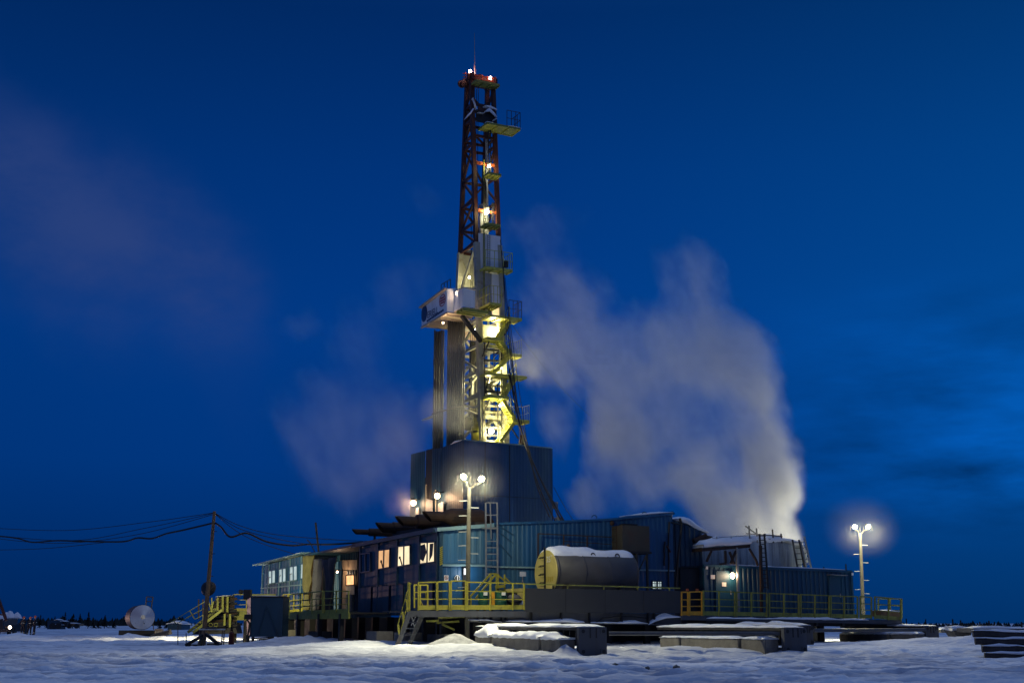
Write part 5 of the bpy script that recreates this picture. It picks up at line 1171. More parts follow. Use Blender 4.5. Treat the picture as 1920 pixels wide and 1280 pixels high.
# ---------------------------------------------------------------- floodlight poles
def floodpole(x, ytop, ybot, Y, heads, lab, en, rungs, cham, xb, basez=None, wid=.11):
    a = P(xb, ybot, Y); zb_ = gz1(a.x, a.y) if basez is None else basez; tpp = P(x, ytop, Y); a = Vector((a.x, a.y, zb_))
    t = thing('floodlight_pole', lab, 'light pole', a)
    MB().tube(a, tpp, wid, 8, wid * .75).build('pole', POLE, t)
    for k, (y, s) in enumerate(rungs):
        f = (P(x, y, Y).z - zb_) / (tpp.z - zb_); c = a.lerp(tpp, f); MB().bar(c, c + Vector((s * .42, 0, -.015)), .03).build('climbing_rung', GALV, t)
    for (hx, hy) in heads:
        h = P(hx, hy, Y - .15); sx = 1 if hx > x else -1
        m = MB(); m.path([tpp - UP * .1, tpp.lerp(h, .55) - UP * .05, h - UP * .18], .035); m.build('arm', POLE, t)
        hd = MB(); d = Vector((sx * .25, -.8, -.55)).normalized(); u = d.cross(Vector((1, 0, 0))).normalized(); sd = d.cross(u)
        hd.lathe(h - d * .2, d, [(0, .08), (.06, .12), (.2, .16), (.22, .16)], 14); hd.bar(h - sd * .27 - d * .05, h - sd * .27 - UP * .25, .03); hd.bar(h + sd * .27 - d * .05, h + sd * .27 - UP * .25, .03)
        ho = hd.build('lamp_head', GREYD, t)
        MB().lathe(h + d * .0, d, [(0, .135), (.03, .13), (.07, .09), (.08, .03)], 14).build('lens', LAMPY, ho)
        lamp(t, h + d * .6, en, (1, .93, .60), .16, 165, h + Vector((sx * 2.5, -9, -8)), .8)
        lamp(t, h - UP * .2 - Vector((0, .9, 0)), en * .26, (1, .93, .62), .16)
    return t
floodpole(880, 913, 1142, 54.2, ((869.5, 893), (902.5, 897)), 'tall floodlight pole with two glaring lamps in front of the blue tower skirt', 1700, [(938, -1), (951, 1), (966, -1), (996, -1), (1007, 1), (1022, -1), (1037, 1), (1049, -1), (1100, -1)], None, 876, zdk - 1.2)
floodpole(1612.5, 999, 1150, 76, ((1603, 987), (1627, 986.5)), 'floodlight pole with two glaring lamps standing beyond the right end of the container', 2600, [(1021, 1), (1038, -1), (1054, 1), (1070, -1), (1087, 1), (1104, -1), (1112, 1)], None, 1618, .3, .12)
# ================================================================ left wing of the sheds
wing = thing('end_cabin', 'pale blue end cabin with four white lit windows, leftmost of the sheds', 'building', base(WLN.at(WLN.t(530), 0), .3))
ta, tb_ = WLN.t(573), WLN.t(488.5); za = WLN.hit(573, 1040)[1]; zb_ = WLN.hit(488, 1061)[1]; zm = WLN.hit(530, 1099)[1]
m_ = MB(); m_.ribbed(WLN, ta, tb_, zm + .04, za, zb_, OUTW, .6, .02); m_.build('upper_wall', BLUEL, wing)
m_ = MB(); m_.ribbed(WLN, ta, tb_, 1.35, zm - .04, zm - .04, OUTW, .6, .02); m_.build('lower_wall', BLUE, wing)
m_ = MB(); bulk(m_, WLN, ta, tb_, RX * 3, 1.35, za, zb_, .02); m_.build('wall_core', BLUED, wing)
MB().bar(WLN.at(ta, zm) + OUTW * .05, WLN.at(tb_, zm) + OUTW * .05, .08, .07).build('wall_ledge', TRIM, wing)
for x in (489, 501, 521, 541, 562): t = WLN.t(x); MB().bar(WLN.at(t, 1.4) + OUTW * .04, WLN.at(t, za + (zb_ - za) * (t - ta) / (tb_ - ta)) + OUTW * .04, .09, .05, OUTW).build('wall_rib', TRIM, wing)
m_ = MB(); m_.prism([WLN.pt(576, 1037) + OUTW * .35, WLN.pt(483, 1060) + OUTW * .35, WLN.pt(483, 1058) + RX * 3, WLN.pt(576, 1034) + RX * 3], UP * .06); m_.build('roof', TRIM, wing)
roundcap(None, [WLN.pt(574, 1036.5) + OUTW * .3, WLN.pt(560, 1040) + OUTW * .3], OUTW, 1.5, .10, 121, wing)
for q in ((552, 1043), (535, 1047), (515, 1052)): roundcap(None, [WLN.pt(*q) + OUTW * .3, WLN.pt(q[0] - 8, q[1] + 2) + OUTW * .3], OUTW, 1, .06, 122 + q[0], wing)
for q in (((505, 1070), (518, 1067.5), (518, 1092), (505, 1095)), ((524.5, 1066.5), (538, 1064), (538, 1090), (524.5, 1092)), ((544.5, 1062), (559, 1059.5), (559, 1087), (544.5, 1089))):
    f, c = window(wing, WLN, OUTW, q, GLASSC, BLUEL, True, .07)
    m_ = MB(); a = c[3] + (c[2] - c[3]) * .25; m_.bar(a + OUTW * .1, a + UP * .38 + OUTW * .1, .04); m_.bar(a + UP * .38 + OUTW * .1, a + UP * .4 + OUTW * .1 + (c[2] - c[3]) * .22, .04); m_.build('window_stay', GALV, f)
    m_ = MB(); m_.bar(c[3] + OUTW * .12 - UP * .02, c[2] + OUTW * .12 - UP * .02, .14, .05); m_.build('sill', TRIM, f)
window(wing, WLN, OUTW, ((565, 1057), (570, 1056), (570, 1084), (565, 1085)), GLASSC, BLUEL, False, .06)
# recessed bay with tarps and the lit doorway
rec = thing('recessed_bay', 'dark recessed bay with hanging tarps and a small lit doorway between the two window rows', 'building', base(WLN.at(WLN.t(620), 0), .3))
RN = WLN.off(RX * 1.5); t0, t1 = RN.t(668), RN.t(568)
m_ = MB(); m_.ribbed(RN, t0, t1, 1.4, RN.hit(668, 1026)[1], RN.hit(568, 1046)[1], OUTW, .4, .03); m_.build('back_wall', BLUED, rec)
m_ = MB(); m_.prism([WLN.pt(674, 1023) + OUTW * .25, WLN.pt(578, 1043) + OUTW * .25, WLN.pt(578, 1041) + RX * 3, WLN.pt(674, 1020) + RX * 3], UP * .1); m_.build('roof', BLUED, rec)
m_ = MB(); bulk(m_, RN, t0, t1, RX * 2, 1.4, RN.hit(668, 1028)[1], RN.hit(568, 1048)[1], .03); m_.build('core', BLUED, rec)
m_ = MB(); m_.ribbed(RN, RN.t(641), RN.t(628), .8, RN.hit(640, 1052)[1], RN.hit(628, 1054)[1], OUTW, .3, .05); m_.v = [v + OUTW * .1 for v in m_.v]; m_.build('open_door_leaf', BLUE, rec)
dw = MB().prism([RN.pt(x, y) + OUTW * .06 for x, y in ((641, 1050), (672, 1049), (672, 1067), (646, 1069))], OUTW * .02).build('doorway_lintel', BEIGE, rec)
m_ = MB(); m_.prism([RN.pt(x, y) + OUTW * .07 for x, y in ((646, 1069), (653, 1069), (652, 1145), (644, 1145))], OUTW * .02); m_.build('door_jamb', BEIGE, rec)
e = MB().prism([RN.pt(x, y) + OUTW * .09 for x, y in ((653.5, 1079), (667, 1078), (667, 1095), (653.5, 1096))], OUTW * .03).build('lit_panel', emit('lit_panel_orange', (1, .50, .22), 1.5, .2, 3), rec)
m_ = MB(); c = [RN.pt(x, y) + OUTW * .12 for x, y in ((652.5, 1078), (668, 1077), (668, 1096), (652.5, 1097))]
for a, b in ((0, 1), (1, 2), (2, 3), (3, 0)): m_.bar(c[a], c[b], .05, .05, OUTW)
m_.build('panel_frame', RUST, rec)
MB().prism([RN.pt(x, y) + OUTW * .09 for x, y in ((653, 1097), (668, 1097), (668, 1114), (653, 1114))], OUTW * .03).build('cabinet_door', GREYL, rec)
m_ = MB()
for x in (656, 664): m_.tube(RN.pt(x, 1145) + OUTW * .15, RN.pt(x, 1115) + OUTW * .15, .1, 8)
m_.build('cylinders', GALV, rec)
m_ = MB()
for x in (657, 661.5, 666): m_.tube(RN.pt(x, 1076) + OUTW * .12, RN.pt(x, 1069) + OUTW * .12, .07, 7)
m_.build('ducts', GALV, rec)
p = RN.pt(655, 1072) + OUTW * .7; lm = thing('doorway_lamp', 'small warm lamp over the lit doorway of the recessed bay', 'lamp', p); MB().box(p + UP * .1, (.2, .2, .06)).build('hood', GREYD, lm); MB().ball(p, .05, 8).build('lens', LAMPO, lm); MB().bar(p + UP * .1, p + UP * .12 - OUTW * .7, .04).build('bracket', GREYD, lm)
lamp(lm, p - UP * .15, 26, (1, .66, .40), .1)
# tarps
def cloth(name, tl, tr, bl, br, m, lab, folds=4, depth=.18, n=22, sag=.0):
    mb = MB(); vs_ = []
    for i in range(n):
        for j in range(n):
            u, v = i / (n - 1), j / (n - 1); p = tl.lerp(tr, u).lerp(bl.lerp(br, u), v)
            vs_.append(p + OUTW * depth * (math.sin(u * folds * 6.28 + v * 1.3) * .6 + 1.2 * float(fbm(np.array([u * 3.1]), np.array([v * 2.2]), hash(lab) % 97, 3)[0])) - UP * sag * math.sin(u * math.pi) * (1 - v))
    mb.add(vs_, [(i * n + j, (i + 1) * n + j, (i + 1) * n + j + 1, i * n + j + 1) for i in range(n - 1) for j in range(n - 1)])
    o = mb.build(name, m, None, True); md = o.modifiers.new('thick', 'SOLIDIFY'); md.thickness = .02; return tag(o, lab, 'tarp')
W2 = WLN.off(OUTW * .3)
cloth('hanging_tarp', W2.pt(571.5, 1042), W2.pt(584, 1040), W2.pt(571, 1144), W2.pt(581, 1142), TARPY, 'bunched khaki tarp hanging bright lit at the corner of the end cabin', 2, .22)
cloth('hanging_tarp', W2.pt(608, 1050), W2.pt(632, 1043), W2.pt(612, 1145), W2.pt(616, 1145), TARPG, 'dark grey tarp gathered to a point in front of the recessed bay', 2, .15)
cloth('hanging_tarp', W2.pt(588, 1048), W2.pt(607, 1046), W2.pt(588, 1144), W2.pt(600, 1144), TARPG, 'shadowed grey tarp right beside the bunched khaki tarp', 2, .12)
tag(MB().tube(W2.pt(582, 1040) + RX * .5, W2.pt(576, 979) + RX * .5, .06, 6).build('roof_mast', BLK, None), 'short dark mast leaning on the end cabin roof, carrying a cable', 'mast')
# walkway along the left sheds
WK = WLN.off(OUTW * 2.0); lw = thing('side_walkway', 'side walkway with yellow railing running below the hanging tarps', 'platform', base(WK.at(WK.t(600), 0), .2))
a, b = WK.pt(655, 1147), WK.pt(528, 1155); b = Vector((b.x, b.y, a.z)); m_ = MB(); m_.prism([a, b, b + RX * 1.9, a + RX * 1.9], UP * -.08); m_.build('deck', GREYD, lw)
m_ = MB(); m_.bar(a - UP * .15, b - UP * .15, .1, .3); m_.build('edge_beam', YELG, lw)
railpx(lw, WK, [655, 632, 609], ((609, 1107.5), (655, 1108)), ((609, 1150), (655, 1147)), YELG, o=OUTW)
railpx(lw, WK, [606, 586, 564, 543], ((543, 1114), (606, 1107.5)), ((543, 1154), (606, 1150)), YELG, o=OUTW)
WK2 = WLN.off(OUTW * .9)
railpx(lw, WK2, [568, 552, 541, 532], ((532, 1114), (568, 1112)), ((532, 1150), (568, 1146)), YEL, o=OUTW)
for x in (640, 600, 560): p = WK.pt(x, 1150) ; MB().bar(Vector((p.x, p.y, 0)), p, .2).build('leg', GREYD, lw)
# exhaust silencers on the roof
def silencer(D, r, L, Lp, x, y, Y, lab, rp, cone=False, legs=True):
    c = P(x, y, Y); ax = -RX * .97 + LX * .0
    t = thing('exhaust_silencer', lab, 'exhaust', (c.x, c.y, c.z - r - .3), 'silencers on the machinery shed roof')
    prof = [(-L / 2 - (.45 if cone else .1), rp * .9), (-L / 2, r), (L / 2, r), (L / 2 + (.35 if cone else .05), rp)]
    MB().lathe(c, ax, prof, 16).build('drum', RUST, t, False)
    mb = MB(); n = 12; o = c + ax * (L / 2 - .05); a = ax.cross(UP).normalized(); u = a.cross(ax); vs_ = []
    for h, cut in ((0, 0), (Lp, .75)):
        for i in range(n): an = 2 * math.pi * i / n; vs_.append(o + ax * (h + cut * rp * math.sin(an) * 1.2) + (a * math.cos(an) + u * math.sin(an)) * rp)
    mb.add(vs_, [(i, (i + 1) % n, n + (i + 1) % n, n + i) for i in range(n)]); mb.build('tail_pipe', RUST, t)
    m = MB()
    for s in (-.3, .3): m.bar(c + ax * L * s - UP * r, c + ax * L * s - UP * (r + .6), .1)
    m.build('support', GREYD, t)
    m = MB(); o = c - ax * (L / 2 + .1); m.path([o, o - ax * .3, o - ax * .5 - UP * .25, o - ax * .5 - UP * .8], rp * .8, 8); m.build('elbow', RUST, t)
silencer(0, .40, 1.55, 1.3, 873, 970, 60.0, 'largest rusty silencer drum with coned ends, nearest, behind the floodlight pole', .24, True)
silencer(0, .34, 1.4, 1.0, 806, 978, 62.8, 'rusty silencer second from the big drum, its cut pipe pointing left', .24)
silencer(0, .30, 1.5, .8, 762, 990, 66, 'rusty silencer third from the big drum, with a wide obliquely cut tail pipe', .26)
silencer(0, .21, 1.5, .95, 717, 998, 69.5, 'slimmest silencer, farthest left, with a long pointed tail pipe', .15)
m_ = MB(); m_.bar(P(900, 985, 58.2), P(745, 1003, 66), .5, .35); m_.build('roof_duct', GREYD, mach)
# ================================================================ yard on the left
# power pole
pb = P(381, 1206, 66); pole = thing('power_pole', 'leaning dark wooden power pole with a floodlight turned away, braced at its foot', 'pole', (pb.x, pb.y, gz1(pb.x, pb.y)))
ptop = P(402, 958, 66); MB().tube(pb - UP * .15, ptop, .13, 8, .08).build('shaft', WOOD, pole)
m_ = MB()
for k in range(8): f = .25 + k * .085; c = pb.lerp(ptop, f); m_.bar(c, c + Vector((.22 if k % 2 else -.05, 0, 0)), .03)
m_.build('steps', BLK, pole)
for x0, y0, x1, y1 in ((382, 1190, 348, 1209), (386, 1188, 412, 1208), (378, 1190, 372, 1212)): MB().bar(P(x0, y0, 65.8), P(x1, y1, 65.2), .13).build('brace', BLK, pole)
m_ = MB(); m_.bar(P(352, 1209, 65.5), P(380, 1209, 65.5), .1); m_.bar(P(388, 1207, 65.5), P(416, 1207, 65.5), .1); m_.build('foot_beam', BLK, pole)
c = P(388, 1101, 66.2); aim = P(560, 1120, 78); d = (aim - c).normalized(); d = Vector((d.x, d.y, -.28)).normalized(); sd = d.cross(UP).normalized(); u = sd.cross(d)
m_ = MB().lathe(c - d * .15, d, [(0, .16), (.1, .3), (.34, .40), (.36, .40)], 14); ho = m_.build('floodlight_housing', GREYD, pole); MB().lathe(c + d * .19, d, [(0, .36), (.02, .36)], 14).build('lens', LAMPY, ho)
lamp(pole, c + d * .5, 2600, (1, .90, .50), .2, 80, P(560, 1095, 77), .5)
# cables to and from the pole
def wire(pts, r, lab, nm='power_cable', grp=None, k=8):
    sm = []
    for i in range(len(pts) - 1):
        p0, p1, p2, p3 = pts[max(i - 1, 0)], pts[i], pts[i + 1], pts[min(i + 2, len(pts) - 1)]
        for j in range(k):
            t = j / k; sm.append(.5 * ((2 * p1) + (p2 - p0) * t + (2 * p0 - 5 * p1 + 4 * p2 - p3) * t * t + (3 * p1 - p0 - 3 * p2 + p3) * t ** 3))
    sm.append(pts[-1]); o = MB().path(sm, r, 5).build(nm, CABLE, None); return tag(o, lab, 'cable', grp)
wire([P(x, y, Y) for x, y, Y in ((-60, 1004, 92), (0, 1005, 88), (34, 1009, 86), (62, 1016, 84), (106, 1013, 81), (150, 1014, 79), (228, 1015, 75), (258, 1008, 73), (285, 1009, 72), (312, 1000, 70), (345, 993, 68), (400, 980, 66))], .05, 'thick wavy black cable from the left edge to the leaning pole')
wire([P(x, y, Y) for x, y, Y in ((404, 980, 66), (415, 988, 65.5), (432, 1006, 65), (462, 999, 66), (500, 1015, 68), (545, 1022, 71), (575, 1020, 74), (620, 1020, 72), (680, 1016, 70))], .05, 'thick wavy black cable from the leaning pole to the sheds')
for i, (pts, lab) in enumerate((([(-40, 1000, 92), (130, 1013, 80), (270, 990, 72), (400, 962, 66)], 'upper thin wire sagging left from the leaning pole top'), ([(-40, 1005, 92), (100, 1018, 82), (250, 1003, 73), (400, 964, 66)], 'lower thin wire sagging left from the leaning pole top'), ([(-40, 988, 95), (120, 994, 82), (280, 978, 73), (400, 961, 66)], 'faint topmost wire running left from the leaning pole'), ([(-40, 1031, 95), (80, 1028, 84), (200, 1016, 77)], 'thin lowest wire at the left edge of the sky'),
    ([(404, 962, 66), (450, 985, 67), (520, 1002, 70), (640, 1012, 74), (700, 1014, 72)], 'upper thin wire from the leaning pole to the sheds'), ([(404, 963, 66), (450, 991, 67), (520, 1010, 70), (577, 1020, 75)], 'middle thin wire from the leaning pole to the roof mast'), ([(404, 964, 66), (460, 1005, 68), (545, 1036, 74), (576, 1040, 76)], 'lowest thin wire from the leaning pole to the end cabin'))):
    wire([P(*q) for q in pts], .018, lab, 'thin_wire')
wire([P(576, 1012, 76), P(582, 1018, 75), P(588, 1030, 74), P(594, 1040, 73)], .03, 'short loop of cable hanging from the roof mast')
# table
tb2 = P(380, 1207, 65); t = thing('work_table', 'narrow table with a pale snowy top at the foot of the leaning pole', 'table', (P(400, 1208, 64.5).x, 64.5, 0)); MB().prism([P(373, 1180.5, 64.5), P(421.5, 1180.5, 64.5), P(423, 1179.5, 65.4), P(375, 1179.5, 65.4)], UP * .045).build('top', GREYL, t)
for x, Y in ((374.5, 64.6), (383, 64.6), (420.5, 64.6), (417, 65.3)): q = P(x, 1181, Y); MB().bar(q, (q.x, q.y, gz1(q.x, q.y)), .05).build('leg', GREYD, t)
m_ = MB(); m_.box(P(396, 1177, 65), (.5, .3, .12)); m_.build('box_on_table', GREY, None); tag(m_.build('metal_case', GREY, None), 'flat grey case lying on the narrow table', 'case'); bpy.data.objects.remove(bpy.data.objects['box_on_table'])
for x0, x1 in ((332, 334), (341, 341), (347, 348), (359, 359)): pass
# red cylinder
c = P(433.5, 1206, 67); tag(MB().lathe((c.x, c.y, gz1(c.x, c.y) - .03), UP, [(0, .14), (.62, .14), (.68, .1), (.7, .05), (.78, .05)], 14).build('gas_cylinder', mat('dark_red_paint', (.10, .012, .006), .5), None), 'dark red gas cylinder standing between the table and the blue box', 'cylinder')
# blue box cabin on legs
c = P(497, 1203, 65); cb = thing('box_cabin', 'plain dark blue steel box cabin on short legs by the side walkway', 'cabin', (c.x, c.y, gz1(c.x, c.y)))
z0_, z1_ = P(497, 1193, 65).z, P(497, 1119.5, 65).z; w_ = P(530, 1150, 65).x - P(470, 1150, 65).x
bc = Vector((P(500, 1150, 65).x, 65.9, (z0_ + z1_) / 2)); ob = MB().box(bc, (w_, 1.8, z1_ - z0_)).build('body', BLUED, cb)
MB().prism([P(463, 1121, 66.5), P(470, 1120, 65), P(470, 1192, 65), P(462.5, 1190, 66.5)], Vector((.03, 0, 0))).build('side_panel', BLUED, cb)
m_ = MB()
for q in (((499, 1136), (484, 1190)), ((499, 1136), (520, 1190))): m_.bar(P(*q[0], 64.97), P(*q[1], 64.97), .07, .03)
m_.build('stiffening_bars', BLUED, cb)
m_ = MB(); m_.box(P(499.5, 1119, 65) + Vector((0, .9, .03)), (w_ + .1, 1.9, .06)); m_.build('roof', GREYD, cb)
for x in (465.5, 474.5, 508, 525): q = P(x, 1190, 65.1); MB().bar(q, (q.x, q.y, gz1(q.x, q.y)), .12).build('leg', BLK, cb)
m_ = MB(); m_.bar(P(476, 1196, 65.1), P(508, 1194, 65.1), .06); m_.prism([P(485, 1197, 65.1), P(503, 1196, 65.1), (P(503, 1201, 65.1)), P(485, 1201, 65.1)], Vector((0, .05, 0))); m_.build('under_frame', BLK, cb)
m_ = MB(); m_.path([P(x, y, 64.9) for x, y in ((466, 1152), (463, 1160), (468, 1168), (466, 1185), (462, 1197))], .05); m_.box(P(465, 1156, 64.9), (.35, .2, .25)); m_.build('hanging_cables', BLK, cb)
roundcap(None, [P(471, 1119, 65) + UP * .06, P(529, 1120, 65) + UP * .06], Vector((0, -1, 0)), 1.6, .05, 131, cb)
fx = thing('assumed_rack_floodlight', 'small assumed floodlight at the top of the pipe rack behind the black duct box, facing away', 'lamp', P(452, 1112, 80)); q = P(452, 1109, 80); dd = Vector((-.75, .55, -.3)).normalized()  # assumed source, itself unseen; added to light the snow at far left
MB().lathe(q - dd * .15, dd, [(0, .08), (.15, .16), (.2, .17)], 12).build('housing', GREYD, fx); MB().lathe(q + dd * .06, dd, [(0, .14), (.02, .14)], 12).build('lens', LAMPY, fx); MB().bar(q - UP * .05, q - UP * .3, .05).build('bracket', GREYD, fx)
lamp(fx, q + dd * .3, 6500, (1, .86, .52), .15, 112, P(330, 1192, 100), .5)
tag(MB().box(P(464.5, 1114, 66.6), (.34, .5, .5)).build('duct_box', GREYD, None), 'black duct box standing behind the blue box cabin', 'box')
# catwalk, racks and the long stair
cw = thing('pipe_catwalk', 'yellow railed catwalk end with an olive box below, behind the blue box cabin', 'platform', (P(450, 1165, 78).x, 78, .1))
Y = 78; m_ = MB(); m_.prism([P(436.5, 1145, Y), P(464, 1145, Y), P(464, 1162, Y), P(438, 1162, Y)], Vector((0, 2, 0))); m_.build('box', YELG, cw)
CW = Line((P(436, 1140, Y).x, Y), (1, 0, 0))
railpx(cw, CW, [438.5, 463], ((437, 1114), (464, 1113.5)), ((437, 1145), (464, 1145)), YEL, nmid=2, pw=.09, o=Vector((0, -1, 0)))
m_ = MB(); m_.prism([P(466, 1113, Y + 1), P(532, 1113, Y + 1), P(532, 1116, Y + 1), P(466, 1116, Y + 1)], Vector((0, .6, 0))); m_.build('top_beam', YELG, cw)
for x in (440, 462): q = P(x, 1162, Y); MB().bar(q, (q.x, q.y, .0), .25).build('leg', GREYD, cw)
rk = thing('pipe_rack', 'long rack of dark pipes behind yellow posts, between the long stair and the catwalk', 'rack', (P(405, 1185, 76).x, 76, 0))
Y = 76
for k in range(13):
    y = 1117 + k * 4.6; x0 = 388 - (0 if k > 5 else 0) + max(0, (6 - k)) * 3.0 + random.uniform(-2, 2) - max(0, k - 6) * 3.2; yy = Y + random.uniform(0, 1.2)
    MB().tube(P(x0, y + 1.5, yy), P(441 + random.uniform(-3, 4), y, yy + .4), .075, 7).build('rack_pipe', (GREYD, RUST, GREYD)[k % 3], rk)
for x, y0, y1 in ((417.5, 1117, 1147), (426.5, 1118, 1147), (408, 1120, 1150), (421, 1150, 1172), (431, 1150, 1175)): MB().bar(P(x, y0, Y - .2), P(x - .5, y1, Y - .2), .11).build('post', YELG, rk)
m_ = MB(); m_.prism([P(360, 1189, Y + 1), P(378, 1166, Y + 1), P(440, 1166, Y + 1), P(445, 1187, Y + 1)], Vector((0, 1.5, 0))); m_.build('base_frame', GREYD, rk)
for x in (395, 405): q = P(x, 1170.5, Y - .4); m_ = MB(); m_.path([q + Vector((math.cos(a), 0, math.sin(a))) * .1 for a in [i * math.pi / 6 for i in range(13)]], .018); m_.build('pipe_mouth', YELG, rk)
roundcap(None, [P(405, 1118, Y), P(433, 1116, Y)], Vector((0, -1, 0)), 1.2, .06, 135, rk)
ls = thing('long_stair', 'long sloping stair with thin yellow handrails descending left from the pipe rack', 'stairs', (P(330, 1185, 75).x, 75, 0)); Y = 75
MB().bar(P(362, 1185, Y), P(416, 1143, Y), .05, .15).build('stringer', YELG, ls); MB().bar(P(352, 1185, Y + 1.2), P(408, 1141, Y + 1.2), .05, .15).build('stringer', YELG, ls)
for k in range(9): f = (k + .5) / 9; MB().box((P(362, 1185, Y).lerp(P(416, 1143, Y), f) + P(352, 1185, Y + 1.2).lerp(P(408, 1141, Y + 1.2), f)) / 2, (.3, 1.1, .04)).build('tread', GREYD, ls)
for q in (((318, 1167), (386, 1126)), ((332, 1168), (396, 1133)), ((350, 1157), (400, 1131)), ((366, 1160), (404, 1140))):
    MB().bar(P(*q[0], Y), P(*q[1], Y), .035).build('handrail', YELG, ls)
for q in (((325, 1162), (330, 1169)), ((356, 1144), (365, 1160)), ((390, 1123), (397, 1147)), ((400, 1127), (396, 1147)), ((397, 1120), (397, 1147)), ((381, 1151), (380, 1170))): MB().bar(P(*q[0], Y), P(*q[1], Y), .05).build('post', YELG, ls)
for x, y0, y1 in ((372.5, 1123, 1160), (380.5, 1123, 1160), (389, 1122, 1128)): MB().bar(P(x, y0, Y + .4), P(x, y1, Y + .4), .07).build('red_post', RUST, ls)
for x, y0, y1, lab in ((333.5, 1172, 1208, 'thin dark rod stuck in the snow left of the leaning pole'), (349, 1186, 1206, 'thin short rod in the snow beside the pole brace')):
    tag(MB().bar(P(x, y1, 65.5), P(x, y0, 65.5), .035).build('marker_rod', BLK, None), lab, 'rod')
# log bundle on the snow, silver tank, crate
o = thing('beam_bundle', 'dark beam bundle lying on the bright snow left of the long stair', 'beam', base(P(297, 1196, 92))); q = P(283, 1194, 92); q2 = P(318, 1193, 90)
for k, (dy, dz) in enumerate(((0, 0), (.3, .02), (.12, .17))): MB().tube((q.x, q.y + dy, gz1(q.x, q.y) + .1 + dz), (q2.x, q2.y + dy, gz1(q2.x, q2.y) + .12 + dz), .10, 7).build('beam_piece', LOG, o)
sv = thing('silver_tank', 'silver tank with a shiny cone end and ladder frame, standing alone', 'tank', (P(266, 1182, 104).x, 104, 0)); c = P(267, 1156.5, 104); r = 22.3 * 104 / 2400 * .98
ax = Vector((-.42, 1, 0)).normalized(); n = 36
MB().lathe(c, ax, [(.0, r), (.05, r * 1.04), (.12, r * 1.04), (.13, r), (3.4, r)], n).build('shell', GREYD, sv, False)
MB().lathe(c - ax * .42, ax, [(0, .16), (.42, r)], n, True).build('cone_end', SILV, sv)
MB().lathe(c - ax * .46, ax, [(0, .17), (.1, .17)], 16).build('hub_cap', GREYL, sv)
m_ = MB()
for u, v in ((-.45, -.42), (.25, -.48)): m_.ball(c + Vector((u, -.3, v)), .05, 6)
m_.build('drain_holes', BLK, sv)
m_ = MB(); a = [P(x, y, 104.6) for x, y in ((273, 1136), (275, 1118), (287, 1118.5), (284, 1136))]
for k in range(3): m_.bar(a[k], a[k + 1], .08)
m_.bar(P(274, 1127, 104.6), P(285.5, 1127, 104.6), .06); m_.bar(P(284, 1136, 104.6), P(288, 1180, 104.6), .06); m_.build('ladder_frame', GREYD, sv)
m_ = MB(); m_.box((c.x - .5, 105.2, .3), (3.2, .3, .5)); m_.box((c.x - 1, 106.8, .3), (3.2, .3, .5)); m_.build('skid', GREYD, sv)
o = thing('slatted_crate', 'small slatted wooden crate standing right of the silver tank', 'crate', base(P(299, 1181, 101))); q = P(299, 1181, 101); z_ = gz1(q.x, q.y)
MB().box((q.x, q.y, z_ + .28), (.58, .5, .56)).build('inner_box', GREYL, o)
for k in range(6): MB().box((q.x - .27 + k * .108, q.y - .265, z_ + .28), (.06, .025, .58)).build('slat', WOOD, o)
MB().box((q.x, q.y - .28, z_ + .5), (.6, .02, .05)).build('cross_slat', WOOD, o)
o = thing('snowy_shelter', 'low snow covered roof seen between silver tank and long stair', 'shed', base(P(325, 1172, 110))); MB().prism([P(314, 1170, 110), P(340, 1170, 110), P(340, 1180, 110), P(314, 1180, 110)], Vector((0, 3, 0))).build('walls', BLUED, o); roundcap(None, [P(311, 1169.5, 110), P(327, 1167, 110), P(342, 1170, 110)], Vector((0, -1, 0)), 3, .16, 137, o)
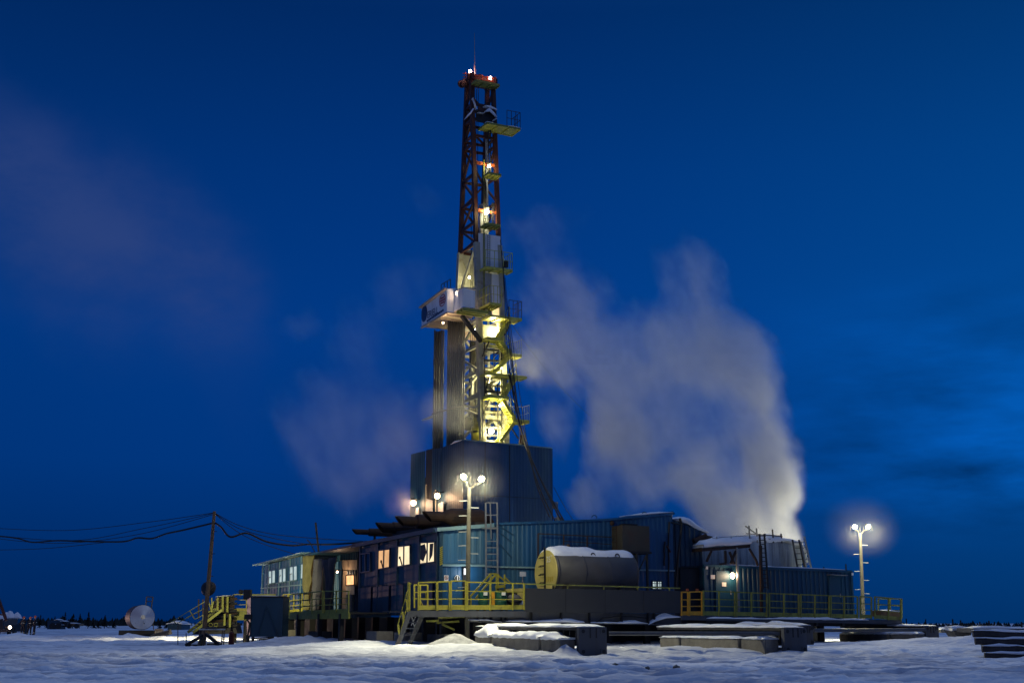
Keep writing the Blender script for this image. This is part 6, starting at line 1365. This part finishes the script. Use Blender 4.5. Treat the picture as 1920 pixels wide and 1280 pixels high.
# ---------------------------------------------------------------- car, people, vehicles far left
def car():
    c = P(22.5, 1179, 131); z = gz1(c.x, c.y); o = thing('parked_car', 'dark off-road car facing us with its headlights on, left of the three people', 'car', (c.x, c.y, z))
    W = .85
    def sec(y, pts): return [(x, y, zz) for x, zz in pts]
    body = [(-W, .35), (-W, .8), (-W * .95, 1.0), (W * .95, 1.0), (W, .8), (W, .35)]
    rows = [(-2.2, .85, .93), (-1.9, 1, 1.0), (-.9, 1, 1.06), (2.0, 1, 1.05), (2.2, .95, 1.0)]; mb = MB(); vs_ = []
    for y, sx, sz in rows: vs_ += [(c.x + x * sx, c.y + y, z + zz * sz) for x, zz in body]
    n = 6; fs = [(k * n + i, k * n + (i + 1) % n, (k + 1) * n + (i + 1) % n, (k + 1) * n + i) for k in range(4) for i in range(n)] + [tuple(range(5, -1, -1)), tuple(range(24, 30))]
    mb.add(vs_, fs).build('body', BLK, o)
    m = MB(); q = [(-.95, .82, 1.0), (-.35, .66, 1.62), (1.7, .66, 1.64), (2.1, .78, 1.0)]; vs_ = []
    for y, sx, zz in q: vs_ += [(c.x - sx, c.y + y, z + zz), (c.x + sx, c.y + y, z + zz)]
    m.add(vs_, [(0, 1, 3, 2), (2, 3, 5, 4), (4, 5, 7, 6), (0, 2, 4, 6), (1, 7, 5, 3)]).build('cabin', DARKGL, o)
    MB().bar((c.x - .6, c.y + .2, z + 1.68), (c.x + .6, c.y + .2, z + 1.68), .05).build('roof_bar', BLK, o)
    MB().box((c.x, c.y - 2.25, z + .5), (1.6, .15, .22)).build('bumper', GREYD, o); MB().box((c.x, c.y - 2.2, z + .76), (.75, .06, .2)).build('grille', GREYD, o)
    for s in (-1, 1):
        hl_ = MB().lathe((c.x + s * .62, c.y - 2.18, z + .78), (0, -1, 0), [(0, .15), (.05, .16), (.08, .14)], 14).build('headlight', LAMPW, o)
        lamp(o, (c.x + s * .62, c.y - 2.4, z + .78), 5000, (1, .60, .48), .12, 60, (c.x + 14 + s * 4, c.y - 60, z - .6), .8)
        for y in (-1.4, 1.4): w_ = MB().lathe((c.x + s * .80 - .1, c.y + y, z + .36), (1, 0, 0), [(0, .36), (.2, .36)], 16).build('wheel', BLK, o)
        MB().box((c.x + s * .98, c.y - .75, z + 1.12), (.18, .1, .14)).build('mirror', BLK, o)
car()
def person(x, yfoot, Y, H, lab, yaw, pose):
    """standing worker grown from one skinned skeleton; pose = (left foot dx, right foot dx, arm poses)"""
    q = P(x, yfoot, Y); z = gz1(q.x, q.y); o = thing('person', lab, 'person', (q.x, q.y, z)); s = H / 1.75
    lf, rf, la, ra, hd_ = pose
    J = [((0, 0, .95), .155), ((0, 0, 1.12), .15), ((0, .01, 1.33), .18), ((0, .01, 1.45), .10), ((0, -.01, 1.52), .06), ((hd_, -.02, 1.62), .10), ((hd_, -.02, 1.71), .085),
         ((.10, 0, .88), .115), ((.10 + (lf[0]) * .5, -.03 + lf[1] * .5, .48), .085), ((.10 + lf[0], lf[1], .09), .065), ((.11 + lf[0], lf[1] - .16, .05), .05),
         ((-.10, 0, .88), .115), ((-.10 + rf[0] * .5, -.03 + rf[1] * .5, .48), .085), ((-.10 + rf[0], rf[1], .09), .065), ((-.11 + rf[0], rf[1] - .16, .05), .05),
         ((.21, .01, 1.39), .085), (la[0], .07), (la[1], .05), ((-.21, .01, 1.39), .085), (ra[0], .07), (ra[1], .05), ((hd_, -.12, 1.60), .028)]
    E = [(0, 1), (1, 2), (2, 3), (3, 4), (4, 5), (5, 6), (0, 7), (7, 8), (8, 9), (9, 10), (0, 11), (11, 12), (12, 13), (13, 14), (2, 15), (15, 16), (16, 17), (2, 18), (18, 19), (19, 20), (5, 21)]
    R3 = Matrix.Rotation(yaw, 3, 'Z'); tr = lambda p: R3 @ (Vector(p) * s)
    me = bpy.data.meshes.new('person_body'); me.from_pydata([tuple(tr(p)) for p, r in J], E, []); ob = bpy.data.objects.new('body', me); COL.objects.link(ob)
    sk = ob.modifiers.new('skin', 'SKIN'); sv_ = me.skin_vertices[0].data
    for i, (p, r) in enumerate(J): sv_[i].radius = (r * s, r * s)
    sv_[0].use_root = True; ob.modifiers.new('sub', 'SUBSURF').levels = 1
    dg = bpy.context.evaluated_depsgraph_get(); m2 = bpy.data.meshes.new_from_object(ob.evaluated_get(dg)); bpy.data.objects.remove(ob)
    m2.materials.clear(); m2.materials.append(CLOTH); m2.materials.append(SKIN)
    for p in m2.polygons:
        p.use_smooth = True
        if p.center.z > 1.50 * s: p.material_index = 1
    b = bpy.data.objects.new('body', m2); COL.objects.link(b); b.parent = o
    hc = tr((hd_, -.015, 1.66)); hm = MB(); n = 14; prof = [(-.01, .155), (.0, .135), (.05, .13), (.10, .105), (.135, .06), (.145, .0)]; hm.lathe(hc, UP, [(a * s, r * s) for a, r in prof], n, False); hm.box(hc + R3 @ Vector((0, -.15, 0)) * s, (.17 * s, .09 * s, .015 * s))
    h_ = hm.build('helmet', HELM, None, True); h_.parent = o
    st_ = MB(); st_.lathe(tr((0, .0, 1.13)), UP, [(0, .178 * s), (.055 * s, .182 * s)], 14, False); x_ = st_.build('belt_stripe', STRIPE, None); x_.parent = o
    for f, k in ((lf, 1), (rf, -1)):
        st_ = MB(); st_.lathe(tr((.10 * k + f[0] * .88, f[1] * .88, .2)), UP, [(0, .092 * s), (.045 * s, .094 * s)], 10, False); x_ = st_.build('ankle_stripe', STRIPE, None); x_.parent = o
    for side, (el_, wr) in ((1, la), (-1, ra)):
        a, b_ = tr(el_), tr(wr); d = (b_ - a).normalized(); pr = d.cross(Vector((0, 1, .2))).normalized(); up_ = pr.cross(d); g = MB()
        g.box(b_ + d * .05, (.10, .085, .032), (d, pr, up_))
        for i, L in enumerate((.07, .08, .075, .06)):
            f0 = b_ + d * .09 + pr * (-.03 + i * .02); f1 = f0 + d * L * .55 - up_ * .012; g.tube(f0, f1, .0095, 5); g.tube(f1, f1 + d * L * .35 - up_ * .035, .0085, 5)
        t0 = b_ + d * .03 - pr * .042; g.tube(t0, t0 + d * .045 - pr * .03 - up_ * .01, .011, 5, .009)
        x_ = g.build('gloved_hand', BLK, None); x_.parent = o
    return o
person(42, 1187, 128, 1.74, 'leftmost of the three workers in orange helmets, standing apart beside the car', R_(20), ((.0, .02), (-.02, -.05), ((.27, -.08, 1.13), (.16, -.28, 1.10)), ((-.27, -.05, 1.12), (-.17, -.24, 1.05)), .03))
person(55.5, 1187, 128, 1.74, 'middle one of the three workers, legs astride, brightest orange helmet', R_(-15), ((.08, -.1), (-.24, .10), ((.27, -.05, 1.12), (.24, -.27, 1.05)), ((-.27, -.02, 1.12), (-.22, -.12, .86)), -.03))
person(64, 1187, 127.6, 1.80, 'rightmost of the three workers, helmet darkest, close beside the middle one', R_(-60), ((.02, .04), (-.02, -.04), ((.27, -.02, 1.13), (.28, -.25, 1.08)), ((-.27, .02, 1.12), (-.24, -.10, .88)), .02))
# snowy lorry and pieces beyond
c = P(106, 1172, 185); o = thing('snowed_in_lorry', 'snow covered lorry parked far off right of the three workers', 'lorry', (c.x, c.y, gz1(c.x, c.y)))
MB().box((c.x, 185, .9), (1.9, 2, 1.2)).build('cab', BLUED, o); MB().box((P(121, 1165, 186).x, 186, 1.0), (1.6, 2.2, .7)).build('load_bed', GREYD, o); MB().box((P(106, 1164, 185).x, 185, 1.45), (.8, 1.6, .5)).build('cab_roof', DARKGL, o)
for (x0, x1, y, h) in ((101, 111, 1162, .14), (96, 117, 1171, .25), (112, 121, 1164.5, .1)): roundcap(None, [P(x0, y, 184), P((x0 + x1) / 2, y - 1, 184), P(x1, y, 184)], Vector((0, -1, 0)), 2, h, 141 + x0, o)
for x in (99, 110): MB().lathe(P(x, 1173, 184), (0, -1, 0), [(0, .42), (.25, .42)], 14).build('wheel', BLK, o)
c = P(138, 1172, 185); o = thing('flat_trailer', 'low ochre trailer with snow on it behind the snowed-in lorry', 'trailer', (c.x, c.y, gz1(c.x, c.y))); MB().prism([P(125, 1167.5, 186), P(148, 1168.5, 186), P(150, 1172, 186), P(125, 1172, 186)], Vector((0, 2, 0))).build('bed', WOOD, o)
roundcap(None, [P(126, 1168, 186), P(146, 1168.5, 186)], Vector((0, -1, 0)), 1.5, .12, 151, o)
for x in (130, 144): MB().lathe(P(x, 1173, 185.8), (0, -1, 0), [(0, .35), (.2, .35)], 12).build('wheel', BLK, o)
c = P(22, 1165, 150); hp = MB(); 
for (x, y, r) in ((2, 1157, .45), (10, 1153, .4), (15, 1156, .5), (19, 1151, .42), (25, 1156, .4), (31, 1152, .45), (35, 1157, .4), (22, 1159, .7), (6, 1161, .6), (30, 1161, .5)): q = P(x, y, 150); hp.ball(q, r, 10, (.9, .8, 1)); hp.tube((q.x, q.y, 0), q, r * .7, 8)
for i, v in enumerate(hp.v): v += Vector((float(vn(np.array([v.x * 2.]), np.array([v.z * 2.]), 5)[0]) * .4, 0, float(vn(np.array([v.x * 2.3]), np.array([v.z * 2.1]), 8)[0]) * .4))
tag(hp.build('snow_covered_bushes', SNOW, None, True), 'pale snow laden bushes right behind the dark car', 'bush')
o = thing('crane_jib', 'dark red slanting jib at the left edge beside the car', 'crane', (P(8, 1178, 120).x, 120, 0)); MB().bar(P(-14, 1090, 120), P(12, 1163, 120), .22).build('boom', RED, o); MB().bar(P(2, 1160, 120), P(5, 1180, 120), .3).build('base_post', GREYD, o); MB().bar(P(-14, 1150, 120), P(7, 1152, 120), .12).build('tie', RED, o)
# ---------------------------------------------------------------- trees, far forest, fence posts
def tree(x, h, Y, w_, lab):
    q = P(x, 1171, Y); z = gz1(q.x, q.y); t = thing('spruce_tree', lab, 'tree', (q.x, q.y, z), 'thin spruces on the left horizon')
    MB().tube((q.x, q.y, z - .3), (q.x, q.y, z + h), .10, 6, .02).build('trunk', BARK, t)
    mb = MB(); 
    for k in range(int(70 + h * 14)):
        f = random.random() ** .8; zz = z + h * (.12 + .86 * f); r = w_ * (1 - f) * random.uniform(.4, 1.1) + .05; an = random.uniform(0, 6.28)
        c = Vector((q.x, q.y, zz)); e = c + Vector((math.cos(an) * r, math.sin(an) * r, -r * random.uniform(.1, .5))); sd = Vector((-math.sin(an), math.cos(an), 0)) * random.uniform(.10, .22)
        mb.add([c, e + sd, e - sd * .6 - UP * .12, c - UP * .12], [(0, 1, 2, 3)])
    mb.build('crown', NEEDLE, t)
TL = [(75, 3.4, .6, 'tall thin dark spruce just right of the three workers'), (88, 1.9, .5, 'short spruce between the workers and the snowed-in lorry'), (102, 3.0, .6, 'spruce standing above the snowed-in lorry'), (121, 4.1, .7, 'tall narrow spruce left of the thickest spruce clump'), (131, 2.4, .7, 'low spruce right before the thickest spruce'), (136.5, 3.7, 1.1, 'thickest tall spruce on the left horizon'), (149, 3.7, .6, 'slim tall spruce over the flat trailer'), (165, 4.3, .75, 'tallest lone spruce left of the silver tank'), (175, 1.9, .6, 'small spruce right of the tallest one'), (185, 2.0, .5, 'small spruce with the far light below it'), (196, 3.4, 1.1, 'bushy spruce nearest to the silver tank on its left'), (214, 1.9, .5, 'small spruce next to the silver tank'), (300, 1.9, .6, 'small spruce above the slatted crate'), (312, 2.2, .5, 'small spruce left of the long stair')]
for x, h, w_, lab in TL: tree(x, h * 1.0, 330, w_ * 1.6, lab)
mb = MB()
for k in range(4200):
    Y = random.uniform(420, 760); x = random.uniform(-60, 2000)
    if 345 < x < 1690 and random.random() < .75: continue
    h = (random.uniform(.9, 1.7) + random.random() ** 5 * 1.6) * (1.25 if x < 345 else .6) * Y / 500; q = P(x, 1168, Y); z = gz1(q.x, q.y) - .3; r = h * random.uniform(.4, .8); a0 = random.uniform(0, 2)
    mb.add([(q.x + math.cos(a0 + i * 2.09) * r, q.y + math.sin(a0 + i * 2.09) * r, z) for i in range(3)] + [(q.x, q.y, z + h)], [(0, 1, 3), (1, 2, 3), (2, 0, 3)])
fo = mb.build('distant_forest', NEEDLE, None); fo['kind'] = 'stuff'; fo['label'] = 'dark low forest strip along the snowy horizon'; fo['category'] = 'forest'
FPX = [(1699, 1159, 1170, 120), (1735.5, 1160, 1172, 120), (1786, 1160, 1174, 95), (1801, 1162, 1174, 95), (1837, 1165, 1175, 95), (1854, 1163, 1174, 95), (1864.5, 1165, 1174, 95), (1915, 1165, 1174, 90)]
FLB = ['short dark post with snow left of the farther skid beam', 'dark post above the end plate of the farther skid beam', 'tall dark fence post left of the snow capped concrete block', 'thin dark fence post right above the snow capped concrete block', 'low fence post at the left end of the log stack', 'taller fence post above the log stack', 'slim fence post next to the taller one above the logs', 'rightmost dark fence post at the picture edge']
for (x, y0, y1, Y), lab in zip(FPX, FLB):
    q = P(x, y0, Y); tag(MB().tube((q.x, q.y, gz1(q.x, q.y) - .3), q, .055, 6).build('fence_post', BARK, None), lab, 'post', 'dark fence posts on the right horizon')
# ---------------------------------------------------------------- snow ground, one sheet
def axis(a, b, st, lo, hi, g):
    r = list(np.arange(a, b + 1e-6, st)); s = st; v = r[-1]
    while v < hi: s *= g; v += s; r.append(v)
    s = st; v = r[0]
    while v > lo: s *= g; v -= s; r.insert(0, v)
    return np.array(r)
xs_ = axis(-27, 27, .17, -4000, 4000, 1.07); ys_ = axis(19, 68, .17, -300, 5000, 1.05)
X, Yg = np.meshgrid(xs_, ys_); Zg = gz(X, Yg); far = np.maximum(np.abs(X), np.abs(Yg)) > 700; Zg = np.where(far, np.minimum(Zg, .6), Zg)
nx, ny = len(xs_), len(ys_); co = np.stack([X, Yg, Zg], -1).reshape(-1, 3)
i = np.arange(nx * ny).reshape(ny, nx); fc = np.stack([i[:-1, :-1], i[:-1, 1:], i[1:, 1:], i[1:, :-1]], -1).reshape(-1, 4)
me = bpy.data.meshes.new('snow_ground'); me.vertices.add(len(co)); me.vertices.foreach_set('co', co.ravel()); me.loops.add(fc.size); me.loops.foreach_set('vertex_index', fc.ravel()); me.polygons.add(len(fc)); me.polygons.foreach_set('loop_start', np.arange(0, fc.size, 4)); me.polygons.foreach_set('loop_total', np.full(len(fc), 4)); me.polygons.foreach_set('use_smooth', np.ones(len(fc), bool)); me.update(); me.validate()
at_ = me.attributes.new('packed', 'FLOAT', 'POINT'); at_.data.foreach_set('value', packed(X, Yg).ravel().astype(np.float32))
gs = mat('snow_ground', (.82, .84, .87), .9, var=.08, vscale=.35, bump=1.0, bscale=3.2, spec=.1)
t = gs.node_tree; bs = t.nodes['Principled BSDF']; old = bs.inputs['Base Color'].links[0].from_socket
tc2 = N('ShaderNodeTexCoord', t); mp2 = N('ShaderNodeMapping', t); t.links.new(tc2.outputs['Object'], mp2.inputs[0]); mp2.inputs['Rotation'].default_value = (0, 0, .38); mp2.inputs['Scale'].default_value = (.26, .40, 1)
n2 = N('ShaderNodeTexNoise', t); t.links.new(mp2.outputs[0], n2.inputs['Vector']); n2.inputs['Scale'].default_value = 1.3; n2.inputs['Detail'].default_value = 7; n2.inputs['Roughness'].default_value = .68
r2 = N('ShaderNodeMapRange', t); t.links.new(n2.outputs['Fac'], r2.inputs['Value']); r2.inputs['From Min'].default_value = .49; r2.inputs['From Max'].default_value = .62; r2.inputs['To Max'].default_value = .85
mx2 = N('ShaderNodeMix', t, data_type='RGBA'); t.links.new(r2.outputs[0], mx2.inputs[0]); t.links.new(old, mx2.inputs[6]); mx2.inputs[7].default_value = (.42, .44, .51, 1)
an_ = N('ShaderNodeAttribute', t); an_.attribute_name = 'packed'; mx3 = N('ShaderNodeMix', t, data_type='RGBA'); pk = N('ShaderNodeMath', t, operation='MULTIPLY'); t.links.new(an_.outputs['Fac'], pk.inputs[0]); pk.inputs[1].default_value = .82
t.links.new(pk.outputs[0], mx3.inputs[0]); t.links.new(mx2.outputs[2], mx3.inputs[6]); mx3.inputs[7].default_value = (.27, .29, .36, 1); t.links.new(mx3.outputs[2], bs.inputs['Base Color'])
me.materials.append(gs); go = bpy.data.objects.new('snow_ground', me); COL.objects.link(go); go['kind'] = 'structure'
bpy.data.objects.remove(bpy.data.objects['zz']) if 'zz' in bpy.data.objects else None
# ================================================================ steam: volumes with real depth, drifting off the hot tanks
def steam(name, label, blobs, dens, res, nscale, thr, seed, aniso=.2, grow=1.5, soft=.7, warp=1.0):
    """blobs: (px x, px y, px rx, px ry, depth, strength) -> ellipsoids in the air"""
    E = []
    for (x, y, rx, ry, Y, s) in blobs:
        c = P(x, y, Y); k = Y * .977 / 2400 * 1.03; E.append((c, rx * k * grow, ry * k * grow, s))
    lo = Vector((min(c.x - a * 1.1 for c, a, b, s in E), min(c.y - (a + b) * .55 for c, a, b, s in E), min(c.z - b * 1.1 for c, a, b, s in E)))
    hi = Vector((max(c.x + a * 1.1 for c, a, b, s in E), max(c.y + (a + b) * .55 for c, a, b, s in E), max(c.z + b * 1.1 for c, a, b, s in E)))
    g = bpy.data.node_groups.new(name, 'GeometryNodeTree'); g.interface.new_socket('Geometry', in_out='INPUT', socket_type='NodeSocketGeometry'); g.interface.new_socket('Geometry', in_out='OUTPUT', socket_type='NodeSocketGeometry')
    lk = g.links.new; n = lambda t, **k: N(t, g, **k); out = n('NodeGroupOutput')
    pos = n('GeometryNodeInputPosition')
    # two scales of turbulence displace the sampling point, so edges curl
    def noise(sc, det, off, ro=.6, src_=pos.outputs[0]):
        rt = n('ShaderNodeVectorRotate', rotation_type='Y_AXIS'); lk(src_, rt.inputs['Vector']); rt.inputs['Angle'].default_value = R_(24); mpp = n('ShaderNodeVectorMath', operation='MULTIPLY'); lk(rt.outputs[0], mpp.inputs[0]); mpp.inputs[1].default_value = (1, 1, .55)
        a = n('ShaderNodeVectorMath', operation='ADD'); lk(mpp.outputs[0], a.inputs[0]); a.inputs[1].default_value = off
        t = n('ShaderNodeTexNoise'); t.inputs['Scale'].default_value = sc; t.inputs['Detail'].default_value = det; t.inputs['Roughness'].default_value = ro; lk(a.outputs[0], t.inputs['Vector']); return t
    nw = noise(nscale * .8, 3, (seed, 7.1, 3.3)); sub = n('ShaderNodeVectorMath', operation='SUBTRACT'); lk(nw.outputs['Color'], sub.inputs[0]); sub.inputs[1].default_value = (.5, .5, .5)
    sc = n('ShaderNodeVectorMath', operation='SCALE'); lk(sub.outputs[0], sc.inputs[0]); sc.inputs['Scale'].default_value = 1.5 / nscale * .62 * warp
    wp = n('ShaderNodeVectorMath', operation='ADD'); lk(pos.outputs[0], wp.inputs[0]); lk(sc.outputs[0], wp.inputs[1])
    def mth(op, a_, b_, clamp=False):
        q = n('ShaderNodeMath', operation=op, use_clamp=clamp)
        for k_, v_ in enumerate((a_, b_)):
            if v_ is None: continue
            if isinstance(v_, (int, float)): q.inputs[k_].default_value = v_
            else: lk(v_, q.inputs[k_])
        return q.outputs[0]
    shp = stn = sw = None
    for (c, a, b, s) in E:
        d = n('ShaderNodeVectorMath', operation='SUBTRACT'); lk(wp.outputs[0], d.inputs[0]); d.inputs[1].default_value = c
        m = n('ShaderNodeVectorMath', operation='MULTIPLY'); lk(d.outputs[0], m.inputs[0]); m.inputs[1].default_value = (1 / a, 2 / (a + b), 1 / b)
        dt = n('ShaderNodeVectorMath', operation='DOT_PRODUCT'); lk(m.outputs[0], dt.inputs[0]); lk(m.outputs[0], dt.inputs[1])
        fo_ = mth('SUBTRACT', 1, dt.outputs['Value'], True); f2 = mth('MULTIPLY', fo_, fo_); fs_ = mth('MULTIPLY', f2, s)
        shp = f2 if shp is None else mth('ADD', shp, f2); stn = fs_ if stn is None else mth('ADD', stn, fs_)
    shape = mth('MINIMUM', mth('SQRT', shp, None), 1.0); avg = mth('DIVIDE', stn, mth('MAXIMUM', shp, .0001))
    nf = noise(nscale * 1.9, 8, (3.7 + seed, 1.2, 9.4), .64, wp.outputs[0])
    mr = n('ShaderNodeMapRange'); lk(nf.outputs['Fac'], mr.inputs['Value']); mr.inputs['From Min'].default_value = .30; mr.inputs['From Max'].default_value = .70; mr.inputs['To Min'].default_value = thr; mr.inputs['To Max'].default_value = 0
    er = n('ShaderNodeMapRange', interpolation_type='SMOOTHSTEP'); lk(mth('SUBTRACT', shape, mr.outputs[0]), er.inputs['Value']); er.inputs['From Min'].default_value = .02; er.inputs['From Max'].default_value = soft
    md_out = mth('MULTIPLY', mth('MULTIPLY', mth('MULTIPLY', er.outputs[0], avg), dens), mth('MAXIMUM', mth('SUBTRACT', 1.35, mth('MULTIPLY', mr.outputs[0], 1.25)), .12))
    vc = n('GeometryNodeVolumeCube'); lk(md_out, vc.inputs['Density']); vc.inputs['Min'].default_value = lo; vc.inputs['Max'].default_value = hi
    sz = hi - lo; mxs = max(sz); rs = [max(16, int(res * q / mxs)) for q in sz]
    vc.inputs['Resolution X'].default_value, vc.inputs['Resolution Y'].default_value, vc.inputs['Resolution Z'].default_value = rs
    m = bpy.data.materials.new(name + '_vapour'); m.use_nodes = True; t = m.node_tree; t.nodes.clear()
    pv = N('ShaderNodeVolumePrincipled', t); pv.inputs['Color'].default_value = (.97, .97, .98, 1); pv.inputs['Density'].default_value = 1.0; pv.inputs['Density Attribute'].default_value = 'density'; pv.inputs['Anisotropy'].default_value = aniso
    o_ = N('ShaderNodeOutputMaterial', t); t.links.new(pv.outputs[0], o_.inputs['Volume'])
    smn = n('GeometryNodeSetMaterial'); lk(vc.outputs[0], smn.inputs['Geometry']); smn.inputs['Material'].default_value = m; lk(smn.outputs[0], out.inputs[0])
    me = bpy.data.meshes.new(name); me.materials.append(m); ob = bpy.data.objects.new(name, me); COL.objects.link(ob); md_ = ob.modifiers.new('vapour', 'NODES'); md_.node_group = g
    ob['kind'] = 'stuff'; ob['label'] = label; ob['category'] = 'steam'; return ob
YS = 70
steam('steam_plume', 'big pale steam plume rising from the right sheds and drifting left across the sky', [
    (1318, 955, 45, 60, 70, .75), (1300, 900, 55, 60, 72, .5), (1335, 1005, 40, 30, 65.5, .7), (1400, 1005, 50, 28, 66, .7), (1455, 1010, 45, 28, 67, .6), (1488, 1004, 32, 34, 70, 1.3), (1440, 990, 60, 45, 71, 1.0), (1370, 985, 75, 55, 71, .8), (1474, 925, 36, 55, 71, 1.3), (1420, 920, 60, 60, 72, 1.0), (1345, 930, 70, 70, 72, .75),
    (1420, 855, 60, 60, 72, .75), (1350, 860, 80, 70, 73, .62), (1395, 790, 65, 70, 73, .55), (1320, 790, 80, 90, 74, .46), (1385, 700, 70, 85, 75, .42), (1310, 680, 90, 90, 76, .38),
    (1305, 570, 75, 90, 78, .26), (1225, 640, 85, 100, 78, .28), (1200, 760, 70, 100, 76, .36), (1160, 850, 65, 75, 76, .36), (1110, 925, 50, 40, 76, .34), (1205, 915, 70, 60, 75, .34),
    (1100, 660, 80, 90, 79, .20), (1020, 690, 70, 55, 80, .30), (1060, 790, 60, 60, 79, .22), (1060, 560, 90, 90, 80, .13), (1000, 440, 80, 70, 82, .08), (1270, 500, 60, 60, 79, .10)], 1.05, 290, .16, .94, 2.0, soft=.82)
steam('steam_drift', 'faint lilac steam drifting left of the drill pipe stacks', [
    (772, 970, 28, 18, 78, 1.0), (745, 950, 35, 35, 79, .25), (720, 890, 80, 70, 82, .2), (640, 850, 95, 80, 84, .14), (600, 780, 80, 80, 84, .12), (690, 640, 60, 80, 84, .10), (760, 800, 60, 70, 80, .2), (690, 745, 80, 50, 83, .13), (820, 770, 45, 50, 77.5, .26), (590, 625, 50, 38, 86, .15), (770, 530, 70, 60, 86, .10), (825, 370, 60, 45, 86, .05), (850, 690, 36, 50, 77, .07), (840, 775, 50, 32, 77, .14), (860, 640, 30, 40, 77, .04)], .6, 190, .17, .86, 11.0, soft=.85)
steam('steam_wisp', 'thin wisp of steam lit by the floodlights before the tower skirt', [(890, 850, 45, 22, 70, .5), (915, 912, 40, 25, 66, .3), (880, 870, 30, 30, 70, .2), (935, 940, 25, 30, 66, .2)], .16, 90, .5, .6, 23.0)
steam('lamp_halo_mist', 'faint glowing mist round the two lamps of the middle floodlight pole', [(870, 893, 60, 56, 53.9, .025), (902, 897, 60, 56, 53.9, .025)], .35, 60, .3, .03, 37.0, grow=1.0, soft=1.0, warp=0.0)  # real wisps drift here; centred on the lamps to give them a halo too
steam('lamp_halo_mist', 'faint mist added round the two lamps of the right-hand floodlight pole as their halo', [(1603, 987, 70, 66, 75.7, .009), (1627, 987, 70, 66, 75.7, .009)], .35, 60, .3, .03, 31.0, grow=1.0, soft=1.0, warp=0.0)  # no mist hangs here; volume added to imitate the lamps' glare halo
